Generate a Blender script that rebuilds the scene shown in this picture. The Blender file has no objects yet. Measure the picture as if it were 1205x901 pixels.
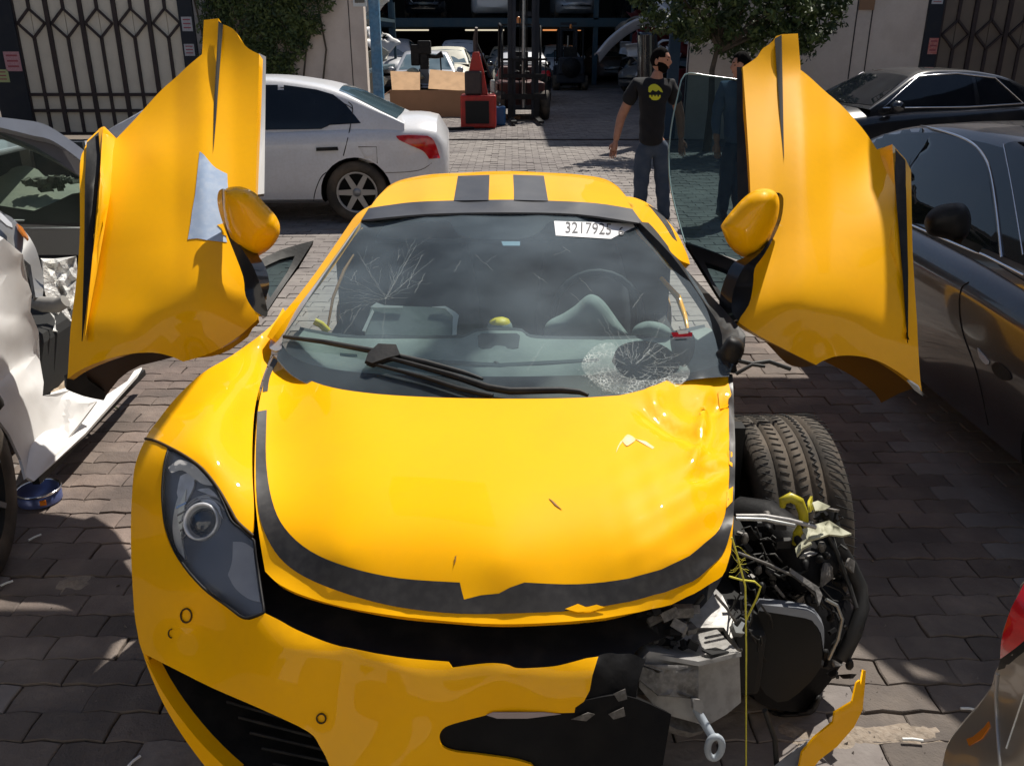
import bpy, bmesh, math, random
import numpy as np
from mathutils import Vector, Matrix
from mathutils.bvhtree import BVHTree
from mathutils.geometry import delaunay_2d_cdt
from math import radians as R, sin, cos, tan, pi
random.seed(7)
rng = np.random.default_rng(7)
scene = bpy.context.scene
C = scene.collection

# ---------------------------------------------------------------- camera
CXP, CYP, FP, CH, HZ = 602.5, 450.5, 1020.0, 1.8, 45.0
PITCH = math.atan((CYP - HZ) / FP)
cd = bpy.data.cameras.new('camera'); cam = bpy.data.objects.new('camera', cd); C.objects.link(cam)
cam.location = (0, 0, CH); cam.rotation_euler = (pi / 2 - PITCH, 0, 0)
cd.sensor_width = 36; cd.lens = FP / 1205 * 36; cd.clip_start = .05; cd.clip_end = 500
scene.camera = cam

# ---------------------------------------------------------------- sky and sun
SUN_AZ, SUN_EL = R(30), R(55)            # azimuth measured from +Y towards +X
wd = bpy.data.worlds.new('World'); scene.world = wd; wd.use_nodes = True
nt = wd.node_tree; bg = nt.nodes['Background']
sky = nt.nodes.new('ShaderNodeTexSky'); sky.sky_type = 'NISHITA'; sky.sun_disc = False
sky.sun_elevation = SUN_EL; sky.sun_rotation = SUN_AZ; sky.dust_density = 1.2
nt.links.new(sky.outputs[0], bg.inputs[0]); bg.inputs[1].default_value = 0.066
sl = bpy.data.lights.new('sun', 'SUN'); sun = bpy.data.objects.new('sun', sl); C.objects.link(sun)
sl.energy = 5.0; sl.angle = R(.5); sl.color = (1, .95, .86)
sun.rotation_euler = Vector((-sin(SUN_AZ) * cos(SUN_EL), -cos(SUN_AZ) * cos(SUN_EL), -sin(SUN_EL))).to_track_quat('-Z', 'Y').to_euler()
sun.location = (0, 0, 20)
scene.view_settings.view_transform = 'Standard'; scene.view_settings.look = 'None'
scene.view_settings.exposure = .27; scene.view_settings.gamma = 1
scene.render.engine = 'CYCLES'
scene.cycles.max_bounces = 8; scene.cycles.transparent_max_bounces = 16

# ---------------------------------------------------------------- picking points in space
SP, CP = sin(PITCH), cos(PITCH)
def ray(px, py):
    u = (px - CXP) / FP; v = (CYP - py) / FP
    return np.array([u, CP + v * SP, -SP + v * CP])
CAM = np.array([0, 0, CH])
def PZ(px, py, z): d = ray(px, py); return CAM + d * ((z - CH) / d[2])
def PY(px, py, y): d = ray(px, py); return CAM + d * (y / d[1])
def PT(px, py, t): return CAM + ray(px, py) * t
def depth(p): return p[1] * CP - (p[2] - CH) * SP
def tz(px, py, z): return (z - CH) / ray(px, py)[2]
def ty(px, py, y): return y / ray(px, py)[1]

class Field:
    """smooth surface (thin plate) through measured points; pts: (px, py, value) with kind 'z' or 'y' = world height or distance"""
    def __init__(s, pts, kind='z', reg=1e-4):
        P = np.array([(p[0], p[1]) for p in pts], float) / 100
        T = []
        for p in pts:
            k = p[3] if len(p) > 3 else kind
            T.append(tz(p[0], p[1], p[2]) if k == 'z' else ty(p[0], p[1], p[2]))
        n = len(P); K = s.k(P, P) + reg * np.eye(n)
        A = np.zeros((n + 3, n + 3)); A[:n, :n] = K; A[:n, n] = 1; A[:n, n + 1:] = P; A[n, :n] = 1; A[n + 1:, :n] = P.T
        b = np.zeros(n + 3); b[:n] = T
        s.w = np.linalg.solve(A, b); s.P = P
    @staticmethod
    def k(a, b):
        d2 = ((a[:, None] - b[None]) ** 2).sum(2); return .5 * d2 * np.log(d2 + 1e-12)
    def t(s, xy):
        q = np.array(xy, float) / 100
        return s.k(q, s.P) @ s.w[:-3] + s.w[-3] + q @ s.w[-2:]
    def at(s, xy, off=0.0):
        xy = np.atleast_2d(np.array(xy, float)); t = s.t(xy) - off
        return np.array([PT(a[0], a[1], tt) for a, tt in zip(xy, t)])

def smooth_poly(pts, n=4, closed=True):
    """Catmull-Rom through pts; a point given with a third value True is a sharp corner"""
    out = []; m = len(pts)
    rngi = range(m) if closed else range(m - 1)
    for i in rngi:
        p1 = pts[i]; p2 = pts[(i + 1) % m]
        p0 = pts[i - 1] if (closed or i > 0) else p1
        p3 = pts[(i + 2) % m] if (closed or i + 2 < m) else p2
        if len(p1) > 2: p0 = p1
        if len(p2) > 2: p3 = p2
        for j in range(n):
            t = j / n
            out.append(tuple(.5 * ((2 * b) + (-a + c) * t + (2 * a - 5 * b + 4 * c - d) * t * t + (-a + 3 * b - 3 * c + d) * t ** 3)
                             for a, b, c, d in zip(p0[:2], p1[:2], p2[:2], p3[:2])))
    if not closed: out.append(tuple(pts[-1][:2]))
    return out
def inside(pt, poly):
    x, y = pt; c = False; j = len(poly) - 1
    for i in range(len(poly)):
        xi, yi = poly[i]; xj, yj = poly[j]
        if (yi > y) != (yj > y) and x < (xj - xi) * (y - yi) / (yj - yi) + xi: c = not c
        j = i
    return c
def bdist(pt, poly):
    P = np.array(poly); Q = np.roll(P, -1, 0); d = Q - P; L = (d ** 2).sum(1) + 1e-12
    t = np.clip(((pt - P) * d).sum(1) / L, 0, 1)
    return math.sqrt((((P + d * t[:, None]) - pt) ** 2).sum(1).min())
def fill(poly, step, holes=()):
    """2-D triangulation of a polygon with interior points; returns (Nx2 points, faces)"""
    pts = [Vector(p) for p in poly]; edges = []; k = 0; faces = []
    rings = [poly] + list(holes); pts = []
    for r in rings:
        n = len(r); pts += [Vector(p) for p in r]; edges += [(k + i, k + (i + 1) % n) for i in range(n)]; k += n
    P = np.array(poly); x0, y0 = P.min(0); x1, y1 = P.max(0); row = 0
    y = y0 + step * .5
    while y < y1:
        x = x0 + (step * .5 if row % 2 else 0) + step * .25
        while x < x1:
            if inside((x, y), poly) and not any(inside((x, y), h) for h in holes):
                if min(bdist(np.array([x, y]), r) for r in rings) > step * .42: pts.append(Vector((x, y)))
            x += step
        y += step * .87; row += 1
    v, e, f, *_ = delaunay_2d_cdt(pts, edges, [], 0, 1e-6)
    V = np.array([(a.x, a.y) for a in v]); F = []
    for t in f:
        c = V[list(t)].mean(0)
        if inside(c, poly) and not any(inside(c, h) for h in holes): F.append(tuple(t))
    return V, F

# ---------------------------------------------------------------- objects
def wpos(o):
    p = Vector((0, 0, 0))
    while o: p += Vector(o.location); o = o.parent
    return p
def link(name, me, m=None, parent=None):
    o = bpy.data.objects.new(name, me); C.objects.link(o)
    if parent: o.parent = parent
    if m:
        for mm in (m if isinstance(m, (list, tuple)) else [m]): me.materials.append(mm)
    return o
def mk(name, V, F, m=None, parent=None, smooth=True, mats=None, world=True, sharp=None):
    """one mesh object from points given in world space (or local when world is False)"""
    off = np.array(wpos(parent)) if (parent and world) else np.zeros(3)
    me = bpy.data.meshes.new(name)
    me.from_pydata([tuple(np.array(v) - off) for v in V], [], [tuple(int(i) for i in f) for f in F])
    if smooth: me.polygons.foreach_set('use_smooth', [True] * len(me.polygons))
    if mats is not None: me.polygons.foreach_set('material_index', mats)
    me.update()
    if sharp: me.set_sharp_from_angle(angle=R(sharp))
    return link(name, me, m, parent)
def thing(name, label, cat, loc=(0, 0, 0), rz=0, group=None):
    o = bpy.data.objects.new(name, None); C.objects.link(o); o.empty_display_size = .2
    o.location = loc; o.rotation_euler = (0, 0, rz); tag(o, label, cat, group); return o
def tag(o, label=None, cat=None, group=None, kind=None):
    if label: o['label'] = label
    if cat: o['category'] = cat
    if group: o['group'] = group
    if kind: o['kind'] = kind
    return o
def copy_tree(o, parent=None, loc=None, rz=None, label=None):
    c = o.copy(); C.objects.link(c)
    if parent: c.parent = parent
    if loc is not None: c.location = loc
    if rz is not None: c.rotation_euler = (0, 0, rz)
    if label: c['label'] = label
    for ch in list(o.children): copy_tree(ch, c)
    return c
def solid(o, th, off=-1, bevel=0):
    m = o.modifiers.new('thickness', 'SOLIDIFY'); m.thickness = th; m.offset = off; m.use_even_offset = False
    if bevel: b = o.modifiers.new('bevel', 'BEVEL'); b.width = bevel; b.segments = 2; b.limit_method = 'ANGLE'
    return o
def face_cam(V, F, frm=CAM):
    V = np.array(V); frm = np.array(frm); out = []
    for f in F:
        a, b, c = V[f[0]], V[f[1]], V[f[2]]
        out.append(f if np.dot(np.cross(b - a, c - a), frm - a) > 0 else tuple(reversed(f)))
    return out
def shell(V, F, th, smooth_rim=False):
    """front skin V,F plus a back skin th behind it and a rim with its own hard edges"""
    V = np.array(V); n = len(V); N = np.zeros_like(V)
    for f in F:
        a, b, c = V[f[0]], V[f[1]], V[f[2]]; k = np.cross(b - a, c - a)
        for i in f: N[i] += k
    N /= np.linalg.norm(N, axis=1)[:, None] + 1e-12; B = V - N * th; from_ = {}
    for f in F:
        for i in range(len(f)): from_[(f[i], f[(i + 1) % len(f)])] = 1
    rim = [(a, b) for a, b in from_ if (b, a) not in from_]
    VV = [*V, *B]; FF = list(F) + [tuple(i + n for i in reversed(f)) for f in F]; idx = {}
    for a, b in rim:
        for i in (a, b):
            if i not in idx: idx[i] = len(VV); VV += [V[i], B[i]]
        ia, ib = idx[a], idx[b]; FF.append((ia, ia + 1, ib + 1, ib))
    return np.array(VV), FF
def patch(name, outline, field, m, parent, step=9, off=0.0, th=0.004, holes=(), sm=4, disp=None, smooth=True):
    poly = smooth_poly(outline, sm) if sm > 1 else [tuple(p[:2]) for p in outline]
    hs = [smooth_poly(h, sm) if sm > 1 else h for h in holes]
    V2, F = fill(poly, step, hs)
    V = field.at(V2, off)
    if disp is not None: V = V + disp(V2)
    F = face_cam(V, F)
    if th: V, F = shell(V, F, th)
    return mk(name, V, F, m, parent, smooth)
def inflate(name, outline, y, th, m, parent, step=4, sm=4, kind='y', power=.5, back=.5, tilt=None):
    """closed rounded body whose outline is seen at the given points, centred at distance y"""
    poly = smooth_poly(outline, sm) if sm > 1 else [tuple(p[:2]) for p in outline]
    fld = y if isinstance(y, Field) else Field([(outline[0][0] - 100, outline[0][1], y, kind), (outline[0][0] + 100, outline[0][1], y, kind),
                                               (outline[0][0], outline[0][1] + 100, y, kind), (outline[0][0] + 60, outline[0][1] - 60, y, kind)])
    V2, F = fill(poly, step); n = len(V2)
    D = np.array([bdist(p, poly) for p in V2]); mx = D.max()
    h = np.clip(1 - (1 - D / mx) ** 2, 0, 1) ** power * th
    t = fld.t(V2)
    V = [PT(a[0], a[1], tt - hh) for a, tt, hh in zip(V2, t, h)] + [PT(a[0], a[1], tt + hh * back) for a, tt, hh in zip(V2, t, h)]
    Ff = face_cam(V[:n], F); Fb = [tuple(i + n for i in reversed(f)) for f in Ff]
    me = bpy.data.meshes.new(name); bm = bmesh.new()
    off = np.array(wpos(parent)) if parent else np.zeros(3)
    bv = [bm.verts.new(v - off) for v in V]
    for f in Ff + Fb:
        try: bm.faces.new([bv[i] for i in f])
        except ValueError: pass
    bmesh.ops.remove_doubles(bm, verts=bm.verts, dist=1e-5)
    for f in bm.faces: f.smooth = True
    bm.to_mesh(me); bm.free()
    return link(name, me, m, parent)
def grid_surf(rows, nu=4, nv=4):
    """Catmull-Rom surface through a grid of 3-D points"""
    A = np.array(rows, float)
    def dens(A, n):
        m = len(A); out = []
        for i in range(m - 1):
            p0, p1, p2, p3 = A[max(i - 1, 0)], A[i], A[i + 1], A[min(i + 2, m - 1)]
            for j in range(n):
                t = j / n; out.append(.5 * (2 * p1 + (p2 - p0) * t + (2 * p0 - 5 * p1 + 4 * p2 - p3) * t * t + (3 * p1 - p0 - 3 * p2 + p3) * t ** 3))
        out.append(A[-1]); return np.array(out)
    A = dens(A, nv); A = np.swapaxes(dens(np.swapaxes(A, 0, 1), nu), 0, 1)
    n, m = A.shape[:2]; F = []
    for i in range(n - 1):
        for j in range(m - 1): F.append((i * m + j, i * m + j + 1, (i + 1) * m + j + 1, (i + 1) * m + j))
    return A.reshape(-1, 3), F

class MB:
    """collects simple solids and links them as one mesh"""
    def __init__(s): s.V = []; s.F = []; s.S = []
    def add(s, V, F, sm=False):
        k = len(s.V); s.V += [tuple(v) for v in V]; s.F += [tuple(i + k for i in f) for f in F]; s.S += [sm] * len(F); return s
    def box(s, c, d, rz=0, rot=None, taper=1.0):
        M = rot if rot is not None else Matrix.Rotation(rz, 3, 'Z'); V = []
        for z in (-.5, .5):
            k = taper if z > 0 else 1
            for x, y in ((-.5, -.5), (.5, -.5), (.5, .5), (-.5, .5)):
                V.append(Vector(c) + M @ Vector((x * d[0] * k, y * d[1] * k, z * d[2])))
        return s.add(V, [(0, 3, 2, 1), (4, 5, 6, 7), (0, 1, 5, 4), (1, 2, 6, 5), (2, 3, 7, 6), (3, 0, 4, 7)])
    def beam(s, a, b, w, h=None, up=(0, 0, 1)):
        a = Vector(a); b = Vector(b); z = (b - a).normalized(); h = h or w
        x = z.cross(Vector(up));
        if x.length < 1e-3: x = z.cross(Vector((0, 1, 0)))
        x.normalize(); y = z.cross(x)
        return s.box((a + b) / 2, (w, h, (b - a).length), rot=Matrix((x, y, z)).transposed())
    def tube(s, pts, r, n=8, closed=False, cap=True):
        P = [Vector(p) for p in pts]; m = len(P); V = []; rr = r if isinstance(r, (list, tuple)) else [r] * m
        up = None
        for i, p in enumerate(P):
            if closed: d = P[(i + 1) % m] - P[i - 1]
            else: d = P[min(i + 1, m - 1)] - P[max(i - 1, 0)]
            d.normalize()
            if up is None: up = d.orthogonal().normalized()
            up = (up - d * up.dot(d)); up = up.normalized() if up.length > 1e-6 else d.orthogonal().normalized()
            w = d.cross(up)
            for k in range(n):
                a = 2 * pi * k / n; V.append(p + (up * cos(a) + w * sin(a)) * rr[i])
        F = []
        for i in range(m if closed else m - 1):
            j = (i + 1) % m
            for k in range(n): F.append((i * n + k, i * n + (k + 1) % n, j * n + (k + 1) % n, j * n + k))
        s.add(V, F, True)
        if cap and not closed: s.add([V[k] for k in range(n)], [tuple(reversed(range(n)))]); s.add(V[-n:], [tuple(range(n))])
        return s
    def lathe(s, prof, c, axis='Z', n=24, sm=True, M=None):
        """prof: (radius, height) pairs turned round an axis through c"""
        V = []; m = len(prof)
        for r, h in prof:
            for k in range(n):
                a = 2 * pi * k / n; p = Vector((r * cos(a), r * sin(a), h))
                if M is not None: p = M @ p
                elif axis == 'X': p = Vector((p.z, p.x, p.y))
                elif axis == 'Y': p = Vector((p.y, p.z, p.x))
                V.append(Vector(c) + p)
        F = [(i * n + k, i * n + (k + 1) % n, (i + 1) * n + (k + 1) % n, (i + 1) * n + k) for i in range(m - 1) for k in range(n)]
        return s.add(V, F, sm)
    def prism(s, poly, a, b, M=None):
        """polygon (x, y) swept from height a to b, then moved by matrix M (4x4)"""
        n = len(poly); V = [Vector((x, y, a)) for x, y in poly] + [Vector((x, y, b)) for x, y in poly]
        if M is not None: V = [M @ v for v in V]
        return s.add(V, [tuple(reversed(range(n))), tuple(range(n, 2 * n))] + [(i, (i + 1) % n, n + (i + 1) % n, n + i) for i in range(n)])
    def build(s, name, m, parent=None, world=True, bevel=0, sharp=40, loc=None):
        if loc is not None:
            s.V = [tuple(np.array(v) - np.array(loc)) for v in s.V]
        o = mk(name, s.V, s.F, m, parent, False, world=world and loc is None)
        o.data.polygons.foreach_set('use_smooth', s.S)
        if loc is not None: o.location = loc
        if bevel: b = o.modifiers.new('bevel', 'BEVEL'); b.width = bevel; b.segments = 2; b.limit_method = 'ANGLE'
        return o

# ---------------------------------------------------------------- materials
def mat(name, col, rough=.5, metal=0, coat=0, noise=None, bump=None, spec=.5, coatr=.05, vor=None, trans=0, ior=1.45, alpha=1, emit=None, objvar=0, sub=0, worldc=False):
    """noise: (scale, other colour, amount, detail) mottles the colour; bump: (scale, strength)"""
    m = bpy.data.materials.new(name); m.use_nodes = True; n = m.node_tree; L = n.links; b = n.nodes['Principled BSDF']
    b.inputs['Base Color'].default_value = (*col, 1); b.inputs['Roughness'].default_value = rough; b.inputs['Metallic'].default_value = metal
    b.inputs['Coat Weight'].default_value = coat; b.inputs['Coat Roughness'].default_value = coatr; b.inputs['Specular IOR Level'].default_value = spec
    b.inputs['Transmission Weight'].default_value = trans; b.inputs['IOR'].default_value = ior; b.inputs['Alpha'].default_value = alpha
    if emit: b.inputs['Emission Color'].default_value = (*emit[:3], 1); b.inputs['Emission Strength'].default_value = emit[3]
    tc = n.nodes.new('ShaderNodeTexCoord'); src = None
    co_ = n.nodes.new('ShaderNodeNewGeometry').outputs['Position'] if worldc else tc.outputs['Object']
    if noise:
        layers = noise if isinstance(noise, list) else [noise]
        for (sc, c2, amt, det) in layers:
            t = n.nodes.new('ShaderNodeTexNoise'); t.inputs['Scale'].default_value = sc; t.inputs['Detail'].default_value = det; L.new(co_, t.inputs['Vector'])
            r = n.nodes.new('ShaderNodeValToRGB'); r.color_ramp.elements[0].position = .42; r.color_ramp.elements[1].position = .68
            r.color_ramp.elements[0].color = (0, 0, 0, 1); r.color_ramp.elements[1].color = (amt, amt, amt, 1); L.new(t.outputs[0], r.inputs[0])
            x = n.nodes.new('ShaderNodeMix'); x.data_type = 'RGBA'; L.new(r.outputs[0], x.inputs[0])
            if src: L.new(src, x.inputs[6])
            else: x.inputs[6].default_value = (*col, 1)
            x.inputs[7].default_value = (*c2, 1); src = x.outputs[2]
    if objvar:
        oi = n.nodes.new('ShaderNodeObjectInfo'); mr = n.nodes.new('ShaderNodeMapRange'); L.new(oi.outputs['Random'], mr.inputs[0])
        mr.inputs[3].default_value = 1 - objvar; mr.inputs[4].default_value = 1 + objvar
        x = n.nodes.new('ShaderNodeMix'); x.data_type = 'RGBA'; x.blend_type = 'MULTIPLY'; x.inputs[0].default_value = 1
        if src: L.new(src, x.inputs[6])
        else: x.inputs[6].default_value = (*col, 1)
        L.new(mr.outputs[0], x.inputs[7]); src = x.outputs[2]
    if src: L.new(src, b.inputs['Base Color'])
    if bump:
        layers = bump if isinstance(bump, list) else [bump]; prev = None
        for (sc, st) in layers:
            t = n.nodes.new('ShaderNodeTexNoise'); t.inputs['Scale'].default_value = sc; t.inputs['Detail'].default_value = 4; L.new(co_, t.inputs['Vector'])
            bp = n.nodes.new('ShaderNodeBump'); bp.inputs['Strength'].default_value = st; bp.inputs['Distance'].default_value = .02; L.new(t.outputs[0], bp.inputs['Height'])
            if prev: L.new(prev, bp.inputs['Normal'])
            prev = bp.outputs[0]
        L.new(prev, b.inputs['Normal'])
    return m
def glass(name, tint, refl=.06, rough=.02, dust=0, dustcol=(.5, .5, .5)):
    """thin pane: see-through tint under a Fresnel reflection, optional dusty film"""
    m = bpy.data.materials.new(name); m.use_nodes = True; n = m.node_tree; L = n.links
    n.nodes.remove(n.nodes['Principled BSDF']); out = n.nodes['Material Output']
    tr = n.nodes.new('ShaderNodeBsdfTransparent'); tr.inputs[0].default_value = (*tint, 1)
    gl = n.nodes.new('ShaderNodeBsdfGlossy'); gl.inputs['Roughness'].default_value = rough
    fr = n.nodes.new('ShaderNodeFresnel'); fr.inputs[0].default_value = 1.28
    mx = n.nodes.new('ShaderNodeMixShader'); L.new(fr.outputs[0], mx.inputs[0]); L.new(tr.outputs[0], mx.inputs[1]); L.new(gl.outputs[0], mx.inputs[2])
    last = mx
    if dust:
        df = n.nodes.new('ShaderNodeBsdfDiffuse'); df.inputs[0].default_value = (*dustcol, 1)
        t = n.nodes.new('ShaderNodeTexNoise'); t.inputs['Scale'].default_value = 3; t.inputs['Detail'].default_value = 5
        tc = n.nodes.new('ShaderNodeTexCoord'); L.new(tc.outputs['Object'], t.inputs['Vector'])
        mr = n.nodes.new('ShaderNodeMapRange'); mr.inputs[1].default_value = .35; mr.inputs[2].default_value = .75; mr.inputs[3].default_value = dust * .3; mr.inputs[4].default_value = dust
        L.new(t.outputs[0], mr.inputs[0]); m2 = n.nodes.new('ShaderNodeMixShader'); L.new(mr.outputs[0], m2.inputs[0]); L.new(mx.outputs[0], m2.inputs[1]); L.new(df.outputs[0], m2.inputs[2]); last = m2
    L.new(last.outputs[0], out.inputs[0]); return m
M = dict(
    yellow=mat('yellow_paint', (.94, .45, .0005), .5, spec=.05, coat=.42, noise=[(5, (.90, .405, .002), .4, 4), (40, (.82, .40, .01), .15, 6)], coatr=.03),
    yellow_in=mat('yellow_inner', (.30, .13, .01), .6),
    vinyl=mat('black_vinyl', (.022, .020, .019), .38, noise=[(3, (.04, .036, .033), .5, 6), (45, (.07, .065, .06), .3, 5)]),
    vinyl_roof=mat('roof_vinyl', (.035, .037, .045), .45, noise=[(12, (.06, .06, .065), .5, 5)]),
    black=mat('black_plastic', (.010, .010, .011), .55, spec=.25, noise=[(14, (.04, .037, .034), .4, 5)], bump=(80, .05)),
    black_gloss=mat('black_gloss', (.008, .008, .010), .18, coat=.4, noise=[(10, (.03, .028, .026), .3, 5)]),
    dark=mat('dark_cavity', (.012, .012, .012), .85),
    brown_liner=mat('liner', (.045, .022, .010), .5),
    alu=mat('cast_aluminium', (.36, .35, .34), .55, metal=.5, noise=[(5, (.24, .23, .21), .6, 6), (40, (.15, .14, .13), .35, 5)], bump=(60, .08)),
    alu_dirty=mat('dirty_aluminium', (.17, .16, .15), .6, metal=.4, noise=[(18, (.05, .045, .04), .8, 6), (90, (.34, .32, .30), .3, 4)], bump=(50, .25)),
    silver=mat('silver_trim', (.45, .45, .46), .4, metal=.5, noise=[(6, (.28, .27, .26), .5, 4)]),
    chrome=mat('chrome', (.75, .75, .77), .15, metal=1),
    tyre=mat('tyre_rubber', (.045, .037, .029), .8, noise=[(7, (.13, .10, .072), .8, 6)], bump=(60, .1)),
    rubber=mat('rubber', (.015, .015, .015), .6, noise=[(20, (.05, .045, .04), .4, 4)]),
    screen=glass('windscreen_glass', (.80, .90, .89), dust=.22, dustcol=(.36, .45, .52)),
    dglass=glass('door_glass', (.17, .26, .28), dust=.14, dustcol=(.09, .14, .16)),
    tint=mat('tinted_window', (.006, .008, .012), .05, coat=.2, noise=[(3, (.02, .025, .03), .5, 3)]),
    crack=mat('cracked_glass_edge', (.70, .76, .75), .3, alpha=.36),
    dash=mat('dusty_dashboard', (.27, .31, .29), .8, noise=[(9, (.17, .20, .20), .7, 5)], bump=(70, .06)),
    seat=mat('dark_seat', (.018, .024, .032), .7, noise=[(6, (.05, .06, .07), .5, 4)]),
    airbag=mat('airbag_cloth', (.25, .29, .28), .85, noise=[(6, (.20, .24, .23), .6, 5)], bump=(9, .2)),
    white=mat('white_edge', (.75, .76, .74), .7),
    yel_plastic=mat('yellow_plastic', (.80, .62, .01), .5),
    film=mat('blue_grey_film', (.38, .47, .62), .45, noise=[(8, (.28, .38, .55), .6, 5), (40, (.55, .60, .68), .4, 4)], bump=(12, .1)),
    paper=mat('paper_sticker', (.72, .72, .74), .6), ink=mat('printed_ink', (.03, .03, .04), .6),
    steel=mat('dusty_steel', (.38, .39, .38), .45, metal=.7, noise=[(20, (.2, .19, .18), .5, 5)]),
    yel_hose=mat('olive_hose', (.50, .42, .02), .4, noise=[(20, (.25, .2, .02), .5, 4)]),
    string=mat('yellow_string', (.62, .55, .06), .7),
    pale_rag=mat('pale_plastic', (.40, .39, .27), .6, noise=[(20, (.3, .3, .22), .5, 4)]),
    lens_house=mat('headlight_housing', (.10, .12, .17), .3, coat=.3, noise=[(8, (.08, .09, .12), .4, 4)]),
    lens_silver=mat('headlight_reflector', (.70, .70, .72), .3, metal=.3, noise=[(20, (.2, .2, .22), .5, 4)]),
    lens_glass=glass('headlight_lens', (.93, .95, .97), dust=.09, dustcol=(.5, .5, .5)),
    red_lens=mat('red_lens', (.55, .01, .015), .15, coat=.6, noise=[(30, (.3, .005, .01), .5, 3)]),
)
# ================================================================ ground
M['paver'] = mat('paver_concrete', (.125, .100, .083), .85, noise=[(1.3, (.125, .105, .095), .85, 6), (7, (.25, .205, .17), .5, 5), (30, (.13, .11, .10), .45, 6), (.8, (.26, .175, .15), .35, 2), (2.6, (.06, .05, .045), .55, 7)], bump=[(30, .3), (150, .2), (9, .2)], objvar=.2, worldc=True)  # near pavers darkened in colour to deepen their shade
M['paver_far'] = mat('paver_concrete_far', (.25, .222, .20), .85, noise=[(1.2, (.15, .13, .125), .7, 5), (18, (.26, .235, .215), .5, 5), (.35, (.12, .10, .10), .7, 6), (5, (.11, .09, .085), .5, 6)], bump=(30, .3), worldc=True)  # far pavers made paler in colour to bounce more sunlight
M['joint'] = mat('sandy_joint', (.12, .098, .08), .95, noise=[(12, (.17, .14, .115), .6, 6)], bump=(60, .4))
gd = MB().add([(-60, -20, 0), (60, -20, 0), (60, 90, 0), (-60, 90, 0)], [(0, 1, 2, 3)]).build('ground', M['joint'])
tag(gd, kind='structure'); gd.location = (0, 0, -.02)
PL, PW, TH = .225, .1125, .02
def paver_outline():
    """zig-zag interlocking paver outline, long side along x"""
    xs = np.linspace(0, PL, 5); z = .0065; g = .0022
    bot = [(x, (z if i % 2 else -z) * (.7)) for i, x in enumerate(xs)]
    top = [(x, PW + y) for x, y in reversed(bot)]
    left = [(-z * .5, PW * .5)]; right = [(PL - z * .5, PW * .5)]
    pts = bot + right + top + left; c = (PL / 2, PW / 2)
    return [(c[0] + (x - c[0]) * (1 - 2 * g / PL), c[1] + (y - c[1]) * (1 - 2 * g / PW)) for x, y in pts]
po = paver_outline(); npo = len(po)
def pv_geo(dx=0, dy=0, dz=0, tx=0, ty=0):
    V = []
    for s, h in ((1, -.02), (1, -.003), (.965, 0)):
        for x, y in po:
            X = PL / 2 + (x - PL / 2) * s; Y = PW / 2 + (y - PW / 2) * s
            V.append((X - PL / 2 + dx, Y - PW / 2 + dy, h + dz + tx * (X - PL / 2) + ty * (Y - PW / 2)))
    F = []
    for k in range(2):
        for i in range(npo): j = (i + 1) % npo; F.append((k * npo + i, k * npo + j, (k + 1) * npo + j, (k + 1) * npo + i))
    F.append(tuple(2 * npo + i for i in range(npo))); return V, F
pav = []
for r in range(int(34 / PW)):
    y = 1.35 + r * PW
    wdt = 2.2 + y * .62 if y < 17.2 else 4.6
    c0 = int(-wdt / PL); c1 = int(wdt / PL) + 1
    for c in range(c0, c1): pav.append(((c + (.5 if r % 2 else 0)) * PL, y))
def pxof(x, y):
    d = y * CP + CH * SP; v = (y * SP - CH * CP) / d; return CXP + x / d * FP, CYP - v * FP
def score(p):
    X, Y = pxof(*p)
    if not (-20 < X < 1225 and -20 < Y < 930): return -1
    if -1.0 < p[0] < .95 and p[1] > 1.5 and p[1] < 6: return -1           # under the car
    if p[0] > 1.9 and 2.4 < p[1] < 6.5: return -1
    if p[0] < -1.9 - .1 * p[1] and p[1] > 3.0 and p[1] < 8: return -1
    return 1 / depth(np.array([p[0], p[1], 0]))
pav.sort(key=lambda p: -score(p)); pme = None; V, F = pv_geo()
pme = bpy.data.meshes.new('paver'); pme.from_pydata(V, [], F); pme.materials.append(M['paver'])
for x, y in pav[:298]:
    o = bpy.data.objects.new('paver', pme); C.objects.link(o); o.parent = gd
    o.location = (x + random.gauss(0, .0012), y + random.gauss(0, .0012), .02 + random.gauss(0, .0018)); o.rotation_euler = (random.gauss(0, .010), random.gauss(0, .008), random.gauss(0, .008))
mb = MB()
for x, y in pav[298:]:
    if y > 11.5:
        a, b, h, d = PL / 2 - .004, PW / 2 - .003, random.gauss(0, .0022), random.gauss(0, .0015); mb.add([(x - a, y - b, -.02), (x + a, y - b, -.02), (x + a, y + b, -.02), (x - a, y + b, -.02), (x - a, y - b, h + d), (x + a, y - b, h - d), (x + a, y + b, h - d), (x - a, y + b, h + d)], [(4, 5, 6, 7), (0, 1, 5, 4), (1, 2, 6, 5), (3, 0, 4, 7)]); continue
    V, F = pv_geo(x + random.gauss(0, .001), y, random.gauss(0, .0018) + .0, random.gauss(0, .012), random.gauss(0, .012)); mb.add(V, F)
o = mb.build('paving', M['paver_far'], gd, world=False); o.location = (0, 0, .02); tag(o, kind='stuff')

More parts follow.
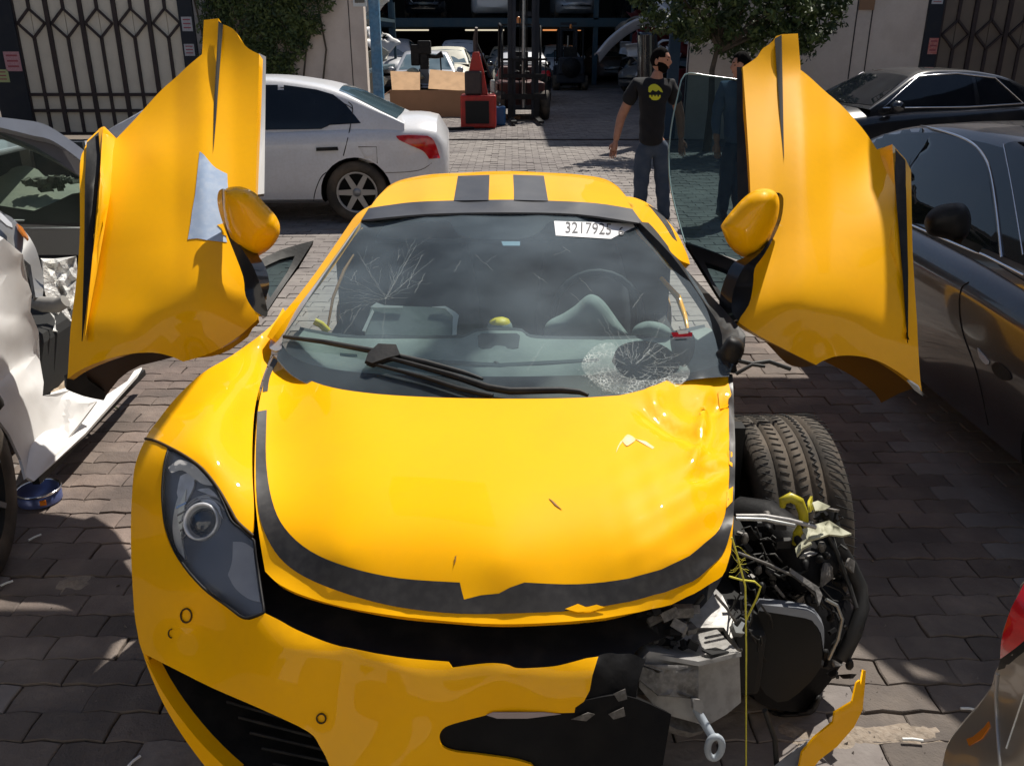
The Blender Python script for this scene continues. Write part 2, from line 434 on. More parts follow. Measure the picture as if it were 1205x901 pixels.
# grit, glass crumbs and a patch of loose sand over the joints
M['grit'] = mat('grit', (.22, .19, .165), .9, noise=[(40, (.10, .09, .08), .7, 3)], worldc=True); M['sand'] = mat('sand_and_sunspot', (.26, .21, .165), .95, noise=[(14, (.16, .13, .10), .7, 6), (70, (.34, .29, .24), .5, 4)], bump=[(40, .6), (12, .6)], worldc=True)
mb = MB()
for k in range(2600):
    y = 1.5 + 5 * random.random() ** 1.5; x = random.uniform(-.8, .8) * (y + 1.2); s_ = random.uniform(.0015, .005) * (1 if random.random() < .95 else 2.2)
    V = [Vector((x, y, .0)) + Vector((random.uniform(-1, 1), random.uniform(-1, 1), z)) * s_ for z in (.0, .0, .1, 1.1)]; mb.add(V, [(0, 1, 2), (0, 3, 1), (1, 3, 2), (2, 3, 0)])
tag(mb.build('grit', M['grit'], None), 'fine grit and stone crumbs scattered over the pavers', 'grit', kind='stuff')
def sand(poly, name='sand_and_sunspot', lab='loose sand spread over the pavers in front of the beige car'):
    pl = smooth_poly(poly, 4); V2, F = fill([tuple(PZ(x, y, 0)[:2]) for x, y in pl], .018); bd = [tuple(PZ(x, y, 0)[:2]) for x, y in pl]
    V = [(x, y, -.004 + min(.010, .16 * bdist(np.array([x, y]), bd)) + random.gauss(0, .0011)) for x, y in V2]
    o = mk(name, V, face_cam(V, F), M['sand'], None, True); tag(o, lab, 'sand', kind='stuff')
sand([(905, 850), (925, 842), (960, 855), (1000, 850), (1040, 852), (1075, 848), (1110, 850), (1122, 862), (1100, 880), (1060, 872), (1020, 876), (985, 884), (950, 880), (920, 872)])
sand([(60, 690), (80, 676), (110, 672), (105, 690), (80, 700)], 'sand_and_sunspot', 'pale patch painted as a small sunlit spot left of the yellow bumper')  # pale mound stands in for a spot of sun on shaded pavers
# ================================================================ the yellow sports car
car = thing('sports_car', 'yellow wrecked sports car with both doors raised, black stripes and smashed front corner', 'car', (-.04, 3.7, 0))
skin = Field([
    # bonnet
    (322, 418, .80), (380, 454, .81), (480, 466, .815), (590, 469, .815), (700, 467, .815), (790, 452, .81), (858, 437, .80),
    (302, 530, .755), (400, 560, .765), (590, 570, .768), (780, 560, .765), (863, 535, .755),
    (306, 630, .685), (400, 650, .695), (590, 660, .70), (780, 650, .695), (862, 620, .68),
    (312, 672, .625), (380, 708, .605), (480, 727, .60), (590, 733, .60), (700, 727, .60), (790, 708, .605), (856, 660, .63),
    # wing
    (328, 375, .87), (312, 395, .86), (270, 421, .83), (235, 441, .82), (205, 470, .80), (186, 494, .79), (171, 515, .775),
    (275, 450, .845), (245, 480, .845), (215, 505, .83), (290, 490, .79), (285, 540, .775), (250, 545, .80), (292, 600, .72), (225, 560, .775), (190, 530, .80),
    # lamp and bumper
    (157, 560, .72), (154, 620, .62), (157, 690, .51), (164, 760, .40), (190, 835, .30), (240, 899, .22), (300, 960, .15),
    (175, 600, .69), (178, 680, .555), (200, 640, .63), (250, 620, .695), (270, 670, .625), (300, 710, .59), (225, 690, .585),
    (200, 770, .43), (235, 740, .485), (330, 735, .575), (300, 790, .48), (320, 850, .385), (400, 800, .495), (400, 860, .395), (400, 940, .28),
    (370, 758, .56), (460, 776, .56), (585, 785, .56), (700, 778, .56), (500, 835, .465), (600, 835, .465), (690, 835, .47),
    (500, 890, .37), (620, 890, .37), (600, 960, .24), (500, 980, .20), (720, 880, .37),
], reg=8e-3)

def dents(V2):
    """buckled sheet metal near the broken corner"""
    x, y = V2[:, 0], V2[:, 1]; d = np.zeros((len(x), 3))
    def g(cx, cy, sx, sy, ang=0):
        a = R(ang); u = (x - cx) * cos(a) + (y - cy) * sin(a); v = -(x - cx) * sin(a) + (y - cy) * cos(a)
        return np.exp(-(u / sx) ** 2 - (v / sy) ** 2)
    z = -.020 * g(790, 500, 42, 9, 28) - .016 * g(842, 472, 20, 6, -8) + .018 * g(828, 492, 4, 24, 8) - .013 * g(838, 500, 9, 26, 8)
    z += .014 * g(820, 535, 7, 14, 20) - .012 * g(832, 555, 22, 7, -20) + .010 * g(838, 548, 24, 5, -20) - .012 * g(810, 480, 30, 16) + .007 * g(770, 470, 7, 16, -15)
    z += .004 * g(805, 590, 30, 30) - .006 * g(850, 600, 10, 40)
    edge = np.clip((x - 700) / 160, 0, 1)
    z += edge * .0035 * np.sin(x * .13 + y * .07) * np.sin(y * .11 - x * .03)
    d[:, 2] = z * 1.5; return d

hood_out = [(322, 418, 1), (345, 437), (380, 453), (430, 462), (500, 467), (590, 469), (680, 468), (730, 464), (765, 456), (790, 446), (815, 441), (858, 437, 1), (862, 480),
            (864, 550), (863, 610), (860, 650, 1), (850, 676), (825, 692), (790, 710), (740, 722), (680, 730), (590, 734), (500, 728), (420, 717), (365, 703), (330, 688), (312, 672, 1),
            (305, 630), (300, 580), (300, 530), (304, 480), (312, 445)]
hood = patch('bonnet', hood_out, skin, M['yellow'], car, step=6.5, th=.018, disp=dents, off=.006)
def decal(name, out, m, parent, off=.0095, step=9, field=skin, sm=4, disp=None, th=0.0015, holes=()):
    return patch(name, out, field, m, parent, step, off, th, sm=sm, disp=disp, holes=holes)
decal('front_stripe', [(303, 484, 1), (314, 482, 1), (313, 540), (320, 588), (335, 621), (365, 648), (410, 667), (470, 680), (541, 685, 1), (543, 694, 1), (546, 705, 1), (566, 700, 1), (587, 698, 1), (600, 691, 1), (617, 685, 1),
      (680, 687), (740, 680), (790, 665), (830, 640), (850, 612), (858, 575), (858, 500), (857, 440, 1), (862, 442, 1), (865, 520), (864, 590), (860, 625), (845, 658), (815, 684), (770, 700), (715, 712), (690, 713, 1), (680, 716, 1), (662, 719, 1),
      (560, 722), (490, 717), (430, 705), (370, 684), (335, 662), (315, 634), (304, 600), (301, 545)], M['vinyl'], hood, disp=dents, step=6.5)
decal('stripe_remnant', [(322, 421, 1), (327, 424, 1), (318, 442), (315, 460, 1), (309, 461, 1), (312, 440)], M['vinyl'], hood, step=6)
# torn flaps of vinyl with bare paint showing through, and scuffs on the bonnet
for out in ([(665, 716, 1), (680, 710, 1), (690, 714, 1), (702, 711, 1), (712, 714, 1), (700, 718, 1), (680, 720, 1)], [(845, 460, 1), (857, 452, 1), (862, 466, 1), (856, 478, 1), (848, 470, 1)],
            [(857, 528, 1), (862, 530, 1), (862, 548, 1), (858, 545, 1)], [(856, 575, 1), (863, 570, 1), (862, 590, 1), (855, 596, 1)]):
    decal('paint_flake', out, M['yellow'], hood, off=.012, sm=1, disp=dents, step=6)
M['scuff'] = mat('scraped_primer', (.80, .58, .34), .6, noise=[(50, (.8, .5, .1), .8, 5)])
M['scratch'] = mat('dark_scratch', (.25, .12, .02), .7)
decal('scuff_mark', [(732, 518, 1), (738, 511), (744, 513), (748, 517), (742, 522), (737, 524)], M['scuff'], hood, sm=3, step=3)
decal('scuff_mark', [(733, 519, 1), (729, 524), (725, 532, 1), (727, 525), (731, 518)], M['scuff'], hood, sm=1, step=3)
decal('scuff_mark', [(747, 516, 1), (760, 519), (770, 526), (768, 528), (756, 521)], M['scuff'], hood, sm=1, step=3)
0 and decal('scuff_mark', [(773, 470, 1), (776, 470), (777, 484), (779, 487), (776, 488)], M['scuff'], hood, sm=1, step=3)
decal('scratch', [(646, 586, 1), (651, 589), (660, 598), (661, 599), (653, 594)], M['scratch'], hood, sm=1, step=3)
decal('scratch', [(535, 655, 1), (537, 653), (536, 660), (534, 665)], M['scratch'], hood, sm=1, step=3)

# wing (left in view) : outer skin, then the side carried down towards the arch
wing_out = [(333, 362, 1), (322, 380), (300, 399), (270, 420), (238, 439), (208, 467), (187, 493), (171, 516, 1), (182, 519), (198, 526), (218, 537), (238, 552), (256, 574), (270, 598), (279, 613), (288, 622), (297, 628, 1),
            (299, 600), (297, 560), (297, 520), (300, 480), (308, 447), (319, 417), (318, 405), (321, 392), (336, 367, 1)]
wing = patch('wing', wing_out, skin, M['yellow'], car, step=8, th=.01)
def skirt(name, px, fld, offs, m, parent):
    P = fld.at(px); rows = [P] + [P + np.array(o) for o in offs]
    V, F = grid_surf(rows, 1, 3)
    return solid(mk(name, V, face_cam(V, F, np.array([-8, -2, 2.])), m, parent), .008)
sk = smooth_poly([(300, 399), (270, 420), (238, 439), (208, 467), (187, 493), (171, 516), (160, 548)], 4, closed=False)
skirt('wing_side', sk, skin, [(-.03, .05, -.06), (-.035, .08, -.2), (-.02, .08, -.34)], M['yellow'], car)
# bumper with the air intake opening
bump_out = [(171, 517, 1), (163, 535), (157, 560), (154, 620), (156, 690), (162, 745), (168, 768), (182, 805), (205, 850), (238, 897), (280, 945), (330, 985, 1), (480, 1000), (600, 1000), (700, 985, 1), (705, 930, 1), (640, 915, 1),
            (625, 899, 1), (603, 893), (560, 887, 1), (535, 884), (521, 878), (517, 866), (524, 855), (545, 848, 1), (572, 841, 1), (600, 838, 1), (640, 839, 1), (676, 838, 1), (677, 832, 1), (687, 825, 1), (694, 812, 1), (697, 795, 1), (704, 772, 1),
            (690, 774, 1), (672, 779, 1), (655, 783), (635, 785), (610, 786), (595, 781), (572, 780), (532, 785, 1), (528, 778, 1), (480, 774), (430, 766), (390, 757), (350, 741), (330, 730), (312, 721, 1),
            (300, 727), (286, 728), (265, 712), (235, 688), (208, 656), (193, 620), (190, 580), (192, 548), (197, 526, 1), (183, 519, 1)]
intake = [(167, 764, 1), (200, 781), (250, 806), (310, 832), (365, 858), (378, 875), (392, 902), (400, 930, 1), (330, 950), (275, 930), (235, 888), (205, 850), (180, 808)]
intake_h = [(168, 768, 1), (200, 784), (250, 809), (310, 835), (362, 860), (376, 877), (388, 902), (390, 930, 1), (340, 945), (290, 922), (250, 888), (215, 848), (188, 808)]
bumper = patch('front_bumper', bump_out, skin, M['yellow'], car, step=10, th=.008, holes=[intake_h])
sk = smooth_poly([(163, 535), (157, 560), (154, 620), (156, 690), (162, 745), (182, 805), (205, 850), (238, 897), (280, 945), (330, 985)], 4, closed=False)
skirt('bumper_side', sk, skin, [(-.01, .06, -.03), (0, .16, -.05), (.03, .3, -.05)], M['yellow'], car)
# intake: inner wall, dark hollow and slats
ip = smooth_poly(intake_h, 3); P0 = skin.at(ip); P1 = P0 + np.array([.10, .22, -.02])
V, F = grid_surf([P0, P0 + np.array([.03, .1, -.01]), P1], 1, 1)
mk('intake_wall', V, F, M['black'], car); V, F = grid_surf([P0, P0 + np.array([.012, .035, -.004])], 1, 1); mk('intake_lip', V, F, M['yellow'], car); cen = P1.mean(0)
duct = mk('intake_back', list(P1 + np.array([.01, .01, 0])) + [cen], [(i, (i + 1) % len(P1), len(P1)) for i in range(len(P1))], M['dark'], car)
for k in range(8):
    a, b = k / 7, .1
    l = np.array([218 + 14 * k, 808 + 19 * k]); r = np.array([300 + 16 * k, 838 + 17 * k])
    mb = MB(); pts = [skin.at([tuple(l + (r - l) * s)])[0] + np.array([.02, .07, -.01]) for s in (0, .35, .7, 1)]
    mb.tube(pts, .0045, 6).build('grille_slat', M['black'], car)
M['seam'] = mat('panel_seam', (.05, .025, .002), .7)
def ring_px(cx, cy, rx, ry, w, name, parent, fld=skin, m=None, off=.004, a0=0, a1=2 * pi):
    pts = [fld.at([(cx + rx * cos(a), cy + ry * sin(a))], off)[0] for a in np.linspace(a0, a1, 24)]
    return MB().tube(pts, w, 5).build(name, m or M['seam'], parent)
ring_px(219, 724, 6.3, 8.2, .0022, 'parking_sensor', bumper)
ring_px(378, 845, 5.3, 5.6, .0020, 'parking_sensor', bumper)
ring_px(202, 745, 4, 5, .0016, 'washer_cap', bumper, a0=pi * .5, a1=pi * 1.5)
# wing to bumper seam
MB().tube(skin.at(smooth_poly([(171, 516), (184, 519), (199, 526), (219, 537), (239, 552), (257, 575), (271, 599), (280, 614), (298, 630)], 3, False), .001), .004, 5).build('panel_gap', M['seam'], car)

# headlight
hl_out = [(198, 528, 1), (212, 534), (232, 548), (250, 568), (262, 590), (272, 612), (284, 622), (299, 636, 1), (305, 680), (311, 720, 1), (298, 725), (286, 726), (268, 713), (238, 690), (211, 657), (196, 622), (191, 585), (193, 550)]
lamp = patch('headlight', hl_out, skin, M['lens_house'], car, step=7, off=-.022, th=.004)
hp = smooth_poly(hl_out, 4); Pa = skin.at(hp, -.022); Pb = skin.at(hp, -.001)
V, F = grid_surf([Pb, Pa], 1, 1); n_ = len(hp); F += [(n_ - 1, 0, n_, 2 * n_ - 1)]
mk('lamp_bowl', V, F, M['black'], lamp)
M['lamp_grey'] = mat('lamp_inner_grey', (.36, .37, .42), .35, coat=.3, noise=[(14, (.22, .23, .27), .5, 4)])
decal('indicator_panel', [(274, 637, 1), (287, 638), (298, 645, 1), (302, 680), (306, 708, 1), (292, 704), (277, 692), (268, 676, 1), (273, 660)], M['lamp_grey'], lamp, off=-.018, step=6, th=.003)
decal('drl_reflector', [(228, 562, 1), (216, 573), (207, 592), (203, 620), (207, 643), (218, 658, 1), (214, 636), (214, 612), (220, 590), (228, 572)], M['lens_silver'], lamp, off=-.013, step=5, th=.006)
decal('drl_reflector', [(219, 575, 1), (211, 595), (209, 615), (213, 630, 1), (216, 606)], M['white'], lamp, off=-.009, step=4, th=.003)
M['lamp_chrome'] = mat('lamp_chrome', (.8, .8, .82), .12, metal=1)
for q in ([(212, 560, 1), (222, 556), (232, 562, 1), (222, 572), (212, 590, 1), (208, 580)], [(232, 585, 1), (246, 584), (258, 596, 1), (262, 610, 1), (254, 600), (240, 592)], [(232, 576, 1), (246, 574), (256, 584, 1), (244, 581)]):
    decal('reflector_step', q, M['lens_silver'], lamp, off=-.013, step=4, th=.006, sm=2)
for k_ in range(5): decal('reflector_rib', [(207 + k_ * 1.6, 596 + k_ * 9, 1), (219 + k_ * .4, 590 + k_ * 9, 1), (219 + k_ * .4, 592.5 + k_ * 9, 1), (207 + k_ * 1.6, 598.5 + k_ * 9, 1)], M['lamp_chrome'], lamp, off=-.007, step=4, th=.004, sm=1)
decal('lamp_glare', [(198, 550, 1), (210, 541), (225, 545), (243, 556), (253, 568), (252, 571), (238, 569), (228, 562), (214, 553), (202, 556)], mat('lens_glare_patch', (.62, .60, .58), .6, noise=[(30, (.4, .4, .4), .5, 5)]), lamp, off=.0005, step=4, th=.001)  # pale patch paints sun glare on the top of the lens
pc = skin.at([(241, 614)], -.030)[0]; nrm = Vector((-.12, -.80, .55)).normalized(); Mq = nrm.to_track_quat('Z', 'Y').to_matrix()
MB().lathe([(.047, 0), (.047, .020), (.043, .026), (.039, .022), (.036, .008), (0, .004)], pc, M=Mq, n=32).build('projector_ring', M['lens_silver'], lamp)
MB().lathe([(.036, .004), (.032, .016), (.022, .023), (.010, .026), (0, .027)], pc, M=Mq, n=32).build('projector_lens', mat('projector_glass', (.02, .03, .05), .05, coat=1), lamp)
for rr_ in ((.058, .004), (.066, -.002)):
    MB().tube([np.array(Vector(pc) + Mq @ Vector((rr_[0] * cos(a), rr_[0] * sin(a), rr_[1]))) for a in np.linspace(.6, 3.2, 14)], .0025, 5).build('reflector_ring', M['lamp_grey'], lamp)
decal('lamp_lens', hl_out, M['lens_glass'], lamp, off=.001, step=9, th=0)
MB().tube(skin.at(smooth_poly(hl_out, 4), .0), .0035, 5, closed=True).build('lens_seal', M['black'], lamp)

# dark recess between bonnet and bumper
rec = Field([(312, 640, .60), (300, 730, .555), (450, 690, .58), (590, 700, .57), (720, 700, .57), (860, 640, .62), (450, 770, .55), (590, 780, .55), (700, 780, .55), (840, 700, .53), (800, 780, .50), (760, 860, .40), (620, 860, .40), (520, 880, .36), (860, 860, .30), (620, 960, .22), (860, 960, .2)], reg=1e-2)
rc = patch('crash_structure_cover', [(299, 600, 1), (400, 640, 1), (700, 650, 1), (860, 600, 1), (866, 640, 1), (838, 700), (790, 745), (745, 770), (748, 850, 1), (720, 930, 1), (500, 940, 1), (500, 850, 1), (420, 790), (350, 760), (310, 735, 1)],
           rec, M['black'], car, step=12, off=-.055, th=.004)
M['blk2'] = mat('scuffed_black', (.006, .006, .007), .6, spec=.15, noise=[(8, (.018, .017, .016), .5, 6)], bump=(10, .4))
patch('foam_absorber', [(517, 866, 1), (522, 853), (545, 845), (600, 835), (680, 825), (735, 818), (790, 840, 1), (780, 900, 1), (700, 930, 1), (620, 915, 1), (600, 893), (560, 886), (525, 880)], skin, M['blk2'], car, step=9, off=-.012, th=.03)
patch('torn_carrier', [(690, 776, 1), (706, 770, 1), (735, 768), (760, 775, 1), (752, 800), (748, 822, 1), (700, 835, 1), (682, 838, 1), (690, 820, 1), (696, 800, 1)], skin, M['blk2'], car, step=7, off=-.02, th=.01,
      disp=lambda V2: np.stack([0 * V2[:, 0], 0 * V2[:, 0], .003 * np.sin(V2[:, 0] * .2) * np.sin(V2[:, 1] * .17)], 1))
decal('torn_edge', [(572, 841, 1), (580, 838, 1), (640, 838, 1), (660, 840, 1), (620, 845, 1), (585, 845, 1)], mat('torn_primer', (.35, .28, .27), .7), bumper, off=.006, sm=1, step=4)
for q in ([(722, 816, 1), (736, 810, 1), (738, 822, 1), (728, 825, 1)], [(672, 846, 1), (692, 838, 1), (700, 840, 1), (690, 848, 1)], [(716, 840, 1), (734, 832, 1), (736, 842, 1), (722, 846, 1)]):
    decal('bracket_tab', q, M['alu_dirty'], car, off=.0, sm=1, step=4)

# ---------------------------------------------------------------- glasshouse
gl = Field([(590, 469, .80), (450, 462, .80), (730, 462, .80), (330, 398, .865), (862, 410, .865), (590, 400, .895), (590, 350, .97), (590, 300, 1.055), (590, 250, 1.135),
            (428, 258, 1.11), (500, 251, 1.13), (680, 252, 1.13), (755, 262, 1.11), (380, 322, 1.0), (812, 325, 1.0), (845, 368, .94), (350, 365, .93), (450, 350, .96), (730, 350, .96), (430, 410, .87), (750, 410, .87)], reg=1e-3)
glass_out = [(425, 258, 1), (460, 254), (500, 251), (590, 249), (680, 251), (755, 262, 1), (790, 296), (820, 335), (840, 370), (856, 400), (864, 425, 1), (858, 443, 1), (818, 446), (790, 453), (760, 464), (700, 474), (590, 476), (480, 474), (430, 468), (380, 459), (345, 443), (326, 424, 1), (328, 400, 1), (345, 373), (380, 320)]
screen = patch('windscreen', glass_out, gl, M['screen'], car, step=14, th=0)
band = decal('glass_frit', [(427, 259, 1), (500, 252), (590, 250), (680, 252), (756, 263, 1), (764, 272, 1), (752, 270), (700, 261), (660, 260), (646, 262), (632, 275), (610, 281), (565, 281), (540, 276), (529, 262), (515, 260), (460, 264), (424, 268, 1)], mat('frit', (.010, .012, .016), .25), screen, field=gl, off=-.004, step=9)
decal('cowl', [(328, 400, 1), (334, 408), (345, 420), (380, 432), (450, 440), (590, 443), (700, 441), (800, 440), (850, 428, 1), (858, 442, 1), (818, 446), (790, 453), (760, 464), (700, 473), (590, 475), (480, 473), (430, 467), (380, 458), (345, 442), (326, 422, 1)], mat('cowl_black', (.020, .016, .014), .6, noise=[(12, (.06, .05, .045), .5, 5)]), screen, field=gl, off=-.006, step=10)
for q in ([(544, 270, 1), (556, 270, 1), (556, 277, 1), (544, 277, 1)], [(590, 284, 1), (612, 284, 1), (612, 289, 1), (592, 289, 1)]):
    decal('glass_marking', q, mat('pale_blue_print', (.15, .26, .36), .6), screen, field=gl, off=-.008, sm=1, step=5)
# paper number sticker behind the upper edge of the glass
st = decal('number_sticker', [(652, 260, 1), (745, 263, 1), (747, 267, 1), (738, 271, 1), (719, 281, 1), (654, 277, 1)], M['paper'], screen, field=gl, off=.003, sm=1, step=8, th=.0008)
def text_px(txt, p0, ex, ey, size, fld, off, m, parent, name='lettering', th=.0006, font_scale=1.0):
    """flat lettering laid on a surface: p0 = lower-left, ex / ey = steps along and up, in picture units per em"""
    cu = bpy.data.curves.new('t', 'FONT'); cu.body = txt; cu.resolution_u = 3; to = bpy.data.objects.new('t', cu); C.objects.link(to)
    dg = bpy.context.evaluated_depsgraph_get(); me = bpy.data.meshes.new_from_object(to.evaluated_get(dg)); bpy.data.objects.remove(to)
    q = [(p0[0] + ex[0] * v.co.x * size + ey[0] * v.co.y * size, p0[1] + ex[1] * v.co.x * size + ey[1] * v.co.y * size) for v in me.vertices]
    V = fld.at(q, off); F = [tuple(p.vertices) for p in me.polygons]
    return mk(name, V, face_cam(V, F), m, parent, False)
text_px('3217925', (664.5, 273.5), (.86, .035), (0.02, -1), 18.5, gl, .0085, M['ink'], st)
text_px('6', (727.0, 276.4), (.86, .035), (0.02, -.78), 18.0, gl, .0085, M['ink'], st)
# cracks: thin fissures and the crushed patch
mb = MB()
def crack(pts, w=.0008):
    P = gl.at(pts, .0015); mb.tube(P, w, 4)
def wander(a, b, n=7, amp=3):
    a = np.array(a, float); b = np.array(b, float); d = (b - a); nrm_ = np.array([-d[1], d[0]]) / (np.linalg.norm(d) + 1e-6)
    return [tuple(a + d * i / n + nrm_ * (random.uniform(-1, 1) * amp if 0 < i < n else 0)) for i in range(n + 1)]
for a, b in (((480, 350), (448, 352)), ((479, 340), (487, 318)), ((487, 318), (497, 300)), ((471, 300), (467, 306)), ((430, 312), (447, 303)), ((439, 316), (446, 313)), ((412, 330), (420, 318)), ((405, 392), (425, 362)),
             ((403, 380), (400, 370)), ((400, 370), (425, 358)), ((535, 320), (542, 307)), ((682, 327), (697, 343)), ((672, 345), (688, 360)), ((662, 290), (671, 297)), ((620, 436), (640, 405)),
             ((488, 345), (500, 322)), ((745, 362), (757, 345)), ((640, 330), (628, 322)), ((700, 350), (742, 400)), ((560, 300), (580, 318))):
    crack(wander(a, b, 7, .9), .00030)
    if random.random() < .8:
        q = (a[0] + (b[0] - a[0]) * .55 + random.uniform(-1, 1), a[1] + (b[1] - a[1]) * .55); crack(wander(q, (q[0] + random.uniform(-16, 16), q[1] + random.uniform(-14, 14)), 6, .9), .00022)
cx, cy = 744, 433
for k_ in range(15):
    a = R(random.uniform(200, 345)) if k_ < 11 else R(random.uniform(60, 180)); L_ = random.uniform(30, 125); q0 = (454, 351); q1 = (q0[0] + cos(a) * L_, q0[1] + sin(a) * L_ * .62)
    w0 = wander(q0, q1, 14, .8); crack(w0, .0002)
    for j_ in (4, 8, 11):
        if random.random() < .7: b = a + random.choice((-.5, .5)); crack(wander(w0[j_], (w0[j_][0] + cos(b) * L_ * .3, w0[j_][1] + sin(b) * L_ * .2), 6, .8), .00014)
for k_ in range(12):
    a = R(random.uniform(190, 350)); L_ = random.uniform(50, 130); w0 = wander((cx + cos(a) * 30, cy + sin(a) * 16), (cx + cos(a) * L_, cy + sin(a) * L_ * .7), 12, 1.4); crack(w0, .00024)
for k in range(74):
    a = random.uniform(0, 2 * pi); r0 = random.uniform(0.15, .8); r1 = r0 + random.uniform(.15, .9 if k < 50 else 1.6)
    rx, ry = 46, 27
    crack(wander((cx + cos(a) * rx * r0, cy + sin(a) * ry * r0), (cx + cos(a) * rx * min(r1, 1.35), cy + sin(a) * ry * min(r1, 1.25)), 5, 1.5), random.choice((.0002, .0003, .0005)))
for rr2 in (.45, .6, .75, .88, 1.0):
    for k in range(16):
        a = random.uniform(0, 2 * pi); n = random.randint(4, 8)
        if sin(a) < -.2 and random.random() < .6: continue
        crack([(cx + cos(a + i * .09) * 46 * rr2 * random.uniform(.95, 1.05), cy + sin(a + i * .09) * 27 * rr2 * random.uniform(.93, 1.07)) for i in range(n)], random.choice((.0003, .0004, .0006)))
tag(mb.build('crack', M['crack'], screen), kind='stuff')
mb = MB()
for k in range(1100):
    a = random.uniform(0, 2 * pi); rr2 = 1 + random.gauss(0, .17); w = .25 if sin(a) < -.1 else 1
    if random.random() > w * (.55 if cos(a) > 0 and sin(a) < .3 else 1): continue
    p = gl.at([(cx + cos(a) * 48 * rr2, cy + 4 + sin(a) * 24 * rr2)], random.uniform(-.006, .006))[0]
    d1, d2 = rng.normal(0, .0030, 3), rng.normal(0, .0030, 3); mb.add([p, p + d1, p + d2], [(0, 1, 2)])
for k in range(50):
    x, y = random.gauss(690, 90), random.gauss(370, 45)
    if 400 < x < 840 and 290 < y < 430:
        p = gl.at([(x, y)], .002)[0]; d1, d2 = rng.normal(0, .0009, 3), rng.normal(0, .0009, 3); mb.add([p, p + d1, p + d2], [(0, 1, 2)])
tag(mb.build('glass_crumb', M['crack'], screen), kind='stuff')
fm = bpy.data.materials.new('crushed_glass'); fm.use_nodes = True; _n = fm.node_tree; _b = _n.nodes['Principled BSDF']; _b.inputs['Base Color'].default_value = (.62, .68, .64, 1); _b.inputs['Roughness'].default_value = .4
_tc = _n.nodes.new('ShaderNodeTexCoord'); _v = _n.nodes.new('ShaderNodeTexVoronoi'); _v.feature = 'DISTANCE_TO_EDGE'; _v.inputs['Scale'].default_value = 70; _n.links.new(_tc.outputs['Object'], _v.inputs['Vector'])
_r = _n.nodes.new('ShaderNodeMapRange'); _r.inputs[1].default_value = .0; _r.inputs[2].default_value = .10; _r.inputs[3].default_value = .5; _r.inputs[4].default_value = 0; _n.links.new(_v.outputs['Distance'], _r.inputs[0])
_t = _n.nodes.new('ShaderNodeTexNoise'); _t.inputs['Scale'].default_value = 16; _t.inputs['Detail'].default_value = 6; _n.links.new(_tc.outputs['Object'], _t.inputs['Vector']); _r2 = _n.nodes.new('ShaderNodeMapRange'); _r2.inputs[1].default_value = .45; _r2.inputs[2].default_value = .7; _r2.inputs[3].default_value = 0; _r2.inputs[4].default_value = 1; _n.links.new(_t.outputs[0], _r2.inputs[0])
_m = _n.nodes.new('ShaderNodeMath'); _m.operation = 'MULTIPLY'; _n.links.new(_r.outputs[0], _m.inputs[0]); _n.links.new(_r2.outputs[0], _m.inputs[1]); _a = _n.nodes.new('ShaderNodeMath'); _a.operation = 'ADD'; _a.inputs[1].default_value = .05; _n.links.new(_m.outputs[0], _a.inputs[0]); _n.links.new(_a.outputs[0], _b.inputs['Alpha'])
decal('crushed_area', [(684, 430), (692, 415), (705, 405), (722, 404), (724, 418), (726, 436), (745, 446), (775, 446), (800, 436), (806, 428), (812, 440), (795, 456), (750, 464), (715, 460), (695, 447)], fm, screen, field=gl, off=.001, step=7, sm=3, th=0)
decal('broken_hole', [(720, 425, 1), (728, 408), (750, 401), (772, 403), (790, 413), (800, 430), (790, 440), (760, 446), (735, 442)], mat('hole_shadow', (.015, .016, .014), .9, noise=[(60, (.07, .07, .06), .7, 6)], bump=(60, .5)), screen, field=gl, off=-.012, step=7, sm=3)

# wiper
wf = lambda pts, off: gl.at(pts, off)
wp = MB(); wp.tube(wf([(334, 396), (380, 402), (440, 413), (500, 426), (545, 438), (568, 446)], .02), [.007, .009, .011, .010, .008, .005], 6).build('wiper_blade', M['rubber'], car)
MB().tube(wf([(692, 465), (682, 461), (660, 459), (600, 460), (575, 456), (530, 441), (480, 427), (445, 418)], .035), [.006, .009, .011, .012, .012, .010, .008, .007], 8).build('wiper_arm', M['black'], car)
MB().tube(wf([(580, 466), (540, 457), (500, 444), (450, 431), (430, 426)], .03), [.008, .008, .007, .006, .005], 6).build('wiper_arm', M['black'], car)
patch('wiper_joint', [(433, 415, 1), (445, 404, 1), (466, 405, 1), (471, 417, 1), (455, 421, 1), (438, 427, 1), (430, 424, 1)], gl, M['black'], car, off=.05, th=.02, step=6, sm=1)

# roof and pillars
roof_f = Field([(590, 236, 1.165), (590, 205, 1.20), (500, 237, 1.16), (680, 239, 1.16), (440, 245, 1.135), (740, 248, 1.135), (450, 228, 1.15), (480, 214, 1.17), (540, 206, 1.19), (650, 206, 1.19), (690, 210, 1.18), (735, 230, 1.15),
                (590, 250, 1.14), (428, 258, 1.115), (755, 262, 1.115), (500, 251, 1.133), (680, 252, 1.133), (412, 262, 1.09), (590, 220, 1.185), (400, 290, 1.045), (360, 340, .965), (322, 388, .885), (316, 402, .86),
                (775, 260, 1.09), (800, 290, 1.04), (812, 308, 1.0), (800, 310, 1.03), (850, 365, .93), (878, 400, .87), (866, 428, .83)], reg=1e-3)
roof_out = [(434, 246, 1), (447, 229), (462, 219), (490, 211), (540, 206.5), (600, 205), (650, 206.5), (690, 210), (718, 217), (735, 229), (745, 246, 1), (700, 239), (640, 236), (590, 235), (500, 237), (460, 241)]
roof = patch('roof', roof_out, roof_f, M['yellow'], car, step=8, off=.002, th=.01)
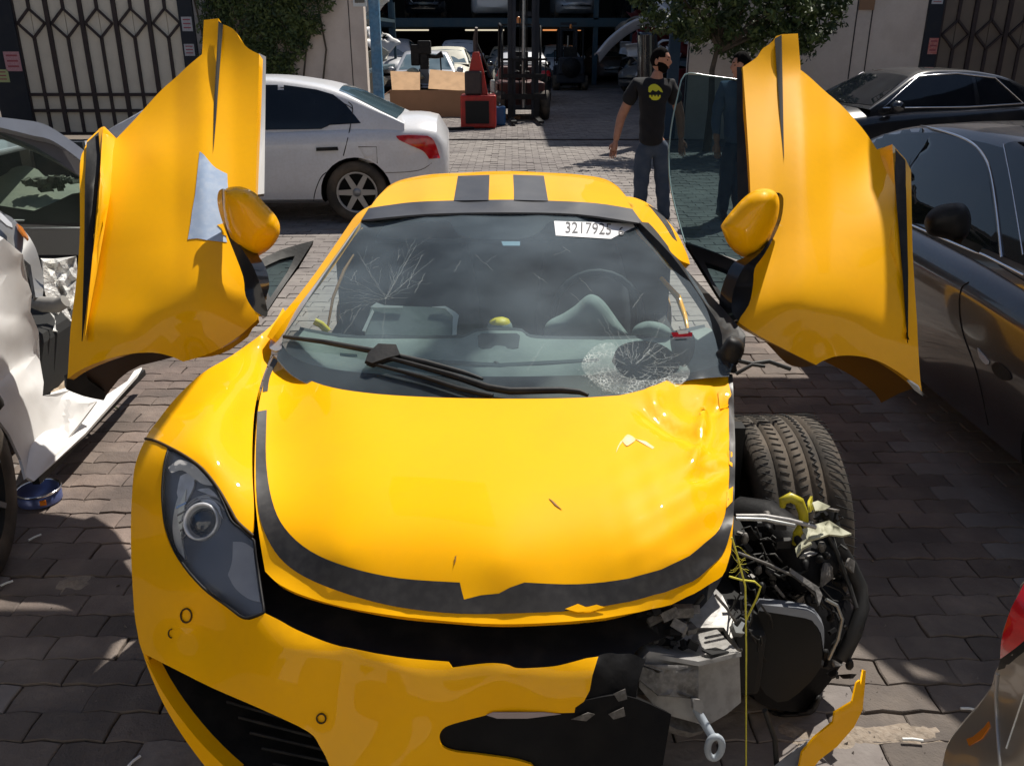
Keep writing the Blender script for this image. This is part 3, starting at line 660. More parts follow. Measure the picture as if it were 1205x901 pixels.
for q in ([(539, 207, 1), (576, 205.8, 1), (575, 235.5, 1), (534, 236, 1)], [(604, 205.6, 1), (640, 206.8, 1), (645, 236.3, 1), (605, 235.3, 1)]):
    decal('roof_stripe', q, M['vinyl_roof'], roof, field=roof_f, off=.014, sm=1, step=8, th=.001)
patch('screen_header', [(425, 259, 1), (434, 245, 1), (460, 241), (500, 237), (590, 235), (640, 236), (700, 239), (745, 246, 1), (756, 263, 1), (680, 252), (590, 250), (500, 252)], roof_f, M['vinyl_roof'], car, step=8, off=.003, th=.008)
# the roof goes on behind its highest line, down to the engine cover
top = smooth_poly([(447, 229), (462, 219), (490, 211), (540, 206.5), (600, 205), (650, 206.5), (690, 210), (718, 217), (735, 229)], 3, False)
P = roof_f.at(top, .002); rows = [P]
for dy, dz, k in ((.25, -.015, 1), (.6, -.09, .97), (1.0, -.2, .9), (1.35, -.32, .8)):
    Q = P.copy(); Q[:, 0] = (Q[:, 0] + .04) * k - .04; Q[:, 1] = Q[:, 1].mean() * .6 + Q[:, 1] * .4 + dy; Q[:, 2] += dz; rows.append(Q)
V, F = grid_surf(rows, 1, 3); solid(mk('engine_cover', V, F, M['yellow'], car), .01)
lpil = [(432, 247, 1), (438, 241, 1), (420, 252), (404, 274), (372, 320), (344, 356), (325, 378), (314, 396, 1), (320, 399, 1), (334, 380), (362, 345), (388, 311), (412, 276), (423, 261)]
lp = patch('windscreen_pillar', lpil, roof_f, M['yellow'], car, step=5, off=.004, th=.02, sm=3)
patch('pillar_trim', [(425, 260, 1), (413, 276), (388, 312), (362, 346), (334, 381), (320, 400), (317, 409), (324, 413, 1), (331, 410), (333, 396), (348, 374), (382, 322), (410, 282)], gl, M['silver'], car, step=5, off=.004, th=.006, sm=3)
patch('windscreen_pillar', [(752, 261, 1), (763, 262, 1), (775, 275), (810, 320), (850, 362), (877, 396, 1), (877, 405, 1), (866, 430, 1), (858, 432, 1), (852, 412), (846, 385), (822, 345), (790, 300)], roof_f, M['black'], car, step=6, off=.006, th=.03, sm=3,
      disp=lambda V2: np.stack([0 * V2[:, 0], 0 * V2[:, 0], np.where(V2[:, 1] > 370, .008 * np.sin(V2[:, 0] * .5) * np.sin(V2[:, 1] * .33), 0)], 1))
rail = patch('roof_rail', [(735, 231, 1), (748, 233), (765, 241), (783, 257), (797, 275), (808, 298), (812, 311, 1), (800, 306), (787, 294), (771, 277), (757, 263), (745, 247, 1)], roof_f, M['yellow'], car, step=6, off=.004, th=.05, sm=3)
decal('rail_vent', [(762, 240, 1), (777, 250), (789, 266), (797, 284, 1), (791, 279), (782, 265), (772, 252)], M['black'], rail, field=roof_f, off=.0075, step=5, sm=3)

# cabin: floor tub, bulkhead, dash, seats
mb = MB()
mb.box((-.04, 3.35, .22), (1.5, 1.9, .04)); mb.prism([(-.84, .2), (.76, .2), (.76, .84), (.62, .97), (.54, 1.09), (-.62, 1.09), (-.70, .97), (-.84, .84)], 0, .06, Matrix.Translation((0, 4.12, 0)) @ Matrix.Rotation(pi / 2, 4, 'X')); mb.box((-.80, 3.3, .38), (.05, 1.55, .34)); mb.box((.72, 3.3, .38), (.05, 1.55, .34)); mb.box((-.04, 2.42, .45), (1.5, .05, .5))
mb.build('cabin_tub', M['dark'], car)
MB().box((-.04, 3.9, 1.02), (1.05, .7, .02)).build('headlining', M['seat'], car)
dashf = Field([(345, 400, .83), (460, 430, .80), (590, 440, .79), (720, 430, .80), (850, 400, .83), (360, 385, .84), (470, 395, .84), (590, 391, .855), (720, 396, .84), (830, 385, .84), (590, 415, .83), (460, 412, .825), (720, 412, .825), (590, 470, .74), (400, 450, .75), (790, 450, .75)], reg=1e-3)
dash_f = patch('dashboard', [(338, 405, 1), (352, 388), (372, 392), (420, 398), (530, 398), (548, 396), (562, 390), (590, 389), (614, 390), (624, 397), (660, 399), (760, 398), (830, 385), (850, 400, 1), (855, 430, 1), (790, 448, 1), (590, 466), (390, 452), (332, 424, 1)], dashf, M['dash'], car, step=10, off=-.02, th=.01, sm=3)
rows = dashf.at(smooth_poly([(352, 388), (372, 392), (420, 398), (530, 398), (548, 396), (562, 390), (590, 389), (614, 390), (624, 397), (660, 399), (760, 398), (830, 385)], 2, False), -.02)
V, F = grid_surf([rows, rows + np.array([0, .04, -.03]), rows + np.array([0, .06, -.35])], 1, 2); mk('dash_fascia', V, F, M['seat'], car)
decal('dash_vent', [(562, 395, 1), (567, 392, 1), (608, 392, 1), (612, 395, 1), (610, 409, 1), (604, 410, 1), (568, 410, 1), (563, 407, 1)], M['seat'], dash_f, field=dashf, off=-.017, step=8, sm=1, th=.002)
decal('dash_line', [(400, 415, 1), (590, 427), (790, 414, 1), (790, 417, 1), (590, 431), (400, 418, 1)], mat('dash_groove', (.06, .08, .09), .8), dash_f, field=dashf, off=-.018, step=10, sm=2)
sp_ = PZ(584, 431, .79)
MB().lathe([(.016, 0), (.015, .012), (.006, .018), (0, .018)], sp_, n=12).build('sun_sensor', M['rubber'], dash_f)
def boxpx(name, outl, y0, th_, m, parent, step=8, sm=1, taper=None):
    f_ = Field([(p[0], p[1], y0) for p in outl], 'y', reg=1e-2); return patch(name, outl, f_, m, parent, step, 0, th_, sm=sm)
box_f = Field([(435, 362, 2.98, 'y'), (535, 362, 2.98, 'y'), (430, 398, 2.90, 'y'), (535, 398, 2.90, 'y')], reg=1e-3)
bxx = patch('airbag_box', [(437, 361, 1), (445, 359, 1), (528, 362, 1), (534, 368, 1), (536, 395, 1), (430, 394, 1), (428, 388, 1)], box_f, M['airbag'], car, step=8, th=.09, sm=1)
for q in ([(436, 361, 1), (443, 356, 1), (452, 359, 1), (474, 360, 1), (474, 362, 1), (444, 362, 1)], [(508, 361, 1), (524, 360, 1), (536, 367, 1), (540, 371, 1), (538, 382, 1), (537, 398, 1), (532, 398, 1), (533, 372, 1), (524, 363, 1)], [(426, 389, 1), (438, 364, 1), (440, 366, 1), (430, 390, 1)]):
    patch('torn_lid', q, box_f, M['white'], bxx, step=5, off=.01, th=.004, sm=1)
MB().lathe([(.05, -.04), (.05, .0), (.047, .015), (.035, .03), (0, .035)], PY(588, 386, 3.15), n=20).build('gauge_cowl', M['dash'], car)
MB().lathe([(.0415, .021), (.037, .032), (.02, .040), (0, .042)], PY(588, 386, 3.15), n=20).build('gauge_cap', M['yel_plastic'], car)
MB().tube([PY(370, 378, 3.0), PY(378, 382, 3.0), PY(386, 390, 3.0)], .014, 8).build('trim_end', M['yel_plastic'], car)
MB().tube([PY(385, 388, 3.1), PY(392, 350, 3.2), PY(405, 318, 3.3), PY(416, 300, 3.4)], [.004, .006, .007, .004], 6).build('reflection_strap', M['yellow_in'], car)  # yellow straps stand in for yellow reflections on the windscreen
MB().tube([PY(778, 327, 3.3), PY(798, 350, 3.2), PY(806, 372, 3.1), PY(810, 392, 3.0)], [.008, .012, .010, .006], 6).build('reflection_strap', M['yellow'], car)
inflate('deployed_airbag', [(640, 396, 1), (641, 384), (648, 376), (662, 369), (676, 360), (690, 348), (700, 347), (712, 356), (728, 378), (742, 396, 1), (700, 400)], 3.02, .10, M['airbag'], car, step=5)
inflate('instrument_hood', [(742, 398, 1), (746, 385), (760, 378), (778, 380), (790, 388), (796, 398, 1), (770, 402)], 2.95, .06, M['dash'], car, step=5)
for sx in (-.37, .33):
    mb = MB(); V, F = grid_surf([[(sx - .2, 3.75, .35), (sx, 3.68, .35), (sx + .2, 3.75, .35)], [(sx - .22, 3.85, .6), (sx, 3.80, .6), (sx + .22, 3.85, .6)], [(sx - .18, 3.97, .85), (sx, 3.92, .86), (sx + .18, 3.97, .85)], [(sx - .1, 4.02, 1.0), (sx, 4.0, 1.02), (sx + .1, 4.02, 1.0)]], 4, 4)
    solid(mk('seat_back', V, F, M['seat'], car), .09)
MB().tube([(.33 + .17 * cos(a), 3.22 + .05 * sin(a), .80 + .16 * sin(a)) for a in np.linspace(0, 2 * pi, 26)[:-1]], .014, 8, closed=True).build('steering_wheel', M['seat'], car)
inflate('red_light_unit', [(789, 392, 1), (800, 388), (812, 390), (818, 400), (815, 420), (804, 432), (793, 420), (789, 405)], 2.72, .03, M['dark'], car, step=5)
patch('red_tag', [(790, 391, 1), (815, 391, 1), (814, 398, 1), (793, 399, 1)], Field([(790, 391, 2.70, 'y'), (815, 391, 2.70, 'y'), (800, 420, 2.66, 'y')]), M['red_lens'], car, step=8, th=.004, sm=1)
patch('white_tag', [(797, 389, 1), (810, 388, 1), (810, 392, 1), (799, 393, 1)], Field([(790, 391, 2.69, 'y'), (815, 391, 2.69, 'y'), (800, 420, 2.65, 'y')]), M['white'], car, step=8, th=.004, sm=1)

# rear bodywork behind the cabin
rows = []
for y, hw, zt, zc in ((4.15, .84, .66, .70), (4.5, .86, .74, .80), (4.9, .88, .80, .80), (5.4, .87, .80, .78), (5.8, .82, .76, .78), (5.95, .76, .70, .76)):
    rows.append([(-.04 + hw * s_, y, z_) for s_, z_ in ((-.98, .25), (-1.0, .45), (-.97, zt - .06), (-.82, zt), (-.4, zc), (0, zc + .02), (.4, zc), (.82, zt), (.97, zt - .06), (1.0, .45), (.98, .25))])
V, F = grid_surf(rows, 3, 3); mk('rear_bodywork', V, F, M['yellow'], car)
MB().box((-.04, 5.94, .48), (1.45, .06, .42)).build('rear_panel', M['black'], car)
for sx in (-.82, .74):
    MB().box((sx, 3.45, .27), (.12, 1.5, .16)).build('side_sill', M['black'], car)

def wheel_tyre(c, rad, wid, parent, yaw=0, rim=True, roll=0):
    """wheel made of a rim with a ribbed tyre; returns the wheel part"""
    Mz = Matrix.Rotation(yaw, 3, 'Z') @ Matrix.Rotation(pi / 2, 3, 'Y')
    prof = [(rad * .66, -wid * .42), (rad * .72, -wid * .50), (rad * .88, -wid * .53), (rad * .96, -wid * .48), (rad * .985, -wid * .40)]
    for gx in (-.30, -.11, .07, .22):
        prof += [(rad, wid * (gx - .022)), (rad * .974, wid * (gx - .016)), (rad * .974, wid * (gx + .016)), (rad, wid * (gx + .022))]
    prof += [(rad * .985, wid * .40), (rad * .96, wid * .48), (rad * .88, wid * .53), (rad * .72, wid * .50), (rad * .66, wid * .42)]
    w = MB().lathe([(rad * .67, -wid * .40), (rad * .60, -wid * .3), (rad * .58, 0), (rad * .62, wid * .35), (rad * .67, wid * .44), (rad * .63, wid * .40), (rad * .55, wid * .28), (rad * .12, wid * .22), (0, wid * .22)], c, M=Mz, n=40).build('wheel', M['alu'], parent)
    t = MB().lathe(prof, c, M=Mz, n=72).build('tyre', M['tyre'], w)
    return w, t, Mz
w, t, Mz = wheel_tyre((.855, 2.49, .335), .335, .275, car, yaw=R(3))
mb = MB()
for k in range(80):                                    # tread sipes cut across the ribs, as thin dark slots
    a = 2 * pi * k / 80
    for (x0, x1, sk_) in ((-.47, -.35, .02), (-.26, -.16, .012), (-.07, .02, -.012), (.28, .48, .03)):
        p = [Vector((.337 * cos(a + sk_ * j), .337 * sin(a + sk_ * j), .275 * (x0 + (x1 - x0) * j / 2))) for j in range(3)]
        mb.tube([Vector((.855, 2.49, .335)) + Mz @ q for q in p], .0017, 4)
for k in range(90):
    a = 2 * pi * k / 90; p = [Vector((.3365 * cos(a + d_), .3365 * sin(a + d_), .275 * x_)) for d_, x_ in ((0, .12), (.035, .17), (.0698, .12))]
    mb.tube([Vector((.855, 2.49, .335)) + Mz @ q for q in p], .0024, 4)
tag(mb.build('tread_groove', M['dark'], t), kind='stuff')
wheel_tyre((-.86, 2.62, .335), .335, .24, car); wheel_tyre((-.86, 5.25, .335), .335, .28, car); wheel_tyre((.78, 5.25, .335), .335, .28, car)
MB().box((-.04, 2.5, .3), (1.35, .5, .3)).build('subframe', M['dark'], car); MB().box((-.74, 2.50, .40), (.26, .85, .44)).box((-.50, 1.98, .33), (.5, .3, .3)).build('arch_liner_infill', M['dark'], car, bevel=.03)  # arch boxes added to stop sun streaks passing under the car

# ---------------------------------------------------------------- raised doors
def door(label_side, outl, ctl, slot, insert, flap, parts):
    f_ = Field(ctl, 'y', reg=6e-2)
    rx_ = 941 if label_side == 'r' else 240
    def crease(V2):
        x, y = V2[:, 0], V2[:, 1]; k = np.clip((420 - y) / 200, 0, 1) * np.clip((y - 20) / 60, 0, 1); tent = np.clip(1 - np.abs(x - rx_ - (y - 90) * .01) / 34, 0, 1)
        cy_ = 300 + (x - rx_) * (.12 if label_side == 'r' else -.12); low = np.clip(1 - np.abs(y - cy_ - 60) / 80, 0, 1)
        d = np.zeros((len(x), 3)); d[:, 1] = -.030 * k * tent - .018 * low; d[:, 2] = .010 * k * tent; return d
    d = patch('door', outl, f_, M['yellow'], car, step=8, th=.035, sm=4, disp=crease)
    decal('door_slot', slot, M['dark'], d, field=f_, off=.006, step=8, sm=1, disp=crease)
    decal('sill_insert', insert, M['black'], d, field=f_, off=.026, step=8, sm=1, th=.004, disp=crease)
    return d, f_, crease
ldo = [(240, 24, 1), (257, 22, 1), (258, 27, 1), (262, 29, 1), (268, 31), (276, 36), (283, 47), (292, 57), (305, 64, 1), (303, 150), (301, 225), (299, 300), (303, 345), (304, 375, 1), (285, 392), (262, 408), (240, 418), (216, 425, 1), (200, 418), (180, 414), (150, 416), (118, 425), (95, 435),
       (80, 445, 1), (84, 400), (90, 340), (94, 270), (94, 195), (99, 176, 1), (103, 165, 1), (119, 150, 1), (123, 149, 1), (137, 163, 1), (160, 139), (190, 106), (215, 85), (240, 66, 1)]
ldc = [(240, 24, 4.20), (257, 22, 4.20), (305, 64, 4.05), (303, 225, 3.45), (303, 375, 2.98), (300, 300, 3.2), (216, 425, 2.98), (80, 443, 2.95), (92, 330, 3.2), (95, 195, 3.55), (120, 152, 3.78), (137, 163, 3.80), (165, 137, 3.9), (215, 88, 4.05), (240, 68, 4.12),
       (200, 250, 3.36), (170, 350, 3.08), (240, 350, 3.02), (250, 130, 3.84), (180, 180, 3.62), (270, 180, 3.62), (150, 400, 2.97), (240, 400, 2.96)]
ldoor, lf, lcr = door('l', ldo, ldc, [(257.5, 25, 1), (262.5, 29, 1), (260, 80, 1), (256, 140, 1), (253, 180, 1), (254, 120, 1)], [(102, 168, 1), (119.5, 152, 1), (117, 200, 1), (109, 300, 1), (98, 400, 1), (99, 300, 1), (100, 210, 1)], None, None)
patch('sill_blade', [(121, 150, 1), (137, 163, 1), (138, 180, 1), (128, 240, 1), (114, 320, 1), (100, 398, 1), (109, 300, 1), (118, 200, 1)], Field([(121, 150, 3.74), (137, 163, 3.80), (114, 320, 3.18), (100, 398, 2.99), (128, 240, 3.40), (109, 300, 3.22), (118, 200, 3.5)], 'y', reg=1e-3), M['yellow'], ldoor, off=.012, step=7, sm=1, th=.02)
decal('film_patch', [(238, 180, 1), (243, 184), (250, 193, 1), (256, 199), (268, 205, 1), (269, 225, 1), (262, 232, 1), (263, 255, 1), (270, 270, 1), (266, 278, 1), (268, 285, 1), (245, 283), (234, 281), (222, 282, 1), (226, 262), (228, 248), (232, 230), (235, 205)], M['film'], ldoor, field=lf, disp=lcr, off=.004, step=6, sm=2, th=.001)
decal('paint_flake', [(257, 265, 1), (268, 262, 1), (268, 278, 1), (262, 276, 1), (262, 270, 1)], M['yellow'], ldoor, field=lf, disp=lcr, off=.008, sm=1, step=4)
liner = Field([(80, 445, 2.98), (216, 425, 3.05), (120, 470, 3.12), (170, 432, 3.12), (290, 395, 3.2), (230, 420, 3.15)], 'y', reg=1e-2)
patch('door_inner', [(78, 447, 1), (100, 436), (118, 426), (150, 417), (180, 415), (205, 420), (165, 430), (140, 446), (122, 470, 1), (100, 466), (80, 456, 1)], liner, M['brown_liner'], ldoor, step=8, off=-.03, th=.01, sm=2)
patch('door_corner_trim', [(78, 446, 1), (95, 438), (102, 440), (104, 447), (124, 462), (122, 471, 1), (98, 466), (78, 458, 1)], liner, M['black'], ldoor, step=8, off=.01, th=.02, sm=2)
patch('door_inner', [(303, 376, 1), (284, 394), (262, 409), (232, 421, 1), (250, 419), (270, 412), (292, 396, 1)], liner, M['yellow'], ldoor, step=7, off=-.06, th=.006, sm=2)
patch('window_seal', [(305, 63, 1), (313, 67, 1), (312, 150), (311, 228, 1), (303, 229, 1), (304, 150)], Field([(305, 63, 4.08), (312, 67, 4.1), (303, 229, 3.48), (311, 228, 3.5), (308, 150, 3.8)], 'y'), mat('grey_seal', (.20, .20, .21), .5), ldoor, step=6, th=.015, sm=1)
tri = Field([(302, 305, 3.3), (369, 283, 3.5), (312, 368, 3.0), (340, 330, 3.3)], 'y', reg=1e-3)
patch('quarter_frame', [(300, 309, 1), (330, 294), (369, 283, 1), (352, 310), (330, 342), (313, 368, 1), (306, 340)], tri, M['black'], ldoor, step=6, th=.03, sm=2, holes=[[(307, 316, 1), (330, 305), (347, 301, 1), (338, 320), (318, 350, 1), (311, 335)]])
decal('quarter_glass', [(307, 316, 1), (330, 305), (347, 301, 1), (338, 320), (318, 350, 1), (311, 335)], M['dglass'], ldoor, field=tri, off=-.01, step=9, sm=2, th=0)
mir = patch('mirror_arm', [(262, 222, 1), (257, 226), (256, 240), (262, 262), (272, 288), (286, 325), (289, 348), (300, 366), (313, 373, 1), (315, 366), (308, 340), (297, 312), (283, 290), (268, 262), (262, 240)], Field([(262, 222, 3.3), (256, 240, 3.3), (272, 288, 3.1), (300, 366, 2.9), (315, 366, 2.92), (290, 300, 3.0), (268, 262, 3.15)], 'y', reg=1e-3), M['black_gloss'], ldoor, step=5, th=.06, sm=3, off=.03)
inflate('mirror_shell', [(262, 224, 1), (272, 220), (285, 220), (300, 227), (312, 240), (323, 252), (329, 264), (328, 278), (318, 292), (304, 301), (293, 302), (281, 294), (271, 279), (264, 255)], 3.08, .10, M['yellow'], ldoor, step=4, back=.35)
# right door
rdo = [(874, 79, 1), (880, 75), (891, 67), (897, 58), (904, 53), (911, 47, 1), (913, 43, 1), (920, 41, 1), (938, 40.5, 1), (939.5, 85, 1), (950, 92), (963, 102), (988, 122), (1014, 150), (1032, 176, 1), (1050, 170, 1), (1066, 188, 1), (1072, 200, 1), (1074, 300), (1077, 380), (1082, 440), (1085, 460, 1), (1077, 453),
       (1069, 446), (1050, 433), (1030, 423), (1008, 418), (986, 418), (970, 423), (960, 429, 1), (934, 416), (901, 399), (881, 387), (868, 378, 1), (880, 345), (884, 300), (883, 225), (879, 150)]
rdc = [(874, 79, 4.05), (911, 47, 4.15), (938, 41, 4.20), (940, 86, 4.12), (988, 122, 3.95), (1032, 176, 3.80), (1050, 170, 3.80), (1066, 188, 3.70), (1072, 200, 3.55), (1076, 330, 3.15), (1085, 458, 2.92), (1008, 418, 2.95), (960, 429, 2.95), (868, 378, 2.98), (884, 300, 3.2), (883, 225, 3.45),
       (980, 250, 3.36), (1010, 350, 3.05), (930, 350, 3.02), (920, 180, 3.62), (990, 170, 3.70), (1040, 400, 2.97), (920, 390, 2.97), (930, 100, 4.0)]
rdoor, rf, rcr = door('r', rdo, rdc, [(911.5, 46, 1), (919.5, 41.5, 1), (920, 100, 1), (921.5, 190, 1), (918, 150, 1), (914, 90, 1)], [(1050.5, 172, 1), (1065.5, 189, 1), (1067, 250, 1), (1068, 320, 1), (1067, 402, 1), (1062, 330, 1), (1055, 240, 1)], None, None)
patch('sill_blade', [(1031, 178, 1), (1050, 170, 1), (1055, 240, 1), (1062, 330, 1), (1066.5, 398, 1), (1057, 350, 1), (1046, 290, 1), (1036, 230, 1)], Field([(1031, 178, 3.80), (1050, 170, 3.74), (1055, 240, 3.42), (1062, 330, 3.14), (1066, 398, 2.98), (1046, 290, 3.24), (1036, 230, 3.5)], 'y', reg=1e-3), M['yellow'], rdoor, off=.010, step=7, sm=1, th=.02)
rl = Field([(868, 380, 3.1), (960, 430, 3.15), (1035, 474, 3.2), (1080, 458, 3.0), (1000, 420, 3.1), (920, 410, 3.3)], 'y', reg=1e-2)
M['brown2'] = mat('door_inner_orange', (.20, .085, .006), .5)
patch('door_inner', [(968, 424, 1), (986, 419), (1008, 419), (1030, 424), (1050, 434), (1069, 447), (1078, 456, 1), (1060, 462), (1037, 474, 1), (1030, 463), (1010, 447), (990, 435)], rl, M['brown2'], rdoor, step=8, off=-.04, th=.01, sm=2)
patch('door_inner', [(895, 396, 1), (934, 417), (958, 430, 1), (940, 432), (925, 427), (910, 412)], rl, M['brown2'], rdoor, step=8, off=-.05, th=.01, sm=2)
patch('door_tip', [(1067, 448, 1), (1071, 449, 1), (1080, 455, 1), (1086, 466, 1), (1076, 459, 1)], rl, M['white'], rdoor, step=5, off=.09, th=.006, sm=1)
wf2 = Field([(805, 90, 4.1), (868, 93, 4.1), (787, 185, 3.9), (805, 285, 3.55), (880, 300, 3.3), (870, 200, 3.75)], 'y', reg=1e-3)
wg = patch('door_window', [(806, 88, 1), (830, 89), (869, 94, 1), (872, 150), (878, 240), (880, 310, 1), (850, 300), (806, 286, 1), (796, 250), (789, 218), (787, 185), (790, 150), (797, 115), (803, 92)], wf2, M['dglass'], rdoor, step=14, th=0, sm=3)
MB().tube(wf2.at(smooth_poly([(869, 94), (830, 89), (806, 88), (797, 115), (790, 150), (787, 185), (789, 218), (796, 250), (806, 286)], 3, False)), .0035, 6).build('glass_edge', mat('glass_edge', (.20, .30, .31), .2), wg)
patch('window_seal', [(867, 79, 1), (874, 79, 1), (879, 150), (883, 225), (884, 236, 1), (868, 236, 1), (867, 150)], Field([(867, 79, 4.08), (874, 79, 4.06), (883, 225, 3.5), (867, 225, 3.6), (870, 150, 3.85)], 'y', reg=1e-3), M['black'], rdoor, step=7, th=.03, sm=2)
tri = Field([(806, 283, 3.6), (885, 318, 3.3), (862, 378, 3.0), (840, 330, 3.35)], 'y', reg=1e-3)
patch('quarter_frame', [(806, 284, 1), (840, 296), (876, 312), (884, 320, 1), (880, 345), (868, 378, 1), (850, 355), (832, 325)], tri, M['black'], rdoor, step=6, th=.03, sm=2, holes=[[(829, 308, 1), (850, 315), (868, 325, 1), (858, 340), (850, 346, 1), (840, 332)]])
decal('quarter_glass', [(829, 308, 1), (850, 315), (868, 325, 1), (858, 340), (850, 346, 1), (840, 332)], M['dglass'], rdoor, field=tri, off=-.01, step=9, sm=2, th=0)
patch('mirror_arm', [(917, 227, 1), (922, 234), (919, 259), (907, 286), (897, 303), (888, 316), (886, 337), (881, 359), (868, 377, 1), (861, 366), (863, 342), (873, 318), (882, 308), (893, 299), (906, 281), (914, 258)], Field([(917, 227, 3.3), (919, 259, 3.3), (907, 286, 3.1), (868, 377, 2.9), (863, 342, 2.95), (890, 305, 3.0)], 'y', reg=1e-3), M['black_gloss'], rdoor, step=5, th=.06, sm=3, off=.03)
inflate('mirror_shell', [(848, 266, 1), (854, 257), (863, 246), (873, 235), (883, 227), (897, 222), (911, 225), (917, 236), (915, 257), (905, 281), (893, 298), (880, 303), (868, 299), (856, 286)], 3.08, .10, M['yellow'], rdoor, step=4, back=.35)

# ---------------------------------------------------------------- smashed corner: crash box, duct, hoses, wires
def slab(name, outl, ctl, th_, m, parent, off=0, step=8, sm=1, kind='y', disp=None, smooth=True):
    return patch(name, outl, Field(ctl, kind, reg=1e-2), m, parent, step, off, th_, sm=sm, disp=disp, smooth=smooth)
slab('crash_box', [(755, 775, 1), (764, 766, 1), (822, 775, 1), (870, 768, 1), (872, 826, 1), (855, 840, 1), (828, 856, 1), (822, 851, 1), (776, 838, 1), (752, 808, 1)], [(755, 770, 1.62), (870, 768, 1.66), (870, 826, 1.64), (828, 856, 1.58), (760, 838, 1.58)], .16, M['alu'], car, smooth=False)
slab('crash_box_plate', [(752, 780, 1), (822, 783, 1), (822, 822, 1), (775, 818, 1), (750, 797, 1)], [(752, 780, 1.60), (822, 783, 1.60), (822, 822, 1.57), (775, 818, 1.57)], .012, M['alu_dirty'], car, step=6, disp=lambda V2: np.stack([0 * V2[:, 0], .005 * np.sin(V2[:, 0] * .6) * np.sin(V2[:, 1] * .5), 0 * V2[:, 0]], 1))
slab('top_plate', [(760, 770, 1), (800, 757, 1), (850, 757, 1), (872, 767, 1), (822, 778, 1), (763, 768, 1)], [(760, 770, 1.62), (800, 757, 1.74), (850, 757, 1.76), (872, 767, 1.66), (822, 777, 1.60)], .01, M['alu'], car, smooth=False)
slab('slot', [(826, 764, 1), (842, 761, 1), (858, 766, 1), (838, 770, 1)], [(826, 764, 1.65), (858, 766, 1.66), (842, 761, 1.70), (838, 770, 1.62)], .004, M['dark'], car, off=.004)
slab('gusset', [(810, 700, 1), (838, 688, 1), (850, 700), (862, 725), (874, 764, 1), (868, 762, 1), (852, 738, 1), (820, 738, 1), (812, 755, 1), (796, 757, 1), (808, 735, 1)], [(810, 700, 1.85), (850, 700, 1.88), (874, 764, 1.72), (852, 738, 1.78), (812, 757, 1.74), (796, 757, 1.74)], .015, M['alu'], car, smooth=False)
slab('side_plate', [(744, 776, 1), (752, 776, 1), (748, 850, 1), (744, 850, 1)], [(744, 776, 1.60), (752, 776, 1.60), (748, 850, 1.55)], .01, M['alu_dirty'], car)
slab('lower_bracket', [(770, 838, 1), (822, 851, 1), (830, 858, 1), (815, 862), (795, 857), (775, 846, 1)], [(770, 838, 1.60), (830, 858, 1.60), (800, 857, 1.58)], .02, M['alu_dirty'], car)
a, b = PY(819, 833, 1.57), PY(838, 866, 1.52)
te = MB().tube([a, (a + b) / 2, b], .010, 10)
ce = PY(841, 879, 1.50); te.tube([ce + np.array([.016 * cos(t_), 0, .031 * sin(t_)]) for t_ in np.linspace(0, 2 * pi, 20)[:-1]], .008, 8, closed=True)
te.build('towing_eye', mat('pale_tow_eye', (.34, .38, .42), .5, noise=[(30, (.2, .22, .25), .5, 4)]), car)
slab('lamp_bracket', [(816, 822, 1), (824, 823, 1), (830, 832, 1), (826, 840, 1), (816, 834, 1)], [(816, 822, 1.55), (830, 832, 1.55), (820, 838, 1.54)], .01, M['alu'], car)
# radiator duct housing
dct = [(870, 620, 2.10), (960, 640, 2.20), (1010, 700, 2.15), (1000, 780, 2.0), (940, 830, 1.9), (880, 800, 1.85), (880, 720, 1.9), (940, 720, 1.95)]
slab('duct_housing', [(868, 640, 1), (900, 648), (960, 668, 1), (990, 690), (1003, 720), (1000, 760), (985, 790), (962, 820), (945, 838, 1), (905, 832), (885, 815), (878, 760), (872, 700), (866, 660, 1)], dct, .14, M['blk2'], car, off=-.05, step=10, sm=3)
slab('duct_flange', [(893, 716, 1), (897, 711, 1), (950, 718), (963, 727), (970, 742), (969, 765, 1), (966, 745), (958, 733), (948, 727), (892, 718, 1)], [(893, 714, 1.86), (950, 722, 1.84), (969, 760, 1.80), (930, 760, 1.82)], .05, mat('grey_flange', (.19, .20, .22), .4), car, off=.02, step=5, sm=2)
slab('duct_mouth', [(893, 718, 1), (948, 727), (960, 736), (966, 752), (966, 785), (940, 815), (915, 826), (890, 800), (886, 750)], [(893, 718, 1.90), (950, 727, 1.88), (966, 785, 1.84), (890, 800, 1.84), (915, 826, 1.82)], .01, M['dark'], car, step=9, sm=2)
slab('duct_upper', [(862, 622, 1), (880, 612), (900, 612), (925, 628), (945, 640), (963, 668), (967, 690), (945, 700), (900, 690), (868, 665, 1)], [(862, 622, 2.2), (900, 612, 2.25), (963, 668, 2.1), (868, 665, 2.05), (920, 690, 2.02)], .1, M['black_gloss'], car, step=8, sm=3)
MB().tube([PY(868, 612, 2.2), PY(900, 618, 2.15), PY(925, 636, 2.08), PY(945, 660, 2.0), PY(958, 690, 1.96)], [.07, .075, .07, .065, .05], 14).build('air_hose', M['blk2'], car)
MB().tube([PY(945, 668, 2.0), PY(965, 660, 2.0), PY(975, 640, 2.05)], [.05, .055, .045], 12).build('air_hose', M['black'], car)
slab('duct_rib', [(930, 668, 1), (963, 690, 1), (968, 700, 1), (964, 712, 1), (960, 696, 1), (930, 674, 1)], [(930, 668, 1.93), (968, 700, 1.88), (964, 712, 1.86)], .012, M['alu_dirty'], car, off=.03)
MB().tube([PY(x, y, d_) for x, y, d_ in ((975, 600, 2.05), (985, 640, 2.0), (1000, 665, 2.0), (1012, 690, 1.98), (1014, 715, 1.94), (1005, 745, 1.9), (990, 775, 1.88))], .020, 10).build('coolant_hose', M['rubber'], car)
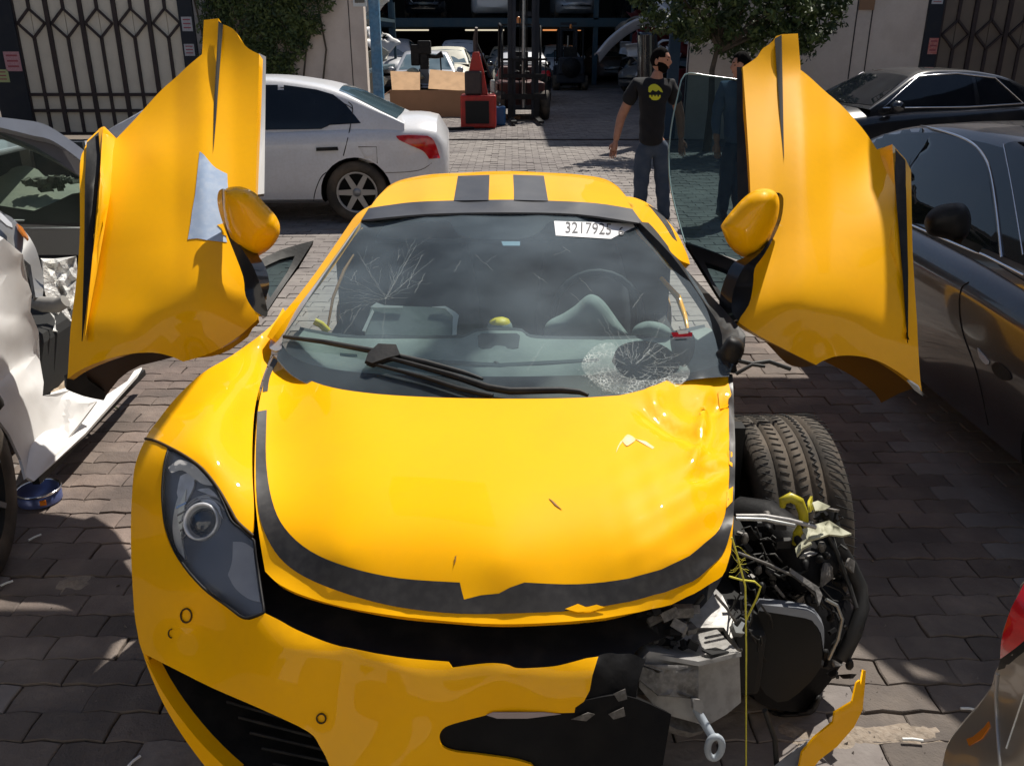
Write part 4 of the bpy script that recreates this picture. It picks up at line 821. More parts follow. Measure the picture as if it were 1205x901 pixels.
MB().tube([PY(x, y, d_) for x, y, d_ in ((966, 612, 2.0), (985, 650, 1.96), (1000, 690, 1.94), (1008, 715, 1.9))], .006, 6).build('cable', M['rubber'], car)
MB().tube([PY(x, y, d_) for x, y, d_ in ((972, 705, 1.9), (985, 712), (991, 728), (986, 752), (975, 775)) for d_ in [1.88]] if False else [PY(x, y, 1.88) for x, y in ((972, 705), (985, 712), (991, 728), (986, 752), (975, 775))], .005, 6).build('cable', M['steel'], car)
MB().tube([PY(x, y, 1.9) for x, y in ((866, 607), (900, 607), (930, 612), (960, 620))], .006, 6).build('brake_pipe', M['alu'], car)
MB().tube([PY(x, y, 1.88) for x, y in ((866, 610), (900, 611), (935, 618))], .005, 6).build('brake_pipe', M['steel'], car)
MB().tube([PY(x, y, 1.9) for x, y in ((868, 650), (905, 664), (940, 680), (960, 700))], .004, 6).build('brake_pipe', M['alu_dirty'], car)
inflate('lower_duct', [(900, 833, 1), (925, 838), (950, 832), (963, 815), (966, 822), (958, 838), (940, 843), (915, 843)], 1.95, .04, M['black'], car, step=4)
MB().tube([PY(x, y, 2.0) for x, y in ((921, 596), (921, 589), (930, 585), (940, 590), (945, 603), (946, 616), (938, 628), (936, 640))], [.008, .012, .014, .014, .013, .013, .012, .010], 10).build('yellow_hose', M['yel_hose'], car)
for q, mm in (([(945, 624, 1), (962, 615, 1), (975, 612, 1), (988, 618, 1), (1001, 625, 1), (990, 627, 1), (975, 626, 1), (968, 632, 1), (950, 634, 1)], 'pale_rag'), ([(936, 644, 1), (942, 636, 1), (950, 632, 1), (955, 640, 1), (945, 647, 1), (937, 652, 1)], 'pale_rag'),
              ([(957, 592, 1), (962, 588, 1), (976, 595, 1), (972, 600, 1), (960, 603, 1)], 'pale_rag'), ([(952, 588, 1), (957, 586, 1), (958, 600, 1), (953, 600, 1)], 'yel_hose'), ([(940, 652, 1), (952, 646, 1), (962, 650, 1), (948, 656, 1)], 'alu'),
              ([(972, 662, 1), (984, 665, 1), (982, 680, 1), (968, 690, 1), (970, 676, 1)], 'alu_dirty'), ([(1000, 655, 1), (1008, 661, 1), (1004, 672, 1), (997, 668, 1)], 'alu_dirty'), ([(978, 774, 1), (990, 778, 1), (994, 784, 1), (984, 786, 1)], 'alu')):
    slab('torn_bracket', q, [(q[0][0], q[0][1], 1.93), (q[2][0], q[2][1], 1.95), (q[-1][0], q[-1][1], 1.90), (q[3][0] + 5, q[3][1] + 9, 1.9)], .006, M[mm], car, step=4, disp=lambda V2: np.stack([0 * V2[:, 0], .008 * np.sin(V2[:, 0] * .5), .003 * np.sin(V2[:, 1] * .7)], 1))
MB().tube([PY(x, y, 1.7) for x, y in ((861, 632), (868, 655), (877, 690), (878, 760), (878, 896), (877, 940))], .0022, 5).build('loose_string', M['string'], car)
MB().tube([PY(x, y, 1.75) for x, y in ((858, 678), (872, 682), (888, 684), (895, 690), (890, 705), (880, 725), (877, 735))], .0025, 5).build('loose_string', M['string'], car)
for k in range(7):
    x0, y0 = 860 + random.uniform(-3, 6), 655 + random.uniform(-10, 25)
    MB().tube([PY(x0 + 3.5 * i, y0 + 4 * sin(i * .8 + k) + i * (k - 3) * .8, 1.78) for i in range(6)], .0005, 4).build('loose_string', M['string'], car)
for pts, w_ in ((((790, 755), (800, 750), (815, 715), (828, 700)), .005), (((788, 770), (796, 755), (806, 765), (812, 775)), .004), (((842, 700), (855, 715), (868, 735)), .004), (((866, 735), (872, 728), (880, 732), (876, 742)), .006), (((900, 835), (905, 850), (912, 870), (914, 900), (910, 930)), .007)):
    MB().tube([PY(x, y, 1.72) for x, y in pts], w_, 6).build('wire', M['rubber'] if w_ > .0045 else M['alu_dirty'], car)
slab('connector', [(862, 733, 1), (872, 727, 1), (878, 734, 1), (876, 745, 1), (866, 744, 1)], [(862, 733, 1.74), (878, 734, 1.74), (870, 745, 1.72)], .03, M['steel'], car, step=5)
slab('connector', [(866, 745, 1), (874, 747, 1), (877, 760, 1), (872, 766, 1), (868, 756, 1)], [(866, 745, 1.74), (874, 747, 1.74), (872, 766, 1.72)], .02, M['black'], car, step=5)
MB().tube([PY(x, y, 2.6) for x, y in ((868, 424), (885, 428), (905, 425), (930, 434))], .008, 6).build('loose_cable', M['rubber'], car)
MB().tube([PY(x, y, 2.55) for x, y in ((866, 440), (885, 429), (900, 431))], .006, 6).build('loose_cable', M['rubber'], car)
inflate('hinge_mount', [(848, 410, 1), (858, 396), (872, 400), (876, 412), (868, 428), (856, 436), (847, 424)], 2.62, .05, M['black'], car, step=4)
# inner arch and chassis, shade put into their near-black colour
MB().box((.60, 2.5, .36), (.10, .9, .36)).box((.40, 1.95, .30), (.5, .3, .2)).build('inner_arch', M['dark'], car, bevel=.02)

# small torn things packed between the duct and the wheel
rw = random.Random(11); cl = MB(); wr_ = MB(); al_ = MB()
for k in range(120):
    x, y = rw.uniform(868, 1000), rw.uniform(600, 800)
    if y > 700 + (x - 868) * .3 and x < 965: continue
    if x > 985 and y < 640: continue
    p = PY(x, y, rw.uniform(1.98, 2.10) - (y - 600) * .0007); q_r = Matrix.Rotation(rw.random() * 3, 3, 'X') @ Matrix.Rotation(rw.random() * 3, 3, 'Z'); m_ = (cl, cl, cl, al_)[k % 4]
    if k % 3: m_.box(p, (rw.uniform(.01, .045), rw.uniform(.006, .03), rw.uniform(.006, .02)), rot=q_r, taper=rw.uniform(.5, 1))
    else: m_.lathe([(0, 0), (.008, 0), (.011, .01), (.008, .022), (.004, .03), (0, .03)], p, M=q_r, n=8)
for k in range(26):
    x, y = rw.uniform(865, 960), rw.uniform(600, 700); d_ = rw.uniform(1.94, 2.04); pts = []
    for i in range(7): pts.append(PY(x, y, d_)); x += rw.uniform(2, 14); y += rw.uniform(-8, 16); d_ += rw.uniform(-.02, .02)
    wr_.tube(pts, rw.choice((.002, .003, .004)), 5)
for k in range(12):
    x, y = rw.uniform(862, 900), rw.uniform(690, 760); pts = []
    for i in range(5): pts.append(PY(x, y, 1.78 + .02 * i)); x += rw.uniform(-8, 9); y += rw.uniform(2, 16)
    wr_.tube(pts, rw.choice((.0015, .0025)), 5)
for k in range(30):
    x, y = rw.uniform(755, 815), rw.uniform(715, 765); p = PY(x, y, rw.uniform(1.66, 1.72)); (al_ if k % 3 == 0 else cl).box(p, (rw.uniform(.01, .05), rw.uniform(.006, .03), rw.uniform(.006, .02)), rot=Matrix.Rotation(rw.random() * 3, 3, 'X') @ Matrix.Rotation(rw.random() * 3, 3, 'Z'))
tag(cl.build('broken_clips', M['black'], car), kind='stuff'); tag(wr_.build('torn_wiring', M['rubber'], car), kind='stuff'); tag(al_.build('broken_metal', M['alu_dirty'], car), kind='stuff')

# torn-off bumper corner lying in front
pf = Field([(1018, 790, .34), (1014, 820, .28), (1005, 845, .22), (975, 875, .14), (945, 901, .10), (960, 860, .20), (988, 835, .27), (1000, 810, .31), (935, 930, .04)])
piece = thing('broken_bumper_piece', 'torn yellow bumper corner standing on the pavers beside the wrecked sports car', 'car part', tuple(PZ(970, 880, 0)))
patch('painted_skin', [(1016, 788, 1), (1019, 789, 1), (1018, 805), (1015, 835), (1005, 855, 1), (985, 878, 1), (965, 893), (950, 912), (945, 935, 1), (936, 925, 1), (944, 885, 1), (958, 868), (980, 850, 1), (982, 838, 1), (1003, 825, 1), (1008, 803, 1), (1012, 800, 1), (1013, 805, 1)], pf, M['yellow'], piece, step=5, sm=1, th=.005)
patch('grey_lining', [(905, 905, 1), (925, 890), (950, 872, 1), (944, 890, 1), (938, 925, 1), (915, 935, 1)], Field([(905, 905, .05), (950, 872, .17), (944, 890, .12), (938, 925, .05), (915, 935, .02)]), mat('grey_plastic', (.19, .20, .23), .5, noise=[(14, (.1, .1, .11), .4, 4)]), piece, step=6, sm=1, th=.006)
# ================================================================ more paints
M.update(
    wall=mat('beige_render', (.74, .63, .54), .9, noise=[(1.1, (.66, .55, .47), .6, 5), (25, (.78, .68, .6), .4, 5), (3, (.5, .40, .33), .3, 7)], bump=(90, .12)),
    wall_pale=mat('pale_render', (.52, .50, .50), .9, noise=[(1.5, (.44, .42, .42), .6, 5)]),
    gate_board=mat('gate_board', (.76, .69, .57), .75, noise=[(2.5, (.64, .57, .47), .6, 5), (30, (.8, .73, .6), .4, 4)]),
    gate_board_dark=mat('gate_board_dark', (.20, .16, .125), .75, noise=[(2.5, (.15, .12, .10), .6, 5)]),
    iron=mat('painted_iron', (.040, .028, .028), .6, noise=[(8, (.07, .045, .04), .5, 5)]),
    post=mat('dark_post', (.014, .018, .028), .6, noise=[(6, (.03, .03, .035), .5, 5)]),
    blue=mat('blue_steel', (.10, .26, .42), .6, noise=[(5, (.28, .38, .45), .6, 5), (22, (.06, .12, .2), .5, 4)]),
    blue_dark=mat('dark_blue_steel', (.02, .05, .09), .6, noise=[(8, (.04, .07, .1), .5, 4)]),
    white_paint=mat('white_car_paint', (.70, .70, .72), .35, coat=.5, noise=[(3, (.60, .59, .60), .6, 5), (40, (.55, .53, .50), .3, 5)]),
    silver_paint=mat('silver_car_paint', (.42, .43, .46), .4, metal=.4, coat=.5, noise=[(5, (.34, .34, .35), .6, 5)]),
    black_paint=mat('black_car_paint', (.012, .013, .016), .25, coat=.8, noise=[(4, (.04, .038, .036), .5, 5)]),
    navy_paint=mat('dark_blue_grey_paint', (.026, .022, .026), .3, coat=.95, noise=[(3, (.038, .034, .042), .6, 5), (60, (.06, .06, .07), .2, 4)]),
    grey_paint=mat('grey_car_paint', (.16, .155, .15), .4, coat=.5, noise=[(5, (.11, .11, .11), .6, 5)]),
    beige_paint=mat('beige_car_paint', (.30, .265, .22), .38, metal=.35, coat=.6, noise=[(9, (.24, .21, .18), .6, 5)]),
    maroon=mat('maroon_paint', (.12, .01, .012), .4, coat=.3),
    red=mat('red_machine_paint', (.42, .022, .015), .5, noise=[(7, (.22, .02, .015), .7, 5)]),
    red_dark=mat('dark_red_paint', (.075, .014, .012), .55, noise=[(7, (.05, .02, .018), .7, 5)]),
    card=mat('cardboard', (.62, .38, .20), .85, noise=[(5, (.42, .25, .13), .5, 4)]),  # flap cardboard, paler in colour to look sunlit
    card_dark=mat('cardboard_shaded', (.34, .19, .11), .85, noise=[(5, (.28, .16, .09), .5, 4)]),  # darker copy for the box sides, shade put into the colour
    leaf=mat('leaf_green', (.055, .085, .022), .6, objvar=.1), leaf2=mat('leaf_dark', (.03, .05, .016), .6), leaf3=mat('leaf_light', (.09, .12, .03), .6),
    bark=mat('bark', (.11, .085, .06), .9, noise=[(12, (.06, .05, .04), .6, 5)]),
    skin=mat('skin', (.45, .22, .14), .55, noise=[(20, (.30, .14, .09), .4, 4)]), hair=mat('black_hair', (.005, .004, .004), .95, spec=.1),
    tee=mat('black_tshirt', (.008, .008, .010), .9, noise=[(10, (.014, .013, .016), .6, 4)], bump=(14, .4)), jeans=mat('dark_jeans', (.045, .065, .10), .9, noise=[(9, (.085, .105, .14), .6, 5)], bump=(16, .5)),
    shirt=mat('blue_shirt', (.10, .14, .22), .9, noise=[(9, (.07, .1, .16), .6, 4)], bump=(12, .4)),
    rim=mat('alloy_rim', (.36, .35, .34), .4, metal=.6), wheelblack=mat('wheel_black', (.012, .012, .012), .8),  # wheelblack: plain black of wheel wells and hubs
    orange_lens=mat('orange_lens', (.75, .22, .02), .2, coat=.5), clear_lens=mat('clear_lens', (.55, .56, .58), .15, coat=.6),
    sheetglass=mat('pale_car_glass', (.08, .13, .16), .06, coat=.5, noise=[(2, (.16, .22, .25), .6, 3)]),
    cream=mat('dusty_cream_paint', (.55, .53, .44), .5, noise=[(4, (.42, .40, .33), .6, 5)]),
)

# ================================================================ perimeter wall, gates, posts
YW = 17.2
def plane_px(px, py, Y=YW): p = PY(px, py, Y); return p[0], p[2]
w = MB().box((-4.36, YW + .13, 1.75), (3.3, .26, 3.5)).build('wall_body', M['wall'], wl := thing('courtyard_wall', 'beige rendered wall with ivy behind the white sedan', 'wall', (-4.4, YW + .13, 0)))
MB().box((-3.0 + .02, YW - .004, 1.75), (.014, .012, 3.5)).build('wall_joint', M['iron'], wl)
x0, z0 = plane_px(416, 8); x1, z1 = plane_px(432, 8)
MB().box(((x0 + x1) / 2, YW - .01, z0 + .35), (x1 - x0, .03, .7)).build('window_frame', M['white'], wl)
MB().box(((x0 + x1) / 2, YW - .02, z0 + .36), (x1 - x0 - .07, .03, .6)).build('window_pane', M['tint'], wl)
wr = thing('courtyard_wall', 'beige rendered wall behind the tree, right of the yard entrance', 'wall', (5.5, YW + .13, 0))
MB().box((5.50, YW + .13, 1.75), (4.4, .26, 3.5)).build('wall_body', M['wall'], wr)
for px_ in (1005, 1023, 812):
    X, _ = plane_px(px_, 40); MB().box((X, YW - .004, 1.75), (.02, .012, 3.5)).build('wall_joint', M['iron'], wr)
x0, z0 = plane_px(1010, 12); x1, _ = plane_px(1028, 12)
MB().box(((x0 + x1) / 2, YW - .01, z0 + .2), (x1 - x0, .03, .4)).build('vent_opening', M['card_dark'], wr)
X, _ = plane_px(241, 40)
MB().box((X, YW + .1, 1.75), (.40, .2, 3.5)).build('pillar_body', M['wall_pale'], thing('gate_pillar', 'pale rendered pillar between the left gate and the ivy wall', 'pillar', (X, YW + .1, 0)))

def gate(label, xs, zc, top, board, bottom, rails, postx, postw, post2=None, grp='iron gates'):
    g = thing('iron_gate', label, 'gate', ((xs[0] + xs[-1]) / 2, YW, 0)); step = xs[1] - xs[0]; xl, xr = xs[0] - step / 2, xs[-1] + step / 2
    n = 10
    bw = (xr - xl) / (2 * len(xs))
    for i in range(2 * len(xs)):
        MB().box((xl + bw * (i + .5), YW + .05, (bottom + top) / 2), (bw - .012, .02, top - bottom)).build('board', board, g)
    MB().box(((xl + xr) / 2, YW + .075, (bottom + top) / 2), (xr - xl, .012, top - bottom)).build('back_sheet', board, g)
    for x in [xl] + [x + step / 2 for x in xs]:
        MB().box((x, YW, (bottom + top) / 2), (.075, .05, top - bottom)).build('main_bar', M['iron'], g)
    h = step * .40
    for x in xs:
        MB().box((x, YW + .004, (bottom + zc - h) / 2), (.055, .035, zc - h - bottom)).build('thin_bar', M['iron'], g)
        MB().box((x, YW + .004, (top + zc + h) / 2), (.055, .035, top - zc - h)).build('thin_bar', M['iron'], g)
        d = MB(); q = [(x, YW - .01, zc + h), (x + h, YW - .01, zc), (x, YW - .01, zc - h), (x - h, YW - .01, zc)]
        for i in range(4): d.beam(q[i], q[(i + 1) % 4], .05, .035)
        d.build('diamond', M['iron'], g)
    for z in rails: MB().box(((xl + xr) / 2, YW - .004, z), (xr - xl, .045, .055)).build('rail', M['iron'], g)
    MB().box(((xl + xr) / 2, YW + .03, top), (xr - xl + .1, .08, .08)).build('top_rail', M['iron'], g)
    return g
xs = [plane_px(p, 28)[0] for p in (37, 77, 116.5, 156, 196)]
g1 = gate('dark iron gate with diamond pattern and pale boards at the left', xs, 2.05, 3.2, M['gate_board'], .08, (.81, .52, .1), 0, 0)
xs2 = [plane_px(1124, 42)[0] + .615 * k for k in range(5)]
g2 = gate('dark iron gate with diamond pattern and brown boards at the right', xs2, 1.86, 3.2, M['gate_board_dark'], .62, (.62, .3, .08), 0, 0)
MB().box(((xs2[0] + xs2[-1]) / 2, YW + .05, .32), (3.1, .03, .58)).build('kick_panel', M['post'], g2)
def post(label, px0, px1, py, mats, h=3.4, dy=.0, stick=()):
    xa, _ = plane_px(px0, py); xb, _ = plane_px(px1, py); p = thing('gate_post', label, 'post', ((xa + xb) / 2, YW + dy, 0))
    MB().box(((xa + xb) / 2, YW + dy, h / 2), (xb - xa, .14, h)).build('post_body', mats, p, bevel=.008)
    for (a, b, c, d, m_, nm) in stick:
        A, zb_ = plane_px(a, d, YW + dy - .075); B, zt_ = plane_px(c, b, YW + dy - .075)
        s_ = MB().box(((A + B) / 2, YW + dy - .076, (zb_ + zt_) / 2), (B - A, .006, zt_ - zb_)).build(nm, m_, p)
        for k in range(3): MB().box(((A + B) / 2, YW + dy - .0805, zt_ - (k + .7) * (zt_ - zb_) / 3.6), ((B - A) * .7, .002, (zt_ - zb_) * .09)).build('print_line', M['pinkish'], s_)
    return p
M['pink'] = mat('pink_notice', (.55, .30, .32), .7, noise=[(40, (.35, .15, .2), .5, 4)]); M['pinkish'] = mat('notice_print', (.35, .08, .1), .7)
M['greenish'] = mat('faded_green_notice', (.42, .46, .22), .7); M['redn'] = mat('red_notice', (.55, .16, .13), .7, noise=[(30, (.6, .4, .35), .6, 4)]); M['whiten'] = mat('white_notice', (.50, .50, .52), .7, noise=[(30, (.3, .3, .33), .6, 4)])
post('dark gate post with pink and green notices at the far left', -12, 25, 60, M['post'], stick=((8, 61, 22, 84, M['pink'], 'notice'), (-8, 82, 9, 97, M['greenish'], 'notice')))
post('dark gate post with torn white notices, right of the left gate', 214, 231, 40, M['post'], stick=((215, 20, 225, 37, M['whiten'], 'notice'), (218, 52, 228, 66, M['whiten'], 'notice')))
post('dark gate post with red and white notices at the right', 1086, 1103, 45, M['post'], stick=((1091, 45, 1105, 64, M['redn'], 'notice'), (1085, 88, 1098, 107, M['whiten'], 'notice'), (1096, -6, 1111, 5, M['clear_lens'], 'notice')))
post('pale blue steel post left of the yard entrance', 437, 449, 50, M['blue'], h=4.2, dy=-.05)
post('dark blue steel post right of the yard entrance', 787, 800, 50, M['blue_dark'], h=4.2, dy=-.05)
rail = MB().box((.35, 17.0, .012), (5.9, .07, .02)).build('gate_track', M['iron']); tag(rail, 'thin steel gate track laid across the yard entrance', 'gate track')
rail.data.transform(Matrix.Translation((-.35, -17.0, 0))); rail.location = (.35, 17.0, 0)

# ---------------------------------------------------------------- foliage
def leaves(mb_, c, rad, n, size, flat=None):
    for _ in range(n):
        while True:
            p = rng.uniform(-1, 1, 3)
            if (p ** 2).sum() < 1: break
        p = np.array(c) + p * np.array(rad); a = rng.normal(0, 1, 3); a /= np.linalg.norm(a); b = np.cross(a, rng.normal(0, 1, 3)); b /= np.linalg.norm(b) + 1e-9
        if flat: a[1] *= .3
        s = size * rng.uniform(.6, 1.3); mb_.add([p - a * s, p + b * s * .38, p + a * s, p - b * s * .38], [(0, 1, 2, 3)])
ivy = thing('ivy', 'dense dark green ivy hanging over the beige wall', 'climbing plant', (-5.0, YW - .1, 0))
poly = [(236, -60), (400, -60), (396, 0), (386, 16), (380, 10), (376, 38), (366, 46), (356, 68), (350, 92), (338, 100), (320, 96), (300, 92), (270, 100), (246, 96)]
mbs = [MB(), MB(), MB()]
for k in range(900):
    px_, py_ = random.uniform(236, 402), random.uniform(-60, 102)
    if not inside((px_, py_), poly): continue
    X, Z = plane_px(px_, py_); leaves(random.choice(mbs), (X, YW - .14 - random.random() * .12, Z), (.14, .09, .14), 22, .05, True)
for q, mm in zip(mbs, ('leaf', 'leaf2', 'leaf3')): tag(q.build('foliage', M[mm], ivy), kind='stuff')
b = MB()
for k in range(7): x = -5.9 + k * .37; b.tube([(x, YW - .03, 0), (x + .1, YW - .05, .8), (x + .25, YW - .05, 1.6), (x + .1, YW - .05, 2.8)], .018, 5)
b.build('vine_stem', M['bark'], ivy)
def tree(label, base, blobs, trunk_pts, r0, leafn=26, size=.055):
    t = thing('leafy_tree', label, 'tree', base)
    MB().tube(trunk_pts, [r0 * (1 - .6 * i / (len(trunk_pts) - 1)) for i in range(len(trunk_pts))], 8).build('trunk', M['bark'], t)
    top = Vector(trunk_pts[-1]); br = MB()
    for (c, r_) in blobs: br.tube([top - Vector((0, 0, .4)), (top + Vector(c)) / 2 + Vector((0, 0, .1)), c], [.03, .02, .008], 5)
    br.build('branch', M['bark'], t); ms = [MB(), MB(), MB()]
    for (c, r_) in blobs:
        for k in range(int(28 * r_ * r_ * 4)):
            d = rng.normal(0, 1, 3); d /= np.linalg.norm(d); rr2 = r_ * rng.uniform(.35, 1.05)
            leaves(ms[int(rng.integers(0, 3))], np.array(c) + d * rr2 * np.array([1, .8, .8]), (.12, .12, .10), leafn, size)
    for q, mm in zip(ms, ('leaf', 'leaf2', 'leaf3')): tag(q.build('crown', M[mm], t), kind='stuff')
    return t
def bp(px_, py_, Y, r_): p = PY(px_, py_, Y); return (tuple(p), r_)
tr_b = PY(846, 0, 15.2)
tree('bushy dark green tree growing before the right-hand wall behind the second man', (tr_b[0], 15.2, 0),
     [bp(790, 8, 15.2, .62), bp(835, 22, 15.0, .65), bp(880, 30, 15.3, .7), bp(925, 28, 15.1, .68), bp(955, 15, 15.2, .62), bp(965, 38, 15.4, .32), bp(850, -20, 15.2, .8), bp(910, -20, 15.2, .85), bp(945, 62, 15.2, .28), bp(810, 40, 15.1, .28), bp(865, 55, 15.4, .3), bp(800, -40, 15.2, .8), bp(900, -70, 15.2, .9), bp(760, -10, 15.1, .4), bp(985, 2, 15.2, .35)],
     [(tr_b[0], 15.2, 0), (tr_b[0] + .02, 15.2, .7), (tr_b[0] - .02, 15.2, 1.3), (tr_b[0] + .1, 15.2, 2.0)], .075)

# ================================================================ a car of ordinary shape
def interp(x, xs, ys): return float(np.interp(x, xs, ys))
def wheel_simple(c, rad, wid, parent, side=1, spokes=6, hi=True):
    """wheel with its axle along y (local), rim facing side*y"""
    Mz = Matrix.Rotation(-side * pi / 2, 3, 'X'); n = 28 if hi else 14
    prof = [(rad * .68, -wid * .5), (rad * .9, -wid * .52), (rad, -wid * .38), (rad, wid * .38), (rad * .95, wid * .48), (rad * .80, wid * .52), (rad * .68, wid * .46), (rad * .66, wid * .2)]
    w = MB().lathe([(rad * .67, -wid * .4), (rad * .66, wid * .40), (rad * .62, wid * .34), (rad * .60, wid * .05), (0, wid * .05)], c, M=Mz, n=n).build('wheel', M['wheelblack'], parent, world=False)
    MB().lathe(prof, c, M=Mz, n=n).build('tyre', M['tyre'], w, world=False)
    if hi:
        r = MB(); r.lathe([(rad * .67, wid * .44), (rad * .62, wid * .46), (rad * .60, wid * .36)], c, M=Mz, n=n); r.lathe([(rad * .16, wid * .30), (rad * .14, wid * .40), (0, wid * .42)], c, M=Mz, n=12)
        for k in range(spokes):
            a = 2 * pi * k / spokes; d = Vector((cos(a), sin(a), 0)); e = Vector((-sin(a), cos(a), 0)); q = []
            for rr_, ww, h in ((.13, .10, .38), (.62, .075, .42)):
                for s_ in (-1, 1): q.append(Vector(c) + Mz @ (d * rad * rr_ + e * s_ * rad * ww + Vector((0, 0, wid * h))))
                for s_ in (-1, 1): q.append(Vector(c) + Mz @ (d * rad * rr_ + e * s_ * rad * ww * .8 + Vector((0, 0, wid * (h - .2)))))
            r.add(q, [(0, 1, 5, 4), (0, 4, 6, 2), (1, 3, 7, 5)])
        r.build('rim', M['rim'], w, world=False)
    return w
def bvh_of(*obs):
    V = []; F = []
    for o in obs:
        mw = o.matrix_world; k = len(V); V += [mw @ v.co for v in o.data.vertices]; F += [tuple(i + k for i in p.vertices) for p in o.data.polygons]
    return BVHTree.FromPolygons(V, F)
def cast_px(name, outl, bvh, m, parent, off=.006, step=6, sm=4, th=.004, holes=()):
    """lay a shape seen at the given points onto a built body"""
    poly = smooth_poly(outl, sm) if sm > 1 else [tuple(p[:2]) for p in outl]
    hs = [smooth_poly(h, sm) if sm > 1 else h for h in holes]
    V2, F = fill(poly, step, hs); V = []; ok = []
    for x, y in V2:
        d = Vector(ray(x, y)); h = bvh.ray_cast(Vector(CAM), d.normalized())
        if h[0] is None: V.append(np.zeros(3)); ok.append(False)
        else: V.append(np.array(h[0]) - np.array(d.normalized()) * off); ok.append(True)
    F = [f for f in F if all(ok[i] for i in f)]
    if not F: return None
    F = face_cam(V, F)
    used = sorted({i for f in F for i in f}); mp = {i: k for k, i in enumerate(used)}; V = np.array([V[i] for i in used]); F = [tuple(mp[i] for i in f) for f in F]
    if th: V, F = shell(V, F, th)
    # express in the parent's own frame
    mw = Matrix.Identity(4)
    q = parent
    while q: mw = q.matrix_basis @ mw; q = q.parent
    inv = mw.inverted(); V = [tuple(inv @ Vector(v)) for v in V]
    return mk(name, V, F, m, parent, True, world=False)
def line_px(name, pts, bvh, w_, m, parent, off=.002, sm=4, n=5):
    P = []
    for x, y in smooth_poly(pts, sm, False):
        d = Vector(ray(x, y)).normalized(); h = bvh.ray_cast(Vector(CAM), d)
        if h[0] is not None: P.append(h[0] - d * off)
    if len(P) < 2: return
    mw = Matrix.Identity(4); q = parent
    while q: mw = q.matrix_basis @ mw; q = q.parent
    inv = mw.inverted(); return MB().tube([inv @ p for p in P], w_, n).build(name, m, parent, world=False)
SED = dict(x=[-2.25, -2.19, -2.0, -1.6, -1.0, -.3, .4, 1.0, 1.5, 1.9, 2.12, 2.23],
           w=[.66, .79, .845, .865, .88, .885, .885, .88, .86, .81, .72, .56], zb=[.42, .27, .22, .20, .20, .20, .20, .20, .20, .20, .25, .36],
           zs=[.80, .92, .95, .95, .93, .91, .90, .87, .82, .74, .66, .58], zt=[.84, 1.0, 1.05, 1.05, 1.0, .96, .96, .98, .93, .84, .74, .62],
           gx=[-1.72, -1.15, -.6, 0, .28, 1.08], gz=[1.03, 1.33, 1.42, 1.43, 1.40, .95], wb=.80, wr=.56)
